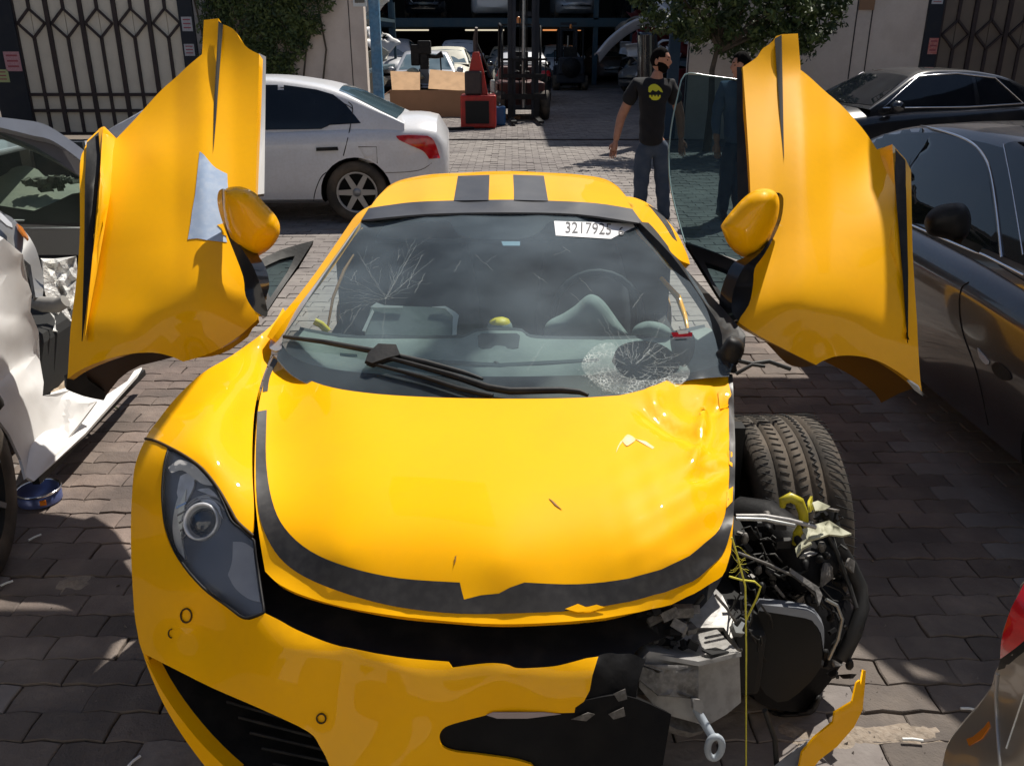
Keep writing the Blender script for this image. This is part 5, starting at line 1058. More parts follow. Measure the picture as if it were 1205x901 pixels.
def sedan(label, loc, rz, paint, length=4.5, height=1.45, width=1.77, hi=True, glassm=None, group=None, name='parked_car', cat='car', prof=None, lamps=True, generic_glass=True, shut='black'):
    S = dict(SED); S.update(prof or {}); t = thing(name, label, cat, loc, rz, group)
    t.matrix_world = Matrix.Translation(loc) @ Matrix.Rotation(rz, 4, 'Z')
    kx, ky, kz = length / 4.5, width / 1.77, height / 1.45; glassm = glassm or M['tint']
    def body_rows(n):
        rows = []
        for x in np.linspace(S['x'][0], S['x'][-1], n):
            w, zb, zs, zt = (interp(x, S['x'], S[k]) for k in ('w', 'zb', 'zs', 'zt')); m_ = (zb + zs) * .5
            half = [(0, zb), (w * .82, zb), (w * .955, zb + .05), (w * .985, zb + .16), (w, m_), (w * .99, zs - .13), (w * .965, zs - .05), (w * .90, zs), (w * .6, zs + (zt - zs) * .75), (0, zt)]
            rows.append([(x * kx, -y * ky, z * kz) for y, z in half] + [(x * kx, y * ky, z * kz) for y, z in reversed(half[1:-1])])
        return rows
    n = 44 if hi else 16; rows = body_rows(n); m_ = len(rows[0]); V = [p for r in rows for p in r]; F = []
    for i in range(n - 1):
        for j in range(m_): F.append((i * m_ + j, (i + 1) * m_ + j, (i + 1) * m_ + (j + 1) % m_, i * m_ + (j + 1) % m_))
    F.append(tuple(range(m_))); F.append(tuple(reversed(range((n - 1) * m_, n * m_))))
    body = mk('body', V, F, paint, t, True, world=False, sharp=50)
    rad = .315 * kz; ax = (1.36 * kx, -1.30 * kx)
    if hi:
        cut = MB()
        for a in ax:
            for s_ in (-1, 1): cut.lathe([(0, -.2), (rad * 1.16, -.2), (rad * 1.16, .2), (0, .2)], (a, s_ * width * .46, rad * .98), M=Matrix.Rotation(pi / 2, 3, 'X'), n=28)
        co = cut.build('cutter', M['wheelblack'], None); body.data.materials.append(M['wheelblack'])
        bm_ = body.modifiers.new('arch', 'BOOLEAN'); bm_.operation = 'DIFFERENCE'; bm_.object = co; bm_.solver = 'EXACT'; bm_.material_mode = 'TRANSFER'
        cw = co.matrix_world.copy(); co.matrix_world = t.matrix_world
        bpy.context.view_layer.update()
        me = bpy.data.meshes.new_from_object(body.evaluated_get(bpy.context.evaluated_depsgraph_get())); body.modifiers.clear(); body.data = me; me.name = 'body'
        me.set_sharp_from_angle(angle=R(40)); bpy.data.objects.remove(co)
    for a in ax:
        for s_ in (-1, 1): wheel_simple((a, s_ * (width * .5 - .13), rad), rad, .2, t, s_, hi=hi)
    # glasshouse
    gx, gz = S['gx'], S['gz']; zmax = max(gz); N = 26 if hi else 10; rows = []
    xs_ = np.linspace(gx[0], gx[-1], N)
    def hw(z): return S['wb'] - (S['wb'] - S['wr']) * max(0, (z - .9) / (zmax - .9)) ** 1.25
    for x in xs_:
        zr = interp(x, gx, gz)
        if hi:   # soften the roof corners
            zr = sum(interp(x + d_, gx, gz) for d_ in (-.16, -.08, 0, .08, .16)) / 5 if gx[0] + .1 < x < gx[-1] - .1 else zr
        z0 = .86; zz = [z0 + (zr - z0) * f for f in (0, .3, .6, .84, .95)]
        half = [(hw(z), z) for z in zz]; we = hw(zr - .03); half += [(we - .05, zr - .008), (we * .6, zr + .006), (0, zr + .015)]
        rows.append([(x * kx, -y * ky, z * kz) for y, z in half] + [(x * kx, y * ky, z * kz) for y, z in reversed(half[:-1])])
    V, F = grid_surf(rows, 1, 1); gh = mk('roof', V, [tuple(reversed(f)) for f in F], paint, t, True, world=False)
    bpy.context.view_layer.update()
    if generic_glass:
        bv = BVHTree.FromPolygons([v.co for v in gh.data.vertices], [tuple(p.vertices) for p in gh.data.polygons])
        def proj(nm, poly, fn, d, m, step=.12, off=.006, par=gh):
            V2, F2 = fill(smooth_poly(poly, 3 if hi else 1), step); P = []; ok = []
            for a, b_ in V2:
                o_ = Vector(fn(a, b_)); h = bv.ray_cast(o_, Vector(d))
                ok.append(h[0] is not None); P.append(np.array(h[0]) - np.array(d) * off if h[0] is not None else np.zeros(3))
            F2 = [f for f in F2 if all(ok[i] for i in f)]
            if F2: mk(nm, P, face_cam(P, F2, np.array(P)[0] - np.array(d) * 20), m, par, True, world=False)
        st = .12 if hi else .4
        a_, b_ = gx[1] + .06, gx[-1] - .12; rf_, rr_ = gx[-2], gx[1]
        for s_ in (-1, 1):
            zt_ = zmax - .07
            proj('side_window', [(-.62 * 1, .96, 1), (rr_ * .98 - .28, 1.0, 1), (rr_ + .02, zt_ - .09), (-.6, zt_, 1)][::1], lambda a, b_: (a * kx, s_ * 2, b_ * kz), (0, -s_, 0), glassm, st)
            proj('side_window', [(-.54, .96, 1), (-.54, zt_, 1), (.1, zt_), (rf_ + .02, zt_ - .06), (.92, .97, 1)], lambda a, b_: (a * kx, s_ * 2, b_ * kz), (0, -s_, 0), glassm, st)
        k_ = .70
        proj('windscreen', [(gx[-1] - .07, -k_, 1), (gx[-1] - .04, 0), (gx[-1] - .07, k_, 1), (rf_ + .1, .52, 1), (rf_ + .07, 0), (rf_ + .1, -.52, 1)], lambda a, b_: (a * kx, b_ * ky, 3), (0, 0, -1), glassm, st)
        proj('rear_window', [(gx[0] + .08, -k_, 1), (gx[0] + .06, 0), (gx[0] + .08, k_, 1), (rr_ - .03, .54, 1), (rr_ - .01, 0), (rr_ - .03, -.54, 1)], lambda a, b_: (a * kx, b_ * ky, 3), (0, 0, -1), glassm, st)
    if lamps:
        bb = BVHTree.FromPolygons([v.co for v in body.data.vertices], [tuple(p.vertices) for p in body.data.polygons])
        def lampat(nm, poly, sx, m):
            V2, F2 = fill(smooth_poly(poly, 3 if hi else 1), .06 if hi else .2); P = []; ok = []
            for a, b_ in V2:
                h = bb.ray_cast(Vector((sx * 4, a * ky, b_ * kz)), Vector((-sx, 0, 0)))
                ok.append(h[0] is not None); P.append(np.array(h[0]) + np.array([sx * .006, 0, .003]) if h[0] is not None else np.zeros(3))
            F2 = [f for f in F2 if all(ok[i] for i in f)]
            if F2: mk(nm, P, face_cam(P, F2, np.array([sx * 20, 0, 1.])), m, t, True, world=False)
        for s_ in (-1, 1):
            lampat('tail_lamp', [(s_ * .46, .74, 1), (s_ * .80, .72, 1), (s_ * .83, .88, 1), (s_ * .5, .86, 1)], -1, M['red_lens'])
            lampat('headlight', [(s_ * .42, .60, 1), (s_ * .76, .62, 1), (s_ * .77, .76, 1), (s_ * .5, .71, 1)], 1, M['clear_lens'])
        lampat('grille', [(-.36, .52, 1), (.36, .52, 1), (.40, .66, 1), (-.40, .66, 1)], 1, M['black'])
        lampat('lower_grille', [(-.5, .30, 1), (.5, .30, 1), (.45, .42, 1), (-.45, .42, 1)], 1, M['black'])
        lampat('number_plate', [(-.22, .70, 1), (.22, .70, 1), (.22, .80, 1), (-.22, .80, 1)], -1, M['paper'])
        for s_ in (-1, 1):
            w_ = S['wb'] * ky
            MB().lathe([(0, -.09), (.05, -.085), (.075, -.03), (.08, .03), (.06, .08), (0, .09)], (.78 * kx, s_ * (w_ + .12), .98 * kz), axis='Y', n=10).beam((.76 * kx, s_ * w_, .93 * kz), (.78 * kx, s_ * (w_ + .08), .96 * kz), .05, .03).build('door_mirror', paint if paint is not M['white_paint'] else M['white_paint'], t, world=False)
    t['_b'] = 1; del t['_b']
    return t, body, gh
# ================================================================ white sedan beyond the left door, seen from its side
# its nose points left (-X); local +x = front
ws, wb_, wg_ = sedan('white sedan parked side-on behind the raised left door, red tail lamp towards the yard', (-2.93, 9.80, 0), pi + R(3), M['white_paint'], length=4.45, height=1.45, width=1.70, generic_glass=True, lamps=False,
                     prof=dict(gx=[-1.82, -1.12, -.55, .05, .35, 1.2], gz=[1.0, 1.33, 1.42, 1.43, 1.40, .93], zt=[.84, 1.0, 1.05, 1.05, 1.0, .96, .93, .90, .82, .72, .62, .54], zs=[.80, .92, .95, .95, .93, .91, .88, .82, .74, .66, .58, .5]))
bv = bvh_of(wb_, wg_)
def dark_or(n, *a, **k): return cast_px(n, *a, **k)
for ch in [c for c in wg_.children if c.name.startswith(('side_window', 'rear_window'))]:
    if ch.name.startswith('rear'): ch.data.materials[0] = M['sheetglass']
cast_px('door_window', [(313, 108, 1), (312, 153, 1), (378, 152, 1), (390, 146), (407, 133, 1), (408, 129), (400, 121), (385, 114), (355, 108), (330, 106)], bv, M['tint'], ws, off=.009, sm=3)
cast_px('tail_lamp', [(466, 160, 1), (480, 159), (503, 160, 1), (511, 166), (518, 186, 1), (505, 187, 1), (498, 178), (485, 172), (470, 165)], bv, M['red_lens'], ws, off=.012, sm=3, th=.01)
cast_px('fuel_flap', [(422, 173, 1), (443, 173, 1), (444, 192, 1), (422, 192, 1)], bv, M['white_paint'], ws, off=.004, sm=1)
line_px('fuel_flap_gap', [(422, 173), (443, 173), (444, 192), (422, 192), (422, 173)], bv, .004, M['seam'], ws, sm=1)
line_px('door_gap', [(410, 120), (415, 128), (411, 155), (402, 190), (396, 197), (380, 206), (372, 222), (369, 236)], bv, .005, M['black'], ws)
line_px('window_frame_line', [(330, 103), (360, 107), (390, 115), (412, 126), (415, 130)], bv, .004, M['black'], ws)
cast_px('door_handle', [(372, 174, 1), (397, 173, 1), (398, 177, 1), (372, 178, 1)], bv, M['black'], ws, off=.02, sm=1, step=8, th=.02)
cast_px('bumper_corner', [(503, 188, 1), (518, 187, 1), (528, 205, 1), (526, 215, 1), (508, 214, 1)], bv, M['white_paint'], ws, off=.006, sm=1)
line_px('bumper_gap', [(440, 203), (470, 203), (495, 200), (508, 192)], bv, .003, M['seam'], ws)

# dark blue-grey sedan on the right, facing the camera
bs, bb_, bg_ = sedan('dusty dark blue sedan beside the raised right door, roof dulled by dust', (2.88, 4.15, 0), -pi / 2, M['navy_paint'], length=4.8, height=1.42, width=1.84, generic_glass=True, lamps=False)
bv = bvh_of(bb_, bg_)
trim = [(1012, 158), (1022, 152), (1039, 147.5), (1056, 146.5), (1073, 147), (1097, 151), (1127, 160), (1146, 170), (1158, 184), (1166, 204), (1173, 247), (1179, 303)]
line_px('window_trim', trim, bv, .007, M['chrome'], bs, off=.012)
cast_px('front_window', [(1096, 156, 1), (1110, 157), (1128, 163), (1145, 174), (1156, 188), (1163, 208), (1169, 250), (1174, 296, 1), (1146, 291, 1), (1115, 279, 1), (1074, 262, 1), (1072, 200, 1)], bv, M['tint'], bs, off=.012, sm=3)
cast_px('rear_side_window', [(1014, 160, 1), (1030, 152), (1050, 150), (1086, 151, 1), (1084, 158), (1070, 192, 1), (1068, 260, 1), (1040, 250), (1012, 240, 1)], bv, M['tint'], bs, off=.012, sm=3)
line_px('belt_trim', [(1066, 262), (1080, 268), (1115, 283), (1146, 296), (1160, 301), (1205, 324)], bv, .006, M['chrome'], bs, off=.01)
cast_px('windscreen', [(1182, 170, 1), (1195, 166), (1240, 165, 1), (1260, 300, 1), (1205, 300, 1), (1196, 250)], bv, M['tint'], bs, off=.012, sm=2)
line_px('windscreen_trim', [(1181, 170), (1188, 205), (1196, 250), (1204, 300)], bv, .004, M['chrome'], bs, off=.01)
line_px('wing_gap', [(1140, 332), (1131, 340), (1129, 365), (1134, 395), (1150, 440), (1163, 500)], bv, .003, M['black'], bs)
line_px('bonnet_gap', [(1175, 312), (1205, 330), (1240, 350)], bv, .003, M['black'], bs)
cast_px('side_marker', [(1150, 409, 1), (1153, 413), (1163, 425), (1160, 429), (1152, 420)], bv, M['clear_lens'], bs, off=.01, sm=2, step=5)
cast_px('side_vent', [(1166, 430, 1), (1174, 426), (1187, 437), (1189, 446), (1180, 447), (1170, 440)], bv, M['black'], bs, off=.008, sm=3, step=5)
inflate('door_mirror', [(1087, 262, 1), (1091, 252), (1102, 243), (1120, 239), (1134, 240), (1141, 249), (1143, 262), (1139, 277), (1128, 284), (1108, 280), (1092, 275)], 3.55, .10, M['black'], None, step=4)
mo = bpy.context.scene.collection.objects[-1]
def adopt(o, parent):
    """hang a mesh built in world space under a thing without moving it"""
    mw = Matrix.Identity(4); q = parent
    while q: mw = q.matrix_basis @ mw; q = q.parent
    o.data.transform(mw.inverted()); o.parent = parent
adopt(mo, bs)
o_ = MB().beam(PY(1128, 282, 3.5), PY(1150, 292, 3.5), .06, .03).build('mirror_stalk', M['black'], None); adopt(o_, bs)

# black sedan parked before the right-hand wall
sedan('black sedan with chrome window line parked before the right-hand wall', (5.55, 12.9, 0), pi + R(14), M['black_paint'], height=1.43)
bks = [o for o in C.objects if o.get('label', '').startswith('black sedan with chrome')][0]
for s_ in (-1, 1):
    MB().tube([(-1.3, s_ * .80, .97), (-.4, s_ * .815, .94), (.9, s_ * .80, .95), (.3, s_ * .62, 1.33), (-.3, s_ * .60, 1.36), (-.9, s_ * .64, 1.30), (-1.3, s_ * .80, .97)], .010, 5).build('window_trim', M['chrome'], bks, world=False)

# car corner at the lower right: rear quarter with red lamp
rc_ = thing('parked_car', 'beige car cut off at the lower right corner, red tail lamp showing', 'car', (1.9, .9, 0))
q_ = Field([(1190, 690, 1.00), (1178, 740, .93), (1172, 770, .86), (1168, 800, .72), (1150, 830, .60), (1125, 860, .50), (1111, 890, .42), (1104, 930, .30), (1250, 680, 1.03), (1300, 780, .92), (1250, 850, .74), (1220, 800, .83), (1200, 900, .62), (1160, 900, .55), (1300, 960, .5), (1180, 960, .4), (1205, 720, .98)], reg=1e-3)
patch('body', [(1176, 784, 1), (1190, 770, 1), (1215, 752, 1), (1330, 760, 1), (1330, 990, 1), (1104, 990, 1), (1106, 930), (1112, 885), (1124, 862), (1150, 832, 1), (1166, 810), (1171, 790)], q_, M['beige_paint'], rc_, step=10, th=.006, sm=2)
patch('tail_lamp', [(1206, 684, 1), (1198, 700), (1190, 715), (1183, 735), (1178, 755), (1177, 775, 1), (1195, 762), (1215, 745, 1), (1300, 735, 1), (1300, 660, 1), (1215, 672, 1)], q_, M['red_lens'], rc_, step=8, off=.004, th=.02, sm=2)
patch('lamp_seal', [(1174, 788, 1), (1177, 775, 1), (1196, 761), (1216, 744, 1), (1300, 734, 1), (1300, 760, 1), (1218, 757, 1), (1198, 772), (1182, 786, 1)], q_, M['black'], rc_, step=8, off=.001, th=.012, sm=2)
patch('bumper_reflector', [(1137, 869, 1), (1145, 866, 1), (1158, 855, 1), (1163, 848, 1), (1164, 854, 1), (1155, 868, 1), (1140, 877, 1)], q_, M['orange_lens'], rc_, step=5, off=.006, th=.006, sm=2)
MB().tube(q_.at(smooth_poly([(1174, 792), (1172, 820), (1174, 860), (1178, 910)], 3, False), .002), .0035, 5).build('bumper_gap', M['silver'], rc_)
MB().tube(q_.at(smooth_poly([(1215, 790), (1204, 820), (1194, 850), (1184, 880)], 3, False), .001), .0015, 5).build('scratch', M['white'], rc_)
P = q_.at([(1104, 990), (1106, 930), (1112, 885), (1124, 862), (1150, 832), (1166, 810), (1176, 784), (1178, 755), (1183, 735), (1198, 700), (1206, 684), (1240, 668), (1300, 660)])
V, F = grid_surf([P, P + np.array([.06, .05, -.03]), P + np.array([.30, .08, -.08]), P + np.array([1.2, .0, -.1])], 3, 3)
mk('far_side', V, face_cam(V, F, np.array([1.0, 5, 3.])), M['beige_paint'], rc_)
MB().box((1.75, .6, .75), (1.2, .8, .55)).build('boot', M['beige_paint'], rc_, bevel=.1)

# wreck in white wrap at the left, its wheel and sill
wk = thing('wrecked_car', 'crumpled white wrecked car with torn plastic at the left edge', 'wrecked car', (-2.6, 3.6, 0))
def crump(a, f1, f2, sd=0):
    def fn(V2):
        x, y = V2[:, 0], V2[:, 1]
        r_ = random.Random(sd + 5); x = x + 6 * np.sin(y * .05 + sd); n_ = np.zeros(len(x))
        for k in range(5):
            an = r_.uniform(-.9, .9) + (0 if k % 2 else 1.2); L_ = r_.choice((38, 55, 80)) * (1 if k < 3 else .55); ph = r_.uniform(0, 2)
            n_ += np.abs(((x * cos(an) + y * sin(an)) / L_ + ph) % 2 - 1) * (L_ / 55)
        n_ = n_ * .8 if f1 < .1 else np.abs(np.sin(x * f1 + 2 * np.sin(y * f2 + sd))) + .6 * np.abs(np.sin(y * f1 * 1.3 + 1.5 * np.sin(x * f2 * 1.4 + sd))) + .35 * np.abs(np.sin((x + y) * f1 * 2.1 + sd))
        return np.stack([a * .4 * n_, -a * n_, a * .5 * n_], 1)
    return fn
M['white_wrap'] = mat('white_torn_panel', (.76, .75, .74), .5, noise=[(4, (.62, .61, .60), .6, 5), (3, (.42, .38, .33), .35, 8)], bump=(5, .1))
M['plastic'] = mat('crinkled_white_plastic', (.70, .70, .68), .35, coat=.3, bump=[(16, .8), (40, .5)], noise=[(9, (.55, .50, .40), .5, 5)])
fw_ = slab('front_wing', [(0, 296, 1), (10, 292, 1), (22, 300, 1), (38, 312, 1), (40, 340, 1), (44, 352, 1), (42, 372, 1), (52, 395, 1), (57, 430, 1), (62, 455, 1), (60, 470, 1), (90, 462, 1), (120, 475, 1), (100, 500, 1), (60, 545, 1), (38, 562, 1), (30, 540), (22, 512), (10, 492), (0, 480, 1), (-30, 470, 1), (-30, 300, 1)],
     [(0, 300, 3.6), (38, 312, 3.7), (44, 352, 3.65), (57, 430, 3.8), (120, 475, 3.8), (38, 562, 3.12), (0, 480, 3.1), (-30, 400, 3.2), (20, 400, 3.45), (60, 500, 3.5)], .01, M['white_wrap'], wk, step=5, disp=crump(.085, .045, .022, 3)); fw_.data.set_sharp_from_angle(angle=R(14))
slab('sill_panel', [(60, 462, 1), (90, 452, 1), (120, 468, 1), (150, 448, 1), (158, 436, 1), (167, 432, 1), (160, 442, 1), (100, 510, 1), (40, 566, 1), (30, 560, 1), (36, 520, 1)],
     [(60, 462, 3.9), (120, 468, 4.0), (167, 432, 4.38), (100, 505, 3.62), (40, 564, 3.12), (36, 520, 3.3)], .012, M['white_wrap'], wk, step=8, off=.10)
MB().beam(PY(168, 438, 4.42), PY(42, 566, 3.16), .03, .03).build('sill_edge', M['black'], wk)
slab('footwell_lining', [(55, 420, 1), (62, 414, 1), (80, 410, 1), (96, 418, 1), (100, 440, 1), (110, 455, 1), (125, 470, 1), (90, 478, 1), (62, 468, 1)], [(55, 420, 4.2), (96, 418, 4.4), (125, 470, 3.95), (62, 468, 3.9)], .01, mat('dirty_cream_lining', (.50, .42, .32), .8, noise=[(9, (.28, .20, .13), .8, 5)], bump=(12, .5)), wk, step=6, disp=crump(.02, .12, .06), smooth=False)
slab('grey_wing', [(-20, 240, 1), (0, 248, 1), (14, 256, 1), (20, 262, 1), (32, 275), (42, 292), (48, 312), (52, 330), (50, 350, 1), (42, 350, 1), (36, 312, 1), (20, 298, 1), (0, 290, 1), (-20, 290, 1)], [(0, 248, 4.6), (30, 272, 4.4), (50, 330, 4.2), (0, 292, 4.2), (42, 350, 4.0), (20, 298, 4.2)], .02, M['grey_paint'], wk, step=7, sm=3)
slab('chrome_edge', [(0, 250, 1), (3, 252, 1), (14, 263, 1), (15, 268, 1), (8, 265, 1), (0, 258, 1)], [(0, 250, 4.5), (14, 263, 4.4), (0, 258, 4.4)], .01, M['silver'], wk, off=.05, step=4, sm=1)
slab('orange_marker', [(20, 263, 1), (26, 267, 1), (33, 278, 1), (34, 282, 1), (28, 276, 1), (22, 268, 1)], [(20, 263, 4.5), (33, 278, 4.35), (28, 276, 4.3)], .01, M['orange_lens'], wk, off=.06, step=4, sm=1)
slab('door_opening', [(38, 300, 1), (55, 300, 1), (96, 300, 1), (98, 420, 1), (56, 425, 1), (42, 372, 1)], [(38, 300, 4.7), (96, 300, 4.8), (98, 420, 4.6), (56, 425, 4.5)], .01, M['dark'], wk)
slab('torn_plastic', [(51, 308, 1), (65, 306, 1), (92, 305, 1), (93, 330, 1), (92, 380, 1), (86, 415, 1), (78, 408), (70, 395), (66, 375), (68, 360, 1), (62, 352, 1), (56, 330, 1)], [(51, 308, 4.5), (92, 305, 4.6), (86, 415, 4.3), (66, 375, 4.3), (92, 380, 4.4)], .006, M['plastic'], wk, step=6, disp=crump(.05, .14, .07, 2), smooth=False)
slab('torn_plastic', [(50, 306, 1), (58, 320, 1), (70, 345, 1), (80, 365, 1), (86, 380, 1), (78, 372, 1), (66, 360, 1), (54, 352, 1), (55, 364, 1), (64, 372, 1), (66, 388, 1), (68, 390, 1), (62, 389, 1), (66, 378, 1), (58, 366, 1), (52, 340, 1)], [(50, 306, 4.3), (86, 380, 4.2), (62, 389, 4.1), (54, 352, 4.2)], .006, M['plastic'], wk, step=6, off=.1, smooth=False)
MB().tube([PY(42, 357, 4.05), PY(50, 358, 4.02), PY(68, 359, 4.0), (PY(77, 354, 4.0))], [.03, .038, .036, .030], 12).build('grab_pipe', mat('dusty_grey_pipe', (.26, .25, .23), .8, noise=[(12, (.18, .17, .16), .6, 4)]), wk)
MB().box((-2.85, 3.7, .32), (1.2, 1.5, .34)).build('wreck_core', M['dark'], wk, bevel=.05)
MB().box((-3.6, 4.4, .40), (1.2, .9, .4)).build('wreck_core', M['dark'], wk, bevel=.08)
wc = (-1.93, 2.62, .33); Mz = Matrix.Rotation(R(12), 3, 'Z') @ Matrix.Rotation(pi / 2, 3, 'Y')
wq = MB().lathe([(.21, .10), (.19, .05), (.04, .04), (0, .05)], wc, M=Mz, n=28).build('wheel', M['dark'], wk)
MB().lathe([(.22, -.1), (.29, -.115), (.325, -.09), (.33, 0), (.325, .09), (.29, .112), (.235, .11), (.215, .10)], wc, M=Mz, n=40).build('tyre', M['tyre'], wq)
r = MB()
for k in range(7):
    a = 2 * pi * k / 7; r.beam(Vector(wc) + Mz @ Vector((.04 * cos(a), .04 * sin(a), .07)), Vector(wc) + Mz @ Vector((.20 * cos(a), .20 * sin(a), .09)), .035, .02)
r.build('rim', mat('dark_alloy', (.10, .11, .13), .35, metal=.6), wq)
MB().tube([Vector(wc) + Vector((.02, 0, 0)) + Mz @ Vector((.40 * cos(a), .40 * sin(a), .06)) for a in np.linspace(R(120), R(260), 20)], .03, 8).build('arch_liner_infill', M['black'], wk)

# silver roofed dark car behind it
sv = thing('wrecked_car', 'dark car with silver roof edge and dusty cabin full of debris behind the white wreck', 'wrecked car', (-4.2, 6.3, 0))
slab('roof_edge', [(-40, 134, 1), (0, 138, 1), (25, 141), (45, 144), (60, 150), (80, 163), (100, 178), (125, 200, 1), (125, 214, 1), (100, 193), (78, 176), (58, 164), (40, 160, 1), (0, 150, 1), (-40, 146, 1)], [(-40, 140, 5.9), (0, 142, 5.9), (50, 150, 5.9), (125, 207, 5.7)], .06, M['silver_paint'], sv, step=7, sm=3)
slab('window_frame', [(-40, 146, 1), (0, 149, 1), (40, 158, 1), (60, 165), (80, 178), (125, 214, 1), (125, 228, 1), (95, 208), (70, 192), (40, 176), (0, 160, 1), (-40, 156, 1)], [(-40, 150, 5.92), (40, 162, 5.92), (125, 222, 5.75), (0, 155, 5.92)], .05, mat('grey_frame', (.13, .12, .12), .6), sv, step=7, sm=2)
slab('door_panel', [(-40, 262, 1), (30, 264, 1), (125, 268, 1), (125, 420, 1), (-40, 420, 1)], [(-40, 262, 5.85), (125, 268, 5.85), (-40, 420, 5.6), (125, 420, 5.6)], .05, M['black_paint'], sv, step=20, sm=1)
for yy in (259, 268): slab('waist_trim', [(-40, yy, 1), (125 if yy > 260 else 27, yy, 1), (125 if yy > 260 else 27, yy + 1.6, 1), (-40, yy + 1.6, 1)], [(-40, yy, 5.83), (125, yy, 5.83), (0, yy + 10, 5.83)], .02, M['silver'], sv, step=20, sm=1)
slab('seat_bench', [(-40, 205, 1), (0, 208), (14, 198), (30, 195), (45, 200), (60, 212), (95, 214), (125, 220, 1), (125, 262, 1), (-40, 262, 1)], [(-40, 205, 6.7), (30, 195, 6.7), (125, 216, 6.7), (-40, 262, 6.1), (125, 262, 6.1)], .05, mat('dusty_upholstery', (.25, .27, .22), .9, noise=[(4, (.15, .17, .15), .6, 5)], bump=(12, .3)), sv, step=9, sm=2)
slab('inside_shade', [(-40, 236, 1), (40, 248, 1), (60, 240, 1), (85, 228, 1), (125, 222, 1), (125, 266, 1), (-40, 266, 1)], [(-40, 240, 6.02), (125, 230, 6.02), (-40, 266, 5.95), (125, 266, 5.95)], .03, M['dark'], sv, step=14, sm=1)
MB().box((-4.9, 7.2, .80), (2.9, .05, .45)).build('far_door', M['seat'], sv)
MB().box((-4.85, 6.5, 1.06), (2.6, 1.2, .04)).build('roof', M['silver_paint'], sv, bevel=.015)
MB().box((-3.9, 7.15, .98), (.08, .05, .35)).build('far_pillar', M['grey_paint'], sv)
slab('window_glass', [(-40, 152, 1), (0, 156, 1), (40, 172, 1), (70, 190, 1), (125, 224, 1), (125, 262, 1), (-40, 262, 1)], [(-40, 152, 5.95), (125, 224, 5.8), (-40, 262, 5.9), (125, 262, 5.85)], 0, glass('grey_green_glass', (.62, .72, .66), dust=.16, dustcol=(.25, .30, .26)), sv, step=20, sm=1)
dbm = MB()
for k in range(70):
    x_ = random.gauss(58, 18); y_ = 212 + abs(random.gauss(0, 5)) - (3 if x_ > 60 else 0)
    if not 24 < x_ < 90: continue
    p = PY(x_, y_, 6.35); dbm.box(p, (random.uniform(.02, .09), random.uniform(.02, .06), random.uniform(.015, .04)), rot=Matrix.Rotation(random.random() * 3, 3, 'Z') @ Matrix.Rotation(random.uniform(-.5, .5), 3, 'X'))
tag(dbm.build('debris', mat('dusty_debris', (.07, .075, .06), .9, noise=[(20, (.22, .24, .19), .6, 4)]), sv), kind='stuff')

# blue-rimmed tin by the tyre
tn = thing('tin_can', 'blue-rimmed round tin lying beside the tyre of the white wreck', 'can', tuple(PZ(48, 585, 0)))
c_ = PZ(45, 575, .055)
MB().lathe([(.085, -.05), (.085, .0), (.080, .0), (.078, -.03), (0, -.035)], c_, n=28).build('can_body', mat('blue_can', (.10, .13, .30), .3, metal=.4, coat=.3), tn)
MB().lathe([(.087, -.004), (.090, .002), (.087, .006), (.080, .002)], c_, n=28).build('can_rim', M['chrome'], tn)
MB().box(np.array(c_) + np.array([.05, -.07, -.026]), (.024, .012, .022), rz=.4).build('can_label', M['orange_lens'], tn)
# small litter
def litter(name, label, px_, py_, size, m, rz_):
    p = PZ(px_, py_, .012); o = MB().tube([(-size / 2, 0, 0), (0, .002, .001), (size / 2, 0, 0)], .004, 8).build(name, m, None, world=False); o.location = p; o.rotation_euler = (0, 0, rz_)
    tag(o, label, 'litter')
litter('cigarette_end', 'white cigarette end with grey tip on the sunlit pavers by the wreck wheel', 41, 632, .05, M['white'], 1.0)
litter('cigarette_end', 'white cigarette end touching the tyre of the white wreck', 8, 686, .04, M['white'], .8)
litter('paper_scrap', 'green leaf-like scrap on the pavers below the raised left door', 137, 480, .05, M['leaf3'], -.7)
litter('cigarette_end', 'white cigarette end on the sunlit patch at the lower right', 1074, 870, .055, M['white'], -.1)
litter('cigarette_end', 'pale stub in the shade beside the beige car', 1140, 834, .045, M['white'], -.15)
litter('paper_scrap', 'pale thin stick in the shade in front of the yellow bumper', 158, 895, .04, M['paper'], 1.1)
# ================================================================ people
def skinned(name, P, E, Rd, m, parent, root=0, sub=2, disp=None):
    off = Vector(wpos(parent)); me = bpy.data.meshes.new(name)
    me.from_pydata([Vector(p) - off for p in P], E, []); o = link(name, me, None, parent)
    sm = o.modifiers.new('skin', 'SKIN'); sv_ = me.skin_vertices[0].data
    for i, r_ in enumerate(Rd): sv_[i].radius = r_ if isinstance(r_, tuple) else (r_, r_); sv_[i].use_root = (i == root)
    sm.use_smooth_shade = True; sb = o.modifiers.new('sub', 'SUBSURF'); sb.levels = sub; sb.render_levels = sub
    bpy.context.view_layer.update()
    me2 = bpy.data.meshes.new_from_object(o.evaluated_get(bpy.context.evaluated_depsgraph_get())); o.modifiers.clear(); o.data = me2; me2.name = name
    me2.materials.clear(); me2.materials.append(m); me2.polygons.foreach_set('use_smooth', [True] * len(me2.polygons))
    if disp:
        for v in me2.vertices: v.co += Vector(disp(v.co + off))
    return o
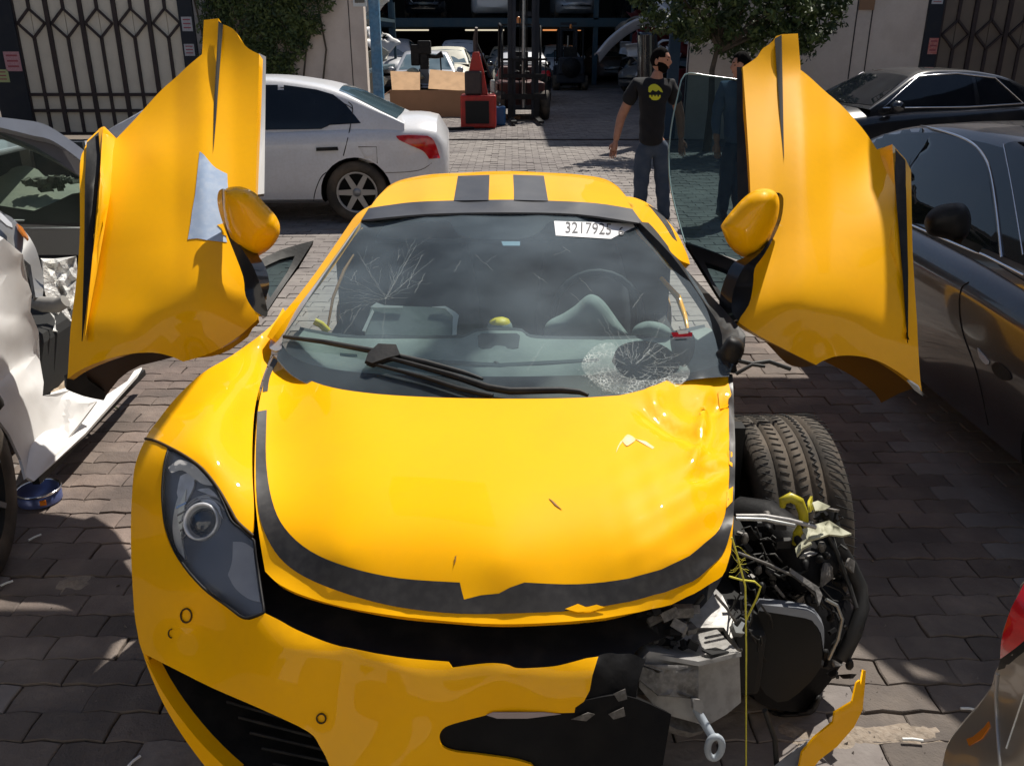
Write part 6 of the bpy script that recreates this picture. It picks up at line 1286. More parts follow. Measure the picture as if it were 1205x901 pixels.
def head(parent, c, yaw, hair_kind, beard, tilt=0.0):
    """face looks along the yaw direction (0 = towards -Y); c = centre of the head"""
    M3 = Matrix.Rotation(yaw, 3, 'Z') @ Matrix.Rotation(tilt, 3, 'X'); n, m_ = 32, 24; V = []; F = []
    def surf(th, ph, k=1.0):
        # th around (0 = front, -Y), ph from top to bottom
        x, y, z = sin(th) * sin(ph), -cos(th) * sin(ph), cos(ph); fr = max(0, -y)
        X, Y, Z = x * .076, y * .097, z * .118
        if z < 0: X *= 1 - .32 * (-z) ** 1.3; Y = Y * (1 - .10 * (-z)) if y < 0 else Y * (1 - .50 * (-z)); 
        Y -= .024 * math.exp(-((x / .16) ** 2 + ((z + .12) / .20) ** 2)) * (fr > .2)          # nose
        Y -= .010 * math.exp(-((x / .35) ** 2 + ((z + .50) / .10) ** 2)) * (fr > .2)          # lips
        Y -= .012 * math.exp(-((x / .30) ** 2 + ((z + .80) / .14) ** 2)) * (y < .2)          # chin
        Y += .012 * (math.exp(-(((x - .36) / .18) ** 2 + ((z - .10) / .12) ** 2)) + math.exp(-(((x + .36) / .18) ** 2 + ((z - .10) / .12) ** 2))) * (fr > .2)   # eye sockets
        Y -= .006 * math.exp(-((x / .6) ** 2 + ((z - .28) / .10) ** 2)) * (fr > .2)          # brow
        return Vector((X * k, Y * k, Z * k))
    c = Vector(c)
    for i in range(m_ + 1):
        for j in range(n): V.append(c + M3 @ surf(2 * pi * j / n, pi * i / m_ * .999 + .0005))
    for i in range(m_):
        for j in range(n): F.append((i * n + j, (i + 1) * n + j, (i + 1) * n + (j + 1) % n, i * n + (j + 1) % n))
    h = mk('head', V, F, M['skin'], parent, True)
    for s_ in (-1, 1):
        e = MB(); e.lathe([(0, -.010), (.014, -.008), (.022, 0), (.018, .006), (.010, .004), (0, .006)], c + M3 @ Vector((s_ * .076, .012, -.005)), M=M3 @ Matrix.Rotation(s_ * pi / 2, 3, 'Y') @ Matrix.Diagonal((1.35, .8, 1)), n=12); e.build('ear', M['skin'], h)
        e = MB(); p = c + M3 @ surf(s_ * .37, pi / 2 - .08, .985); e.lathe([(0, -.009), (.009, -.005), (.011, 0), (.009, .005), (0, .009)], p, n=10); e.build('eye', M['dark'], h)
        MB().tube([c + M3 @ (surf(s_ * a, pi / 2 - .30, 1.02)) for a in (.16, .32, .5)], [.003, .0045, .002], 6).build('eyebrow', M['hair'], h)
    MB().tube([c + M3 @ surf(a, pi / 2 + .53, 1.01) for a in (-.22, 0, .22)], [.003, .005, .003], 6).build('mouth', mat('lips', (.25, .09, .07), .5), h)
    # hair: shell over skull
    V = []; F = []; rows = 14
    for i in range(rows + 1):
        for j in range(n):
            th = 2 * pi * j / n; lim = .86 if abs((th + pi) % (2 * pi) - pi) < .75 else (1.32 if abs((th + pi) % (2 * pi) - pi) < 1.5 else 2.15)
            ph = lim * i / rows + .001; k = (1.035 if hair_kind == 'short' else 1.17) if i < rows - 1 else .99
            k += (0 if hair_kind == 'short' else .05) * sin(th * 9 + i * 2.3) * sin(i * 1.9) + (.035 * max(0, cos(ph)))
            V.append(c + M3 @ surf(th, ph, k))
    for i in range(rows):
        for j in range(n): F.append((i * n + j, (i + 1) * n + j, (i + 1) * n + (j + 1) % n, i * n + (j + 1) % n))
    mk('hair', V, F, M['hair'], h, True)
    if beard:
        V = []; F = []; A = np.linspace(-1.55, 1.55, 19); B = np.linspace(0, 1, 8)
        for a in A:
            top_ = 1.62 + .42 * math.exp(-(a / .75) ** 2)
            for b in B: V.append(c + M3 @ surf(a, top_ + (2.72 - top_) * b, 1.0 + .03 * sin(pi * min(1, b * 1.0 + .12))))
        for i in range(18):
            for j in range(7): F.append((i * 8 + j, i * 8 + j + 1, (i + 1) * 8 + j + 1, (i + 1) * 8 + j))
        mk('beard', V, face_cam(V, F, c + M3 @ Vector((0, -1, 0))), M['hair'], h, True)
    return h
def hand(parent, wrist, d, side, m='skin'):
    """relaxed hand hanging along direction d"""
    d = Vector(d).normalized(); w = Vector(wrist); s = d.cross(Vector((0, 1, 0))).normalized() * side; f = s.cross(d).normalized()
    P = [w, w + d * .045, w + d * .085]; E = [(0, 1), (1, 2)]; Rd = [(.024, .018), (.036, .016), (.038, .014)]
    b = MB(); b.tube([w - d * .02, w, w + d * .03, w + d * .06, w + d * .09], [.022, .024, .030, .033, .026], 12)
    for k, (o_, L) in enumerate(((-.027, .070), (-.009, .080), (.009, .075), (.026, .058))):
        q = w + d * .078 + s * o_; b.tube([q, q + d * L * .45 - Vector((0, .006, 0)), q + d * L * .8 - Vector((0, .020, 0)), q + d * L - Vector((0, .033, 0))], [.0095, .009, .008, .006], 8)
    q = w + d * .02 - s * .022; b.tube([q, q + d * .03 - s * .022 - Vector((0, .01, 0)), q + d * .06 - s * .026 - Vector((0, .02, 0))], [.012, .0105, .007], 8)
    return b.build('hand', M[m], parent)
def wrinkle(f, a):
    return lambda v: (a * sin(v.z * f + 3 * sin(v.x * 9)) * .6, a * sin(v.z * f * 1.3 + v.x * 25), 0)
def person(label, Y, pts, yaw, hair_kind, beard, shirt, jeans, tw=1.0, sleeve=.55):
    W = lambda k, dy=0: Vector(PY(*pts[k], Y)) + Vector((0, dy, 0))
    hip = (W('hl') + W('hr')) / 2; t = thing('person', label, 'person', (hip.x, Y, 0))
    el_l, el_r = W('el', .03), W('er', .03); sl_, sr = W('sl'), W('sr'); nk = W('neck'); ch = (sl_ + sr) / 2 - Vector((0, 0, .10))
    wst = W('waist'); wl_, wr_ = W('wl', -.02), W('wr', -.02)
    hd = W('head')
    # body of bare skin: neck, trunk, arms and legs in one surface
    def leg(s): h_, k_, a_ = W('h' + s), W('k' + s), W('a' + s); k_.y -= .02; return h_, k_, a_
    P = [wst, ch, nk, hd - Vector((0, 0, .06)), sl_, el_l, wl_, sr, el_r, wr_, hip, *leg('l'), *leg('r')]
    E = [(0, 1), (1, 2), (2, 3), (1, 4), (4, 5), (5, 6), (1, 7), (7, 8), (8, 9), (0, 10), (10, 11), (11, 12), (12, 13), (10, 14), (14, 15), (15, 16)]
    Rd = [(.12, .08), (.14, .10), (.055, .055), (.052, .055), .054, .049, .032, .054, .049, .032, (.09, .06), .072, .052, .040, .072, .052, .040]
    skinned('body', P, E, Rd, M['skin'], t, 0)
    el2 = sl_.lerp(el_l, sleeve / .55 * .62), sr.lerp(el_r, sleeve / .55 * .62)
    if sleeve > .9: el2 = (el_l.lerp(wl_, .8), el_r.lerp(wr_, .8))
    b_ = W('hem')
    P = [wst, ch, nk - Vector((0, 0, .02)), sl_ + Vector((.012, 0, -.01)), el2[0], sr + Vector((-.012, 0, -.01)), el2[1], b_]
    P[3] = sl_; 
    Rd = [(.195 * tw, .13), (.205 * tw, .135), (.085, .075), (.088, .085), (.074 if sleeve < .9 else .045,) * 2, (.088, .085), (.074 if sleeve < .9 else .045,) * 2, (.19 * tw, .13)]
    Es = [(0, 1), (1, 2), (1, 3), (3, 4), (1, 5), (5, 6), (0, 7)]
    if sleeve > .9:
        P += [el_l, el_r]; Rd += [.055, .055]; Es = [(0, 1), (1, 2), (1, 3), (3, 8), (8, 4), (1, 5), (5, 9), (9, 6), (0, 7)]
    skinned('shirt', P, Es, Rd, M[shirt], t, 0, 3, wrinkle(38, .006))
    hl, kl, al = leg('l'); hr, kr, ar = leg('r')
    P = [hip + Vector((0, 0, .17)), hip - Vector((0, 0, .02)), hl, (hl + kl) / 2, kl, al - Vector((0, 0, .0)), hr, (hr + kr) / 2, kr, ar]
    skinned('jeans', P, [(0, 1), (1, 2), (2, 3), (3, 4), (4, 5), (1, 6), (6, 7), (7, 8), (8, 9)], [(.165 * tw, .12), (.165 * tw, .12), .105, .097, .080, .062, .105, .097, .080, .062], M[jeans], t, 0, 2, wrinkle(45, .006))
    for a_ in (al, ar):
        V = MB(); V.tube([(a_.x, a_.y + .07, .05), (a_.x, a_.y, .06), (a_.x, a_.y - .09, .05), (a_.x, a_.y - .17, .035)], [.035, .048, .045, .028], 10).build('shoe', M['rubber'], t)
    for w_, e_, s_ in ((wl_, el_l, 1), (wr_, el_r, -1)): hand(t, w_, w_ - e_, s_)
    head(t, hd, yaw, hair_kind, beard)
    return t
p1 = person('man in black t-shirt and jeans standing in the yard entrance, head turned to the right', 8.84,
    dict(head=(777, 72), neck=(772, 92), sl=(748, 101), sr=(791, 101), el=(731, 139), er=(801, 137), wl=(724, 167), wr=(801, 164), waist=(767, 138), hem=(766, 173), hl=(757, 172), hr=(779, 172), kl=(754, 218), kr=(779, 216), al=(752, 262), ar=(782, 262)), R(62), 'short', True, 'tee', 'jeans')
# round yellow print on the shirt, with its lettering bands
sh_ = [c for c in p1.children if c.name.startswith('shirt')][0]
bpy.context.view_layer.update(); bvs = bvh_of(sh_); M['print'] = mat('yellow_print', (.62, .58, .03), .8)
for q in ([(763, 103, 1), (766, 100), (771, 99), (776, 102), (779, 106), (780, 109, 1), (777, 108), (775, 106, 1), (772, 108), (768, 106, 1), (765, 109), (763, 108, 1)], [(764, 112, 1), (766.4, 112, 1), (766.4, 115, 1), (764, 115, 1)], [(768, 112, 1), (770, 112, 1), (770, 115.5, 1), (768, 115.5, 1)], [(771.6, 112, 1), (773.6, 112, 1), (773.6, 115.5, 1), (771.6, 115.5, 1)], [(775.4, 112, 1), (777.4, 112, 1), (777.4, 115, 1), (775.4, 115, 1)],
          [(765, 114.5, 1), (771, 113.6), (777.5, 114.5, 1), (775, 117.4), (771, 118.3), (767, 117.4)]):
    cast_px('shirt_print', q, bvs, M['print'], p1, off=.004, step=2, sm=2, th=0)
person('man in blue shirt seen in profile behind the raised right door', 9.35,
    dict(head=(872, 78), neck=(868, 97), sl=(851, 104), sr=(882, 104), el=(843, 140), er=(885, 140), wl=(843, 168), wr=(882, 168), waist=(866, 142), hem=(866, 170), hl=(860, 170), hr=(874, 170), kl=(854, 214), kr=(866, 212), al=(848, 256), ar=(870, 256)), R(-78), 'curly', False, 'shirt', 'jeans', tw=.85, sleeve=.95)
# ================================================================ yard behind the entrance
def G(px_, py_): return PZ(px_, py_, 0)
# storage building: decks of steel with cars, dark inside
bd = thing('storage_building', 'dark open storage building with steel decks at the back of the yard', 'building', (0, 44, 0))
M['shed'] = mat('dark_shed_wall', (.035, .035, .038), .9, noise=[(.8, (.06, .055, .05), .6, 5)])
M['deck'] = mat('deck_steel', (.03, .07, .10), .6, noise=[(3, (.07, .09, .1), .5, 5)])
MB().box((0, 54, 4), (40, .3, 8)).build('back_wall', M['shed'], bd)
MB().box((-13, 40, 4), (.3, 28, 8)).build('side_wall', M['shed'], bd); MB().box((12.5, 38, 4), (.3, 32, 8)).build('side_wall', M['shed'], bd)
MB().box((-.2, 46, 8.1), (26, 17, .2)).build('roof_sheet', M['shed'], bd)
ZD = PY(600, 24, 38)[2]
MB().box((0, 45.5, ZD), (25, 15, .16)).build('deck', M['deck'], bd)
for k in range(4): MB().box((0, 38 + k * 3.6, ZD - .12), (25, .16, .26)).build('deck_beam', M['deck'], bd)
for x in (-9, -4.9, 0.0, 3.4, 7.5): MB().box((x, 38.1, 4), (.2, .2, 8)).build('deck_column', M['deck'], bd)
for k, x in enumerate((-4.5, -1.2, 2.2)):
    l_ = MB().box((x, 41, ZD - .35), (1.7, .08, .06)).build('lamp_tube', mat('lamp_tube_%d' % k, (.8, .75, .6) if k < 2 else (.8, .4, .2), .5, emit=(.9, .8, .6, .7) if k < 2 else (.9, .35, .12, .7)), bd)
# cars on the deck
deckcars = [(-11.2, 'silver_paint', 'silver car on the upper deck, leftmost', 0), (-6.2, 'maroon', 'dark red car on the upper deck above the white cars', 1), (-3.6, 'black_paint', 'black car on the upper deck left of the white van', 2),
            (-.9, 'white_paint', 'white car on the upper deck behind the forklift mast', 3), (2.6, 'silver_paint', 'silver-blue car on the upper deck right of the forklift mast', 4), (5.4, 'black_paint', 'black car on the upper deck above the dark forklift', 5), (8.2, 'white_paint', 'white car on the upper deck near the hanging pole', 6)]
for x, pm, lb, k in deckcars:
    sedan(lb, (x, 41.0, ZD + .08), (pi / 2 if k % 2 else -pi / 2) + R(random.uniform(-4, 4)), M[pm], hi=False, group='cars on the upper deck', generic_glass=True, glassm=M['sheetglass'])
# parked cars in the yard
cL = G(508, 118)
sedan('silver-blue car with its windscreen facing out behind the cardboard box', (-2.35, 25.4, 0), -pi / 2 + R(3), M['silver_paint'], group='cars parked in the yard', glassm=M['sheetglass'], height=1.5)
sedan('cream car parked second in the left-hand row', (-2.2, 31.2, 0), -pi / 2, M['cream'], group='cars parked in the yard', glassm=M['sheetglass'], height=1.55, hi=False)
sedan('tall white car parked farthest in the left-hand row', (-2.1, 37.0, 0), -pi / 2, M['white_paint'], group='cars parked in the yard', glassm=M['sheetglass'], height=1.75, hi=False)
sedan('dark sedan with silver roof and red tail lamp beside the forklift', (.25, 28.6, 0), pi / 2 + R(2), M['black_paint'], group='cars parked in the yard', glassm=M['silver_paint'], height=1.55)
sedan('white car parked behind the dark forklift', (2.0, 39.5, 0), -pi / 2 + R(5), M['white_paint'], group='cars parked in the yard', glassm=M['sheetglass'], hi=False, height=1.55)
sedan('grey car with its nose out under the right-hand scrap rack', (5.6, 33.5, 0), pi + R(50), M['grey_paint'], group='cars parked in the yard', glassm=M['tint'], hi=False)
sedan('dark red and white striped car behind the right-hand engines', (6.0, 30.0, 0), pi + R(55), M['maroon'], group='cars parked in the yard', glassm=M['tint'], hi=False)

sedan('pale grey van-like car parked beside the cream car in the left-hand row', (-4.4, 34.5, 0), -pi / 2, M['silver_paint'], group='cars parked in the yard', glassm=M['sheetglass'], height=1.8, hi=False)
sedan('white car far back between the two forklifts', (-.2, 40.5, 0), pi / 2, M['white_paint'], group='cars parked in the yard', glassm=M['sheetglass'], height=1.5, hi=False)
sedan('silver car far back at the right end of the yard', (4.4, 43, 0), -pi / 2 + R(8), M['silver_paint'], group='cars parked in the yard', glassm=M['sheetglass'], height=1.5, hi=False)

# forklift with tall mast
def forklift(label, loc, rz, body_m, accent, mast=3.4, rear=False):
    t = thing('forklift', label, 'forklift', loc, rz); t.matrix_world = Matrix.Translation(loc) @ Matrix.Rotation(rz, 4, 'Z')
    MB().box((-.1, 0, .55), (1.9, 1.05, .6)).box((-.85, 0, .85), (.55, 1.0, .6), taper=.9).build('body', M[body_m], t, world=False, bevel=.06)
    MB().lathe([(0, -.02), (.35, -.02), (.35, .02), (0, .02)], (-1.13, 0, .8), axis='X', n=20).build('counterweight_ring', M['black'], t, world=False)
    for x, r_ in ((.75, .33), (-.75, .27)):
        for s_ in (-1, 1): wheel_simple((x, s_ * .52, r_), r_, .24, t, s_, spokes=5)
    g_ = MB()
    for s_ in (-1, 1):
        g_.tube([(.55, s_ * .45, .9), (.42, s_ * .45, 2.05), (-.5, s_ * .45, 2.12), (-.75, s_ * .45, 1.1)], .035, 6)
    for k in range(6): g_.beam((.42 - k * .17, -.45, 2.09), (.42 - k * .17, .45, 2.09), .03)
    g_.build('overhead_guard', M['black'], t, world=False)
    MB().box((-.25, 0, 1.0), (.5, .5, .12)).box((-.5, 0, 1.25), (.12, .5, .5)).build('seat', M['black'], t, world=False, bevel=.03)
    MB().tube([(.2, 0, .9), (.32, 0, 1.2)], .025, 6).tube([(.32 + .05 * sin(a), .17 * cos(a), 1.2 + .15 * sin(a)) for a in np.linspace(0, 2 * pi, 15)[:-1]], .014, 6, closed=True).build('steering_wheel', M['black'], t, world=False)
    m_ = MB()
    for s_ in (-1, 1): m_.box((1.08, s_ * .30, mast / 2 + .08), (.14, .10, mast)); m_.box((1.2, s_ * .22, mast / 2), (.10, .07, mast * .94))
    for z in (.3, 1.35, 2.3, mast): m_.box((1.08, 0, z), (.08, .62, .10))
    m_.build('mast', M['post'], t, world=False)
    MB().tube([(1.15, 0, .3), (1.15, 0, mast * .9)], .04, 8).build('lift_ram', M['steel'], t, world=False)
    for s_ in (-1, 1): MB().tube([(1.12, s_ * .08, .4), (1.12, s_ * .08, mast)], .012, 5).build('chain', M['black'], t, world=False)
    c_ = MB(); c_.box((1.28, 0, .55), (.05, 1.05, .12)); c_.box((1.28, 0, 1.0), (.05, 1.05, .08))
    for k in range(5): c_.beam((1.28, -.5 + k * .25, .55), (1.28, -.5 + k * .25, 1.35), .03)
    c_.box((1.28, 0, 1.35), (.04, 1.05, .05)); c_.build('load_backrest', M['black'], t, world=False)
    for s_ in (-1, 1): MB().box((1.85, s_ * .30, .08), (1.1, .12, .05)).box((1.31, s_ * .30, .35), (.05, .12, .55)).build('fork', M['black'], t, world=False)
    for s_ in (-1, 1): MB().box((.2, s_ * .56, .62), (.9, .04, .38)).build('side_panel', M[accent], t, world=False, bevel=.02)
    MB().lathe([(.05, 0), (.05, .1), (.03, .14), (0, .14)], (-.3, 0, 2.13), n=10).build('beacon', M['orange_lens'], t, world=False)
    return t
forklift('dark red and black forklift with tall mast beside the red engine hoist', (.18, 22.2, 0), -pi / 2 + R(4), 'red_dark', 'red_dark', 3.6)
forklift('dark grey forklift seen from behind in the middle of the yard', (2.15, 34.6, 0), pi / 2, 'post', 'post', 2.1)
# red engine hoist
hc = G(563, 152); ht = thing('engine_hoist', 'red engine hoist standing in front of the forklift', 'hoist', (hc[0], hc[1] + .3, 0)); x, y = hc[0], hc[1] + .3
MB().box((x, y, .35), (.75, .6, .66)).build('base_cabinet', M['red'], ht, bevel=.03)
MB().box((x - .02, y - .31, .34), (.5, .03, .46)).build('front_opening', M['dark'], ht)
MB().prism([(-.24, 0), (.20, 0), (.12, .45), (.02, .85), (-.10, .85), (-.2, .45)], -.14, .14, Matrix.Translation((x, y, .68)) @ Matrix.Rotation(pi / 2, 4, 'X')).build('column', M['red'], ht, bevel=.015)
MB().box((x - .10, y - .17, .92), (.36, .10, .48)).build('motor_housing', M['iron'], ht, bevel=.04)
MB().tube([(x - .05, y, 1.5), (x - .05, y, 1.8), (x - .02, y - .1, 2.0)], [.05, .05, .03], 8).build('jib', M['iron'], ht)
MB().tube([(x + .22, y, .7), (x + .32, y - .05, .95), (x + .12, y, 1.4), (x - .02, y, 1.7)], .02, 6).build('hose', M['rubber'], ht)
MB().box((x + .30, y - .05, .85), (.10, .12, .26)).build('valve', M['steel'], ht, bevel=.02)
MB().tube([(x - .1, y - .35, .03), (x - .4, y - .5, .03), (x - .8, y - .6, .03)], .03, 6).build('foot', M['black'], ht)
# blue jerrycan and block
jc = G(588, 148); j = thing('jerrycan', 'blue plastic jerrycan standing right of the red hoist', 'jerrycan', (jc[0], jc[1] + .1, 0))
MB().box((jc[0], jc[1] + .1, .20), (.26, .3, .40)).build('can_body', mat('blue_plastic', (.02, .10, .25), .45), j, bevel=.04)
MB().tube([(jc[0], jc[1] - .0, .42), (jc[0], jc[1] + .06, .47), (jc[0], jc[1] + .18, .47), (jc[0], jc[1] + .22, .42)], .018, 6).build('handle', M['blue_dark'], j)
bc = G(603, 140); tag(b_ := MB().box((0, 0, .04), (.28, .35, .08), rz=.3).build('wooden_block', M['card_dark'], None, world=False, bevel=.006), 'flat wooden block lying beside the blue jerrycan', 'block'); b_.location = tuple(bc)
# tyre machine on a column in front of the cardboard box
mc = G(500, 134); mt_ = thing('workshop_press', 'grey workshop drilling machine on a tapered column before the cardboard box', 'machine', (mc[0], mc[1] + .2, 0)); x, y = mc[0], mc[1] + .2
MB().box((x + .55, y + .1, .14), (2.6, .6, .28)).build('bench', M['post'], mt_, bevel=.02)
MB().prism([(-.25, 0), (.20, 0), (.12, .80), (-.12, .80)], -.12, .12, Matrix.Translation((x, y, .28)) @ Matrix.Rotation(pi / 2, 4, 'X')).build('column', mat('machine_grey', (.13, .155, .18), .5, noise=[(4, (.09, .1, .12), .6, 4)]), mt_, bevel=.01)
MB().box((x + .02, y, 1.28), (.22, .26, .44)).box((x + .03, y, 1.58), (.32, .3, .32)).box((x - .2, y, 1.4), (.22, .3, .5)).build('motor_head', M['black'], mt_, bevel=.03)
MB().tube([(x + .1, y, 1.38), (x + .32, y, 1.36), (x + .48, y, 1.42)], [.06, .05, .09], 8).tube([(x + .42, y, 1.38), (x + .44, y, .85)], .02, 6).build('spindle', M['black'], mt_)
MB().tube([(x - .16, y - .1, 1.0), (x - .16, y - .2, .7), (x - .05, y - .2, .7)], .014, 5).tube([(x - .16, y - .12, .85), (x - .35, y - .2, .85)], .014, 5).build('lever', M['black'], mt_)
# cardboard box with open flaps
q0, q1 = G(462, 140), G(546, 140); cb = thing('cardboard_box', 'big open cardboard box with folded flaps behind the grey workshop machine', 'box', ((q0[0] + q1[0]) / 2, q0[1] + 1.0, 0))
x0, x1, y0 = q0[0] - .1, q1[0] + .15, q0[1] + .55
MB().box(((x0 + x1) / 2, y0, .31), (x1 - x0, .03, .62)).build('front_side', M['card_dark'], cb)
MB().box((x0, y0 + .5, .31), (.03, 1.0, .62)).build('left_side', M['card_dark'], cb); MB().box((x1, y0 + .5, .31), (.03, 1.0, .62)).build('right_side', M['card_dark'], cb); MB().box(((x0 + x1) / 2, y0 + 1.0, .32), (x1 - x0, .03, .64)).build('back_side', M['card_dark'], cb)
xm = (x0 + x1) / 2 - .15
V = [(x0 + .05, y0 - .02, .63), (xm - .1, y0 - .02, .63), (xm - .15, y0 + .6, 1.02), (x0 - .05, y0 + .6, 1.04)]; solid(mk('flap', V, [(0, 1, 2, 3)], M['card'], cb, False), .012)
V = [(xm + .1, y0 - .02, .66), (x1, y0 - .02, .60), (x1 - .12, y0 + .62, 1.0), (xm + .1, y0 + .6, 1.08)]; solid(mk('flap', V, [(0, 1, 2, 3)], M['card'], cb, False), .012)
V = [(x0, y0 - .02, .62), (x0 - .02, y0 + .9, .62), (x0 - .5, y0 + .6, .32), (x0 - .45, y0 - .1, .25)]; solid(mk('flap', V, [(0, 1, 2, 3)], M['card_dark'], cb, False), .012)
o = inflate('wrapping_sheet', [(472, 92, 1), (480, 82), (488, 80), (495, 86), (500, 92, 1), (485, 96)], y0 + .9, .12, M['pale_rag'], None, step=3); tag(o, 'pale crumpled sheet lying on top of the cardboard box', 'plastic sheet')

# scrap racks: steel frames with bent body panels
def rack(label, xs_, ys_, zs_, mt):
    r_ = thing('scrap_rack', label, 'rack', (sum(xs_) / 2, sum(ys_) / 2, 0))
    for x in xs_:
        for y in np.linspace(ys_[0], ys_[1], 4): MB().box((x, y, zs_[-1] / 2 + .3), (.09, .09, zs_[-1] + .6)).build('upright', mt, r_)
    for z in zs_:
        for x in xs_: MB().box((x, sum(ys_) / 2, z), (.07, ys_[1] - ys_[0], .10)).build('shelf_beam', mt, r_)
        MB().box((sum(xs_) / 2, sum(ys_) / 2, z + .04), (abs(xs_[1] - xs_[0]), ys_[1] - ys_[0], .03)).build('shelf', M['deck'], r_)
    return r_
rack('steel rack stacked with pale scrap panels left of the parked cars', (-6.2, -4.15), (19.5, 33), (.9, 2.35), M['deck'])
rack('steel rack stacked with scrap car parts right of the yard', (4.6, 7.6), (22.5, 36), (1.15, 2.9), M['deck'])
def scrap(label, grp, c, size, m, seed, rot):
    """bent body panel: arched wing or bumper with a lip and holes of missing metal"""
    r_ = random.Random(seed); kind = r_.choice(('wing', 'bumper', 'door')); nu, nv = 9, 6; rows = []
    for i in range(nv):
        row = []
        for j in range(nu):
            u, v = j / (nu - 1) - .5, i / (nv - 1) - .5
            if kind == 'wing': p = (u * 1.2, -.25 * cos(u * 2.6) + v * .25, v * .55 + .18 * cos(u * 5) * (v < 0) + .1 * u)
            elif kind == 'bumper': p = (u * 1.7, -.35 * cos(u * 2.9) + .12 * cos(v * 5), v * .45)
            else: p = (u * 1.1, .10 * cos(v * 4), v * .8 + .1 * u)
            row.append(tuple(a + r_.gauss(0, .022) for a in p))
        rows.append(row)
    V, F = grid_surf(np.array(rows) * size, 2, 2); hx, hy = r_.uniform(-.2, .3), r_.uniform(-.1, .1)
    F = [f for f in F if not (abs(V[f[0]][0] / size - hx) < .16 and abs(V[f[0]][2] / size - hy) < .10)]
    Q = Matrix.Rotation(rot[2], 4, 'Z') @ Matrix.Rotation(rot[0], 4, 'X') @ Matrix.Rotation(rot[1], 4, 'Y')
    V = [tuple(Q @ Vector(v)) for v in V]; o = solid(mk('wreckage', V, F, M[m], None, True, world=False), .02); o.location = c; tag(o, label, 'car part', grp)
cols = [('cream', 'cream'), ('white_paint', 'white'), ('silver_paint', 'silver'), ('grey_paint', 'grey'), ('cream', 'cream'), ('white_wrap', 'dirty white')]
k = 0
for (nx, z0, z1) in ((0, .15, .7), (1, 1.05, 1.6), (2, 1.6, 2.2), (3, 2.5, 2.9)):
    for i in range(7):
        m_, nm = random.choice(cols); k += 1; lay = ('bottom', 'middle', 'middle', 'top')[nx]
        scrap(f'{nm} bent body panel in the {lay} layer of the left scrap rack', f'{nm} panels, {lay} of left rack', (random.uniform(-5.4, -4.1), 20 + i * 1.8 + random.uniform(-.5, .5), random.uniform(z0, z1)), random.uniform(.8, 1.15), m_, k, (random.uniform(-.6, .6), random.uniform(-.6, .6), random.uniform(-.9, .9)))
cols = [('white_paint', 'white'), ('silver_paint', 'silver'), ('grey_paint', 'grey'), ('maroon', 'dark red'), ('black_paint', 'black'), ('black_paint', 'black')]
for (nx, z0, z1) in ((0, .2, .9), (1, 1.3, 1.9), (2, 1.8, 2.6), (3, 3.0, 3.4)):
    for i in range(8):
        m_, nm = random.choice(cols[:4] if nx else cols); k += 1; lay = ('bottom', 'middle', 'middle', 'top')[nx]
        scrap(f'{nm} bent body panel in the {lay} layer of the right scrap rack', f'{nm} panels, {lay} of right rack', (random.uniform(4.2, 5.6), 23 + i * 1.7 + random.uniform(-.5, .5), random.uniform(z0, z1)), random.uniform(.85, 1.2), m_, k, (random.uniform(-.6, .6), random.uniform(-.6, .6), random.uniform(-.9, .9)))
# the long pale bumper on the right rack and a dark upright bumper
o = MB(); p = [PY(x_, y_, 23.0) for x_, y_ in ((700, 66), (715, 48), (735, 32), (752, 24), (772, 20))]
V, F = grid_surf([[np.array(q) + np.array([0, 0, dz]) + np.array([dx, dy, 0]) for q in p] for dz, dx, dy in ((.0, 0, 0), (.05, .03, -.06), (.0, .08, -.05), (-.15, .12, .06))], 4, 4)
b_ = solid(mk('bumper_cover', V, F, M['silver_paint'], None, True), .02); tag(b_, 'long curved silver bumper cover sticking out above the right scrap rack', 'bumper')
V, F = grid_surf([[PY(756 + dx, y_, 21.5 + dy) for y_ in (38, 60, 80, 97)] for dx, dy in ((-6, .2), (0, -.1), (10, -.1), (18, .2))], 4, 4)
b_ = solid(mk('bumper_cover', V, F, M['black_paint'], None, True), .02); tag(b_, 'black bumper cover standing upright at the right of the yard', 'bumper')
def engine(label, px_, py_, s_):
    c = G(px_, py_); t = thing('engine', label, 'engine', tuple(c)); x, y, _ = c
    MB().box((x, y, .35 * s_), (.7 * s_, .6 * s_, .5 * s_)).box((x - .1 * s_, y, .7 * s_), (.4 * s_, .5 * s_, .25 * s_), rot=Matrix.Rotation(.3, 3, 'Y')).build('block', M['black'], t, bevel=.03)
    MB().lathe([(0, 0), (.16 * s_, 0), (.18 * s_, .03), (.16 * s_, .07), (0, .07)], (x, y - .34 * s_, .4 * s_), axis='Y', n=18).lathe([(0, 0), (.08, 0), (.08, .05), (0, .05)], (x + .25 * s_, y - .34 * s_, .65 * s_), axis='Y', n=12).build('pulley', M['steel'], t)
    MB().tube([(x - .3 * s_, y - .3, .9 * s_), (x, y - .35, 1.0 * s_), (x + .3 * s_, y - .3, .75 * s_), (x + .35 * s_, y - .2, .3)], .05 * s_, 8).build('intake_pipe', M['alu_dirty'], t)
engine('black engine with pulleys on the ground at the right of the yard', 739, 99, 1.1); engine('small dark engine behind the black bumper cover', 725, 94, 1.1); engine('dark engine standing nearest the standing man', 752, 103, .9)
tag(o := MB().tube([(0, 0, 0), (0, 0, 4.5)], .05, 8).build('steel_pole', M['steel'], None, world=False), 'thin steel pole standing before the right scrap rack', 'pole'); o.location = tuple(G(730, 90))

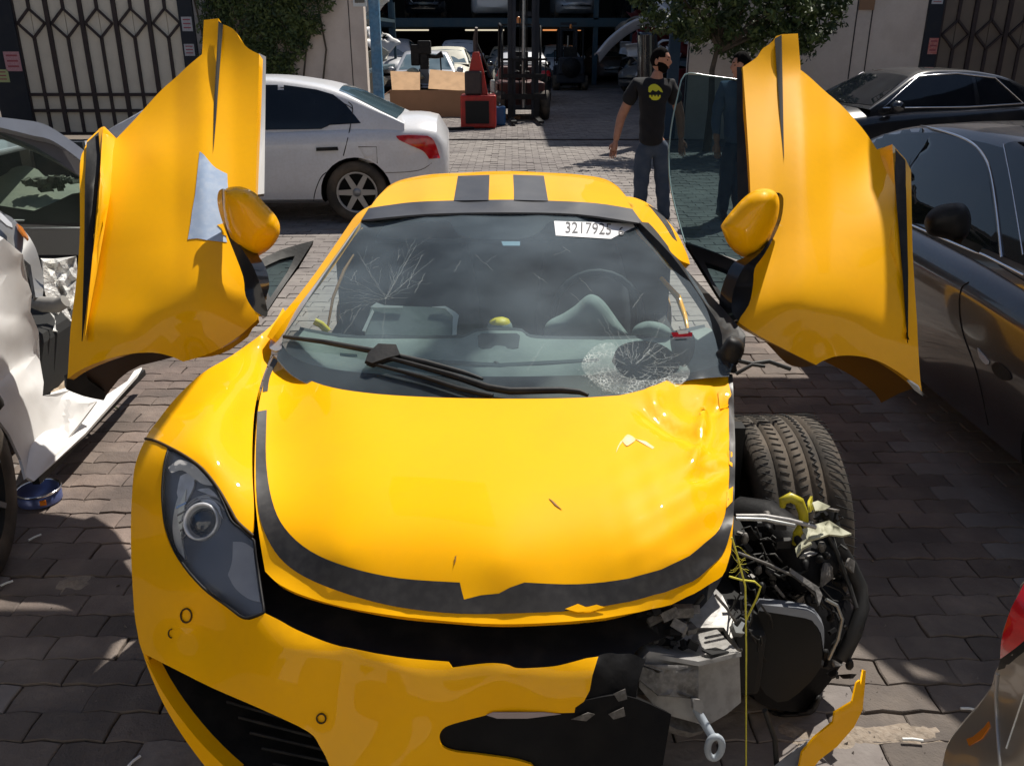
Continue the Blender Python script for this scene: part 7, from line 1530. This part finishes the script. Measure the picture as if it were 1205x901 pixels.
# unseen, added for the light: yard shade block, bounce wall, sun blockers, lane walls
rb = thing('light_shaping_block', 'tall unseen block added right of the yard to cast shade, outside the picture', 'building', (10.2, 27, 0))  # unseen block added to throw shade across the yard
MB().box((8.6, 31.0, 7.0), (8.2, 17, 6.8)).build('wall_body', M['wall'], rb)
MB().box((12.3, 31.0, 1.8), (.4, 17, 3.6)).build('wall_body', M['wall'], rb)
MB().box((8.6, 31.0, 10.5), (8.5, 17.3, .25)).build('roof_slab', M['wall_pale'], rb)
fb = thing('light_shaping_block', 'long pale wall added behind the camera to bounce sunlight, outside the picture', 'building', (0, -4.6, 0))  # unseen wall added to bounce sun onto surfaces facing the camera
M['pale_wall'] = mat('pale_bounce_wall', (.80, .77, .71), .9, noise=[(1.5, (.72, .68, .62), .6, 5)])
MB().box((0, -4.8, 2.8), (34, .4, 5.6)).build('wall_body', M['pale_wall'], fb)
for x in (-9, -3, 3, 9): MB().box((x, -4.58, 1.3), (2.6, .06, 2.6)).build('shutter', M['steel'], fb)
aw = thing('sun_blocker', 'unseen sheet added over the blue sedan to cast shade, outside the picture', 'sun_blocker', (3.6, 4.6, 0))  # unseen sheet added to shade the ground beside the right door
AZ = 3.1; hx, hy = sin(SUN_AZ) / tan(SUN_EL), cos(SUN_AZ) / tan(SUN_EL)
def up(x, y): return (x + AZ * hx, y + AZ * hy)
ap = [up(*q) for q in ((1.00, 2.75), (1.08, 2.30), (1.32, 1.80), (1.55, 1.30), (2.6, 1.30), (2.7, 3.2), (2.3, 3.45), (1.8, 3.6), (1.75, 4.6), (1.15, 4.6), (1.1, 3.4))]  # outline projected up from the ground shadow it should cast
hole = [up(*q) for q in ((1.20, 2.18), (1.22, 2.10), (1.33, 2.08))]  # cut-out added to drop a small sun spot
V2, F = fill(ap, .4, [hole]); solid(mk('sheet', [(a, b, AZ) for a, b in V2], F, M['shed'], aw, False), .02)
for x, y in (up(2.55, 1.35), up(2.6, 2.65)): MB().tube([(x, y, 0), (x, y, AZ)], .03, 8).build('support_pole', M['steel'], aw)

ap = [up(*q) for q in ((-1.86, 2.45), (-1.86, 1.95), (-1.70, 1.0), (-1.22, 1.0), (-1.28, 2.45))]
aw2 = thing('shade_blocker', 'narrow unseen strip added over the lane to cast shade, outside the picture', 'shade cloth', (-.3, 4.0, 0))  # unseen strip added to darken the ground left of the bumper
V2, F = fill(ap, .3, []); solid(mk('sheet', [(a, b, AZ) for a, b in V2], F, M['shed'], aw2, False), .01)
MB().tube([(-9, up(0, 1.0)[1], AZ + .02), (9, up(0, 1.0)[1], AZ + .02)], .006, 5).build('cable', M['black'], aw2)
for X, lb in ((-10.5, 'dark wall added along the left of the lane to cut sky light, outside the picture'), (11.5, 'dark wall added along the right of the lane to cut sky light, outside the picture')):
    b_ = thing('sky_blocker', lb, 'building', (X, 5, 0)); MB().box((X, 5.5, 2.6), (.4, 21, 5.2)).build('wall_body', M['shed'], b_)  # unseen lane walls added to darken the fill from the sky
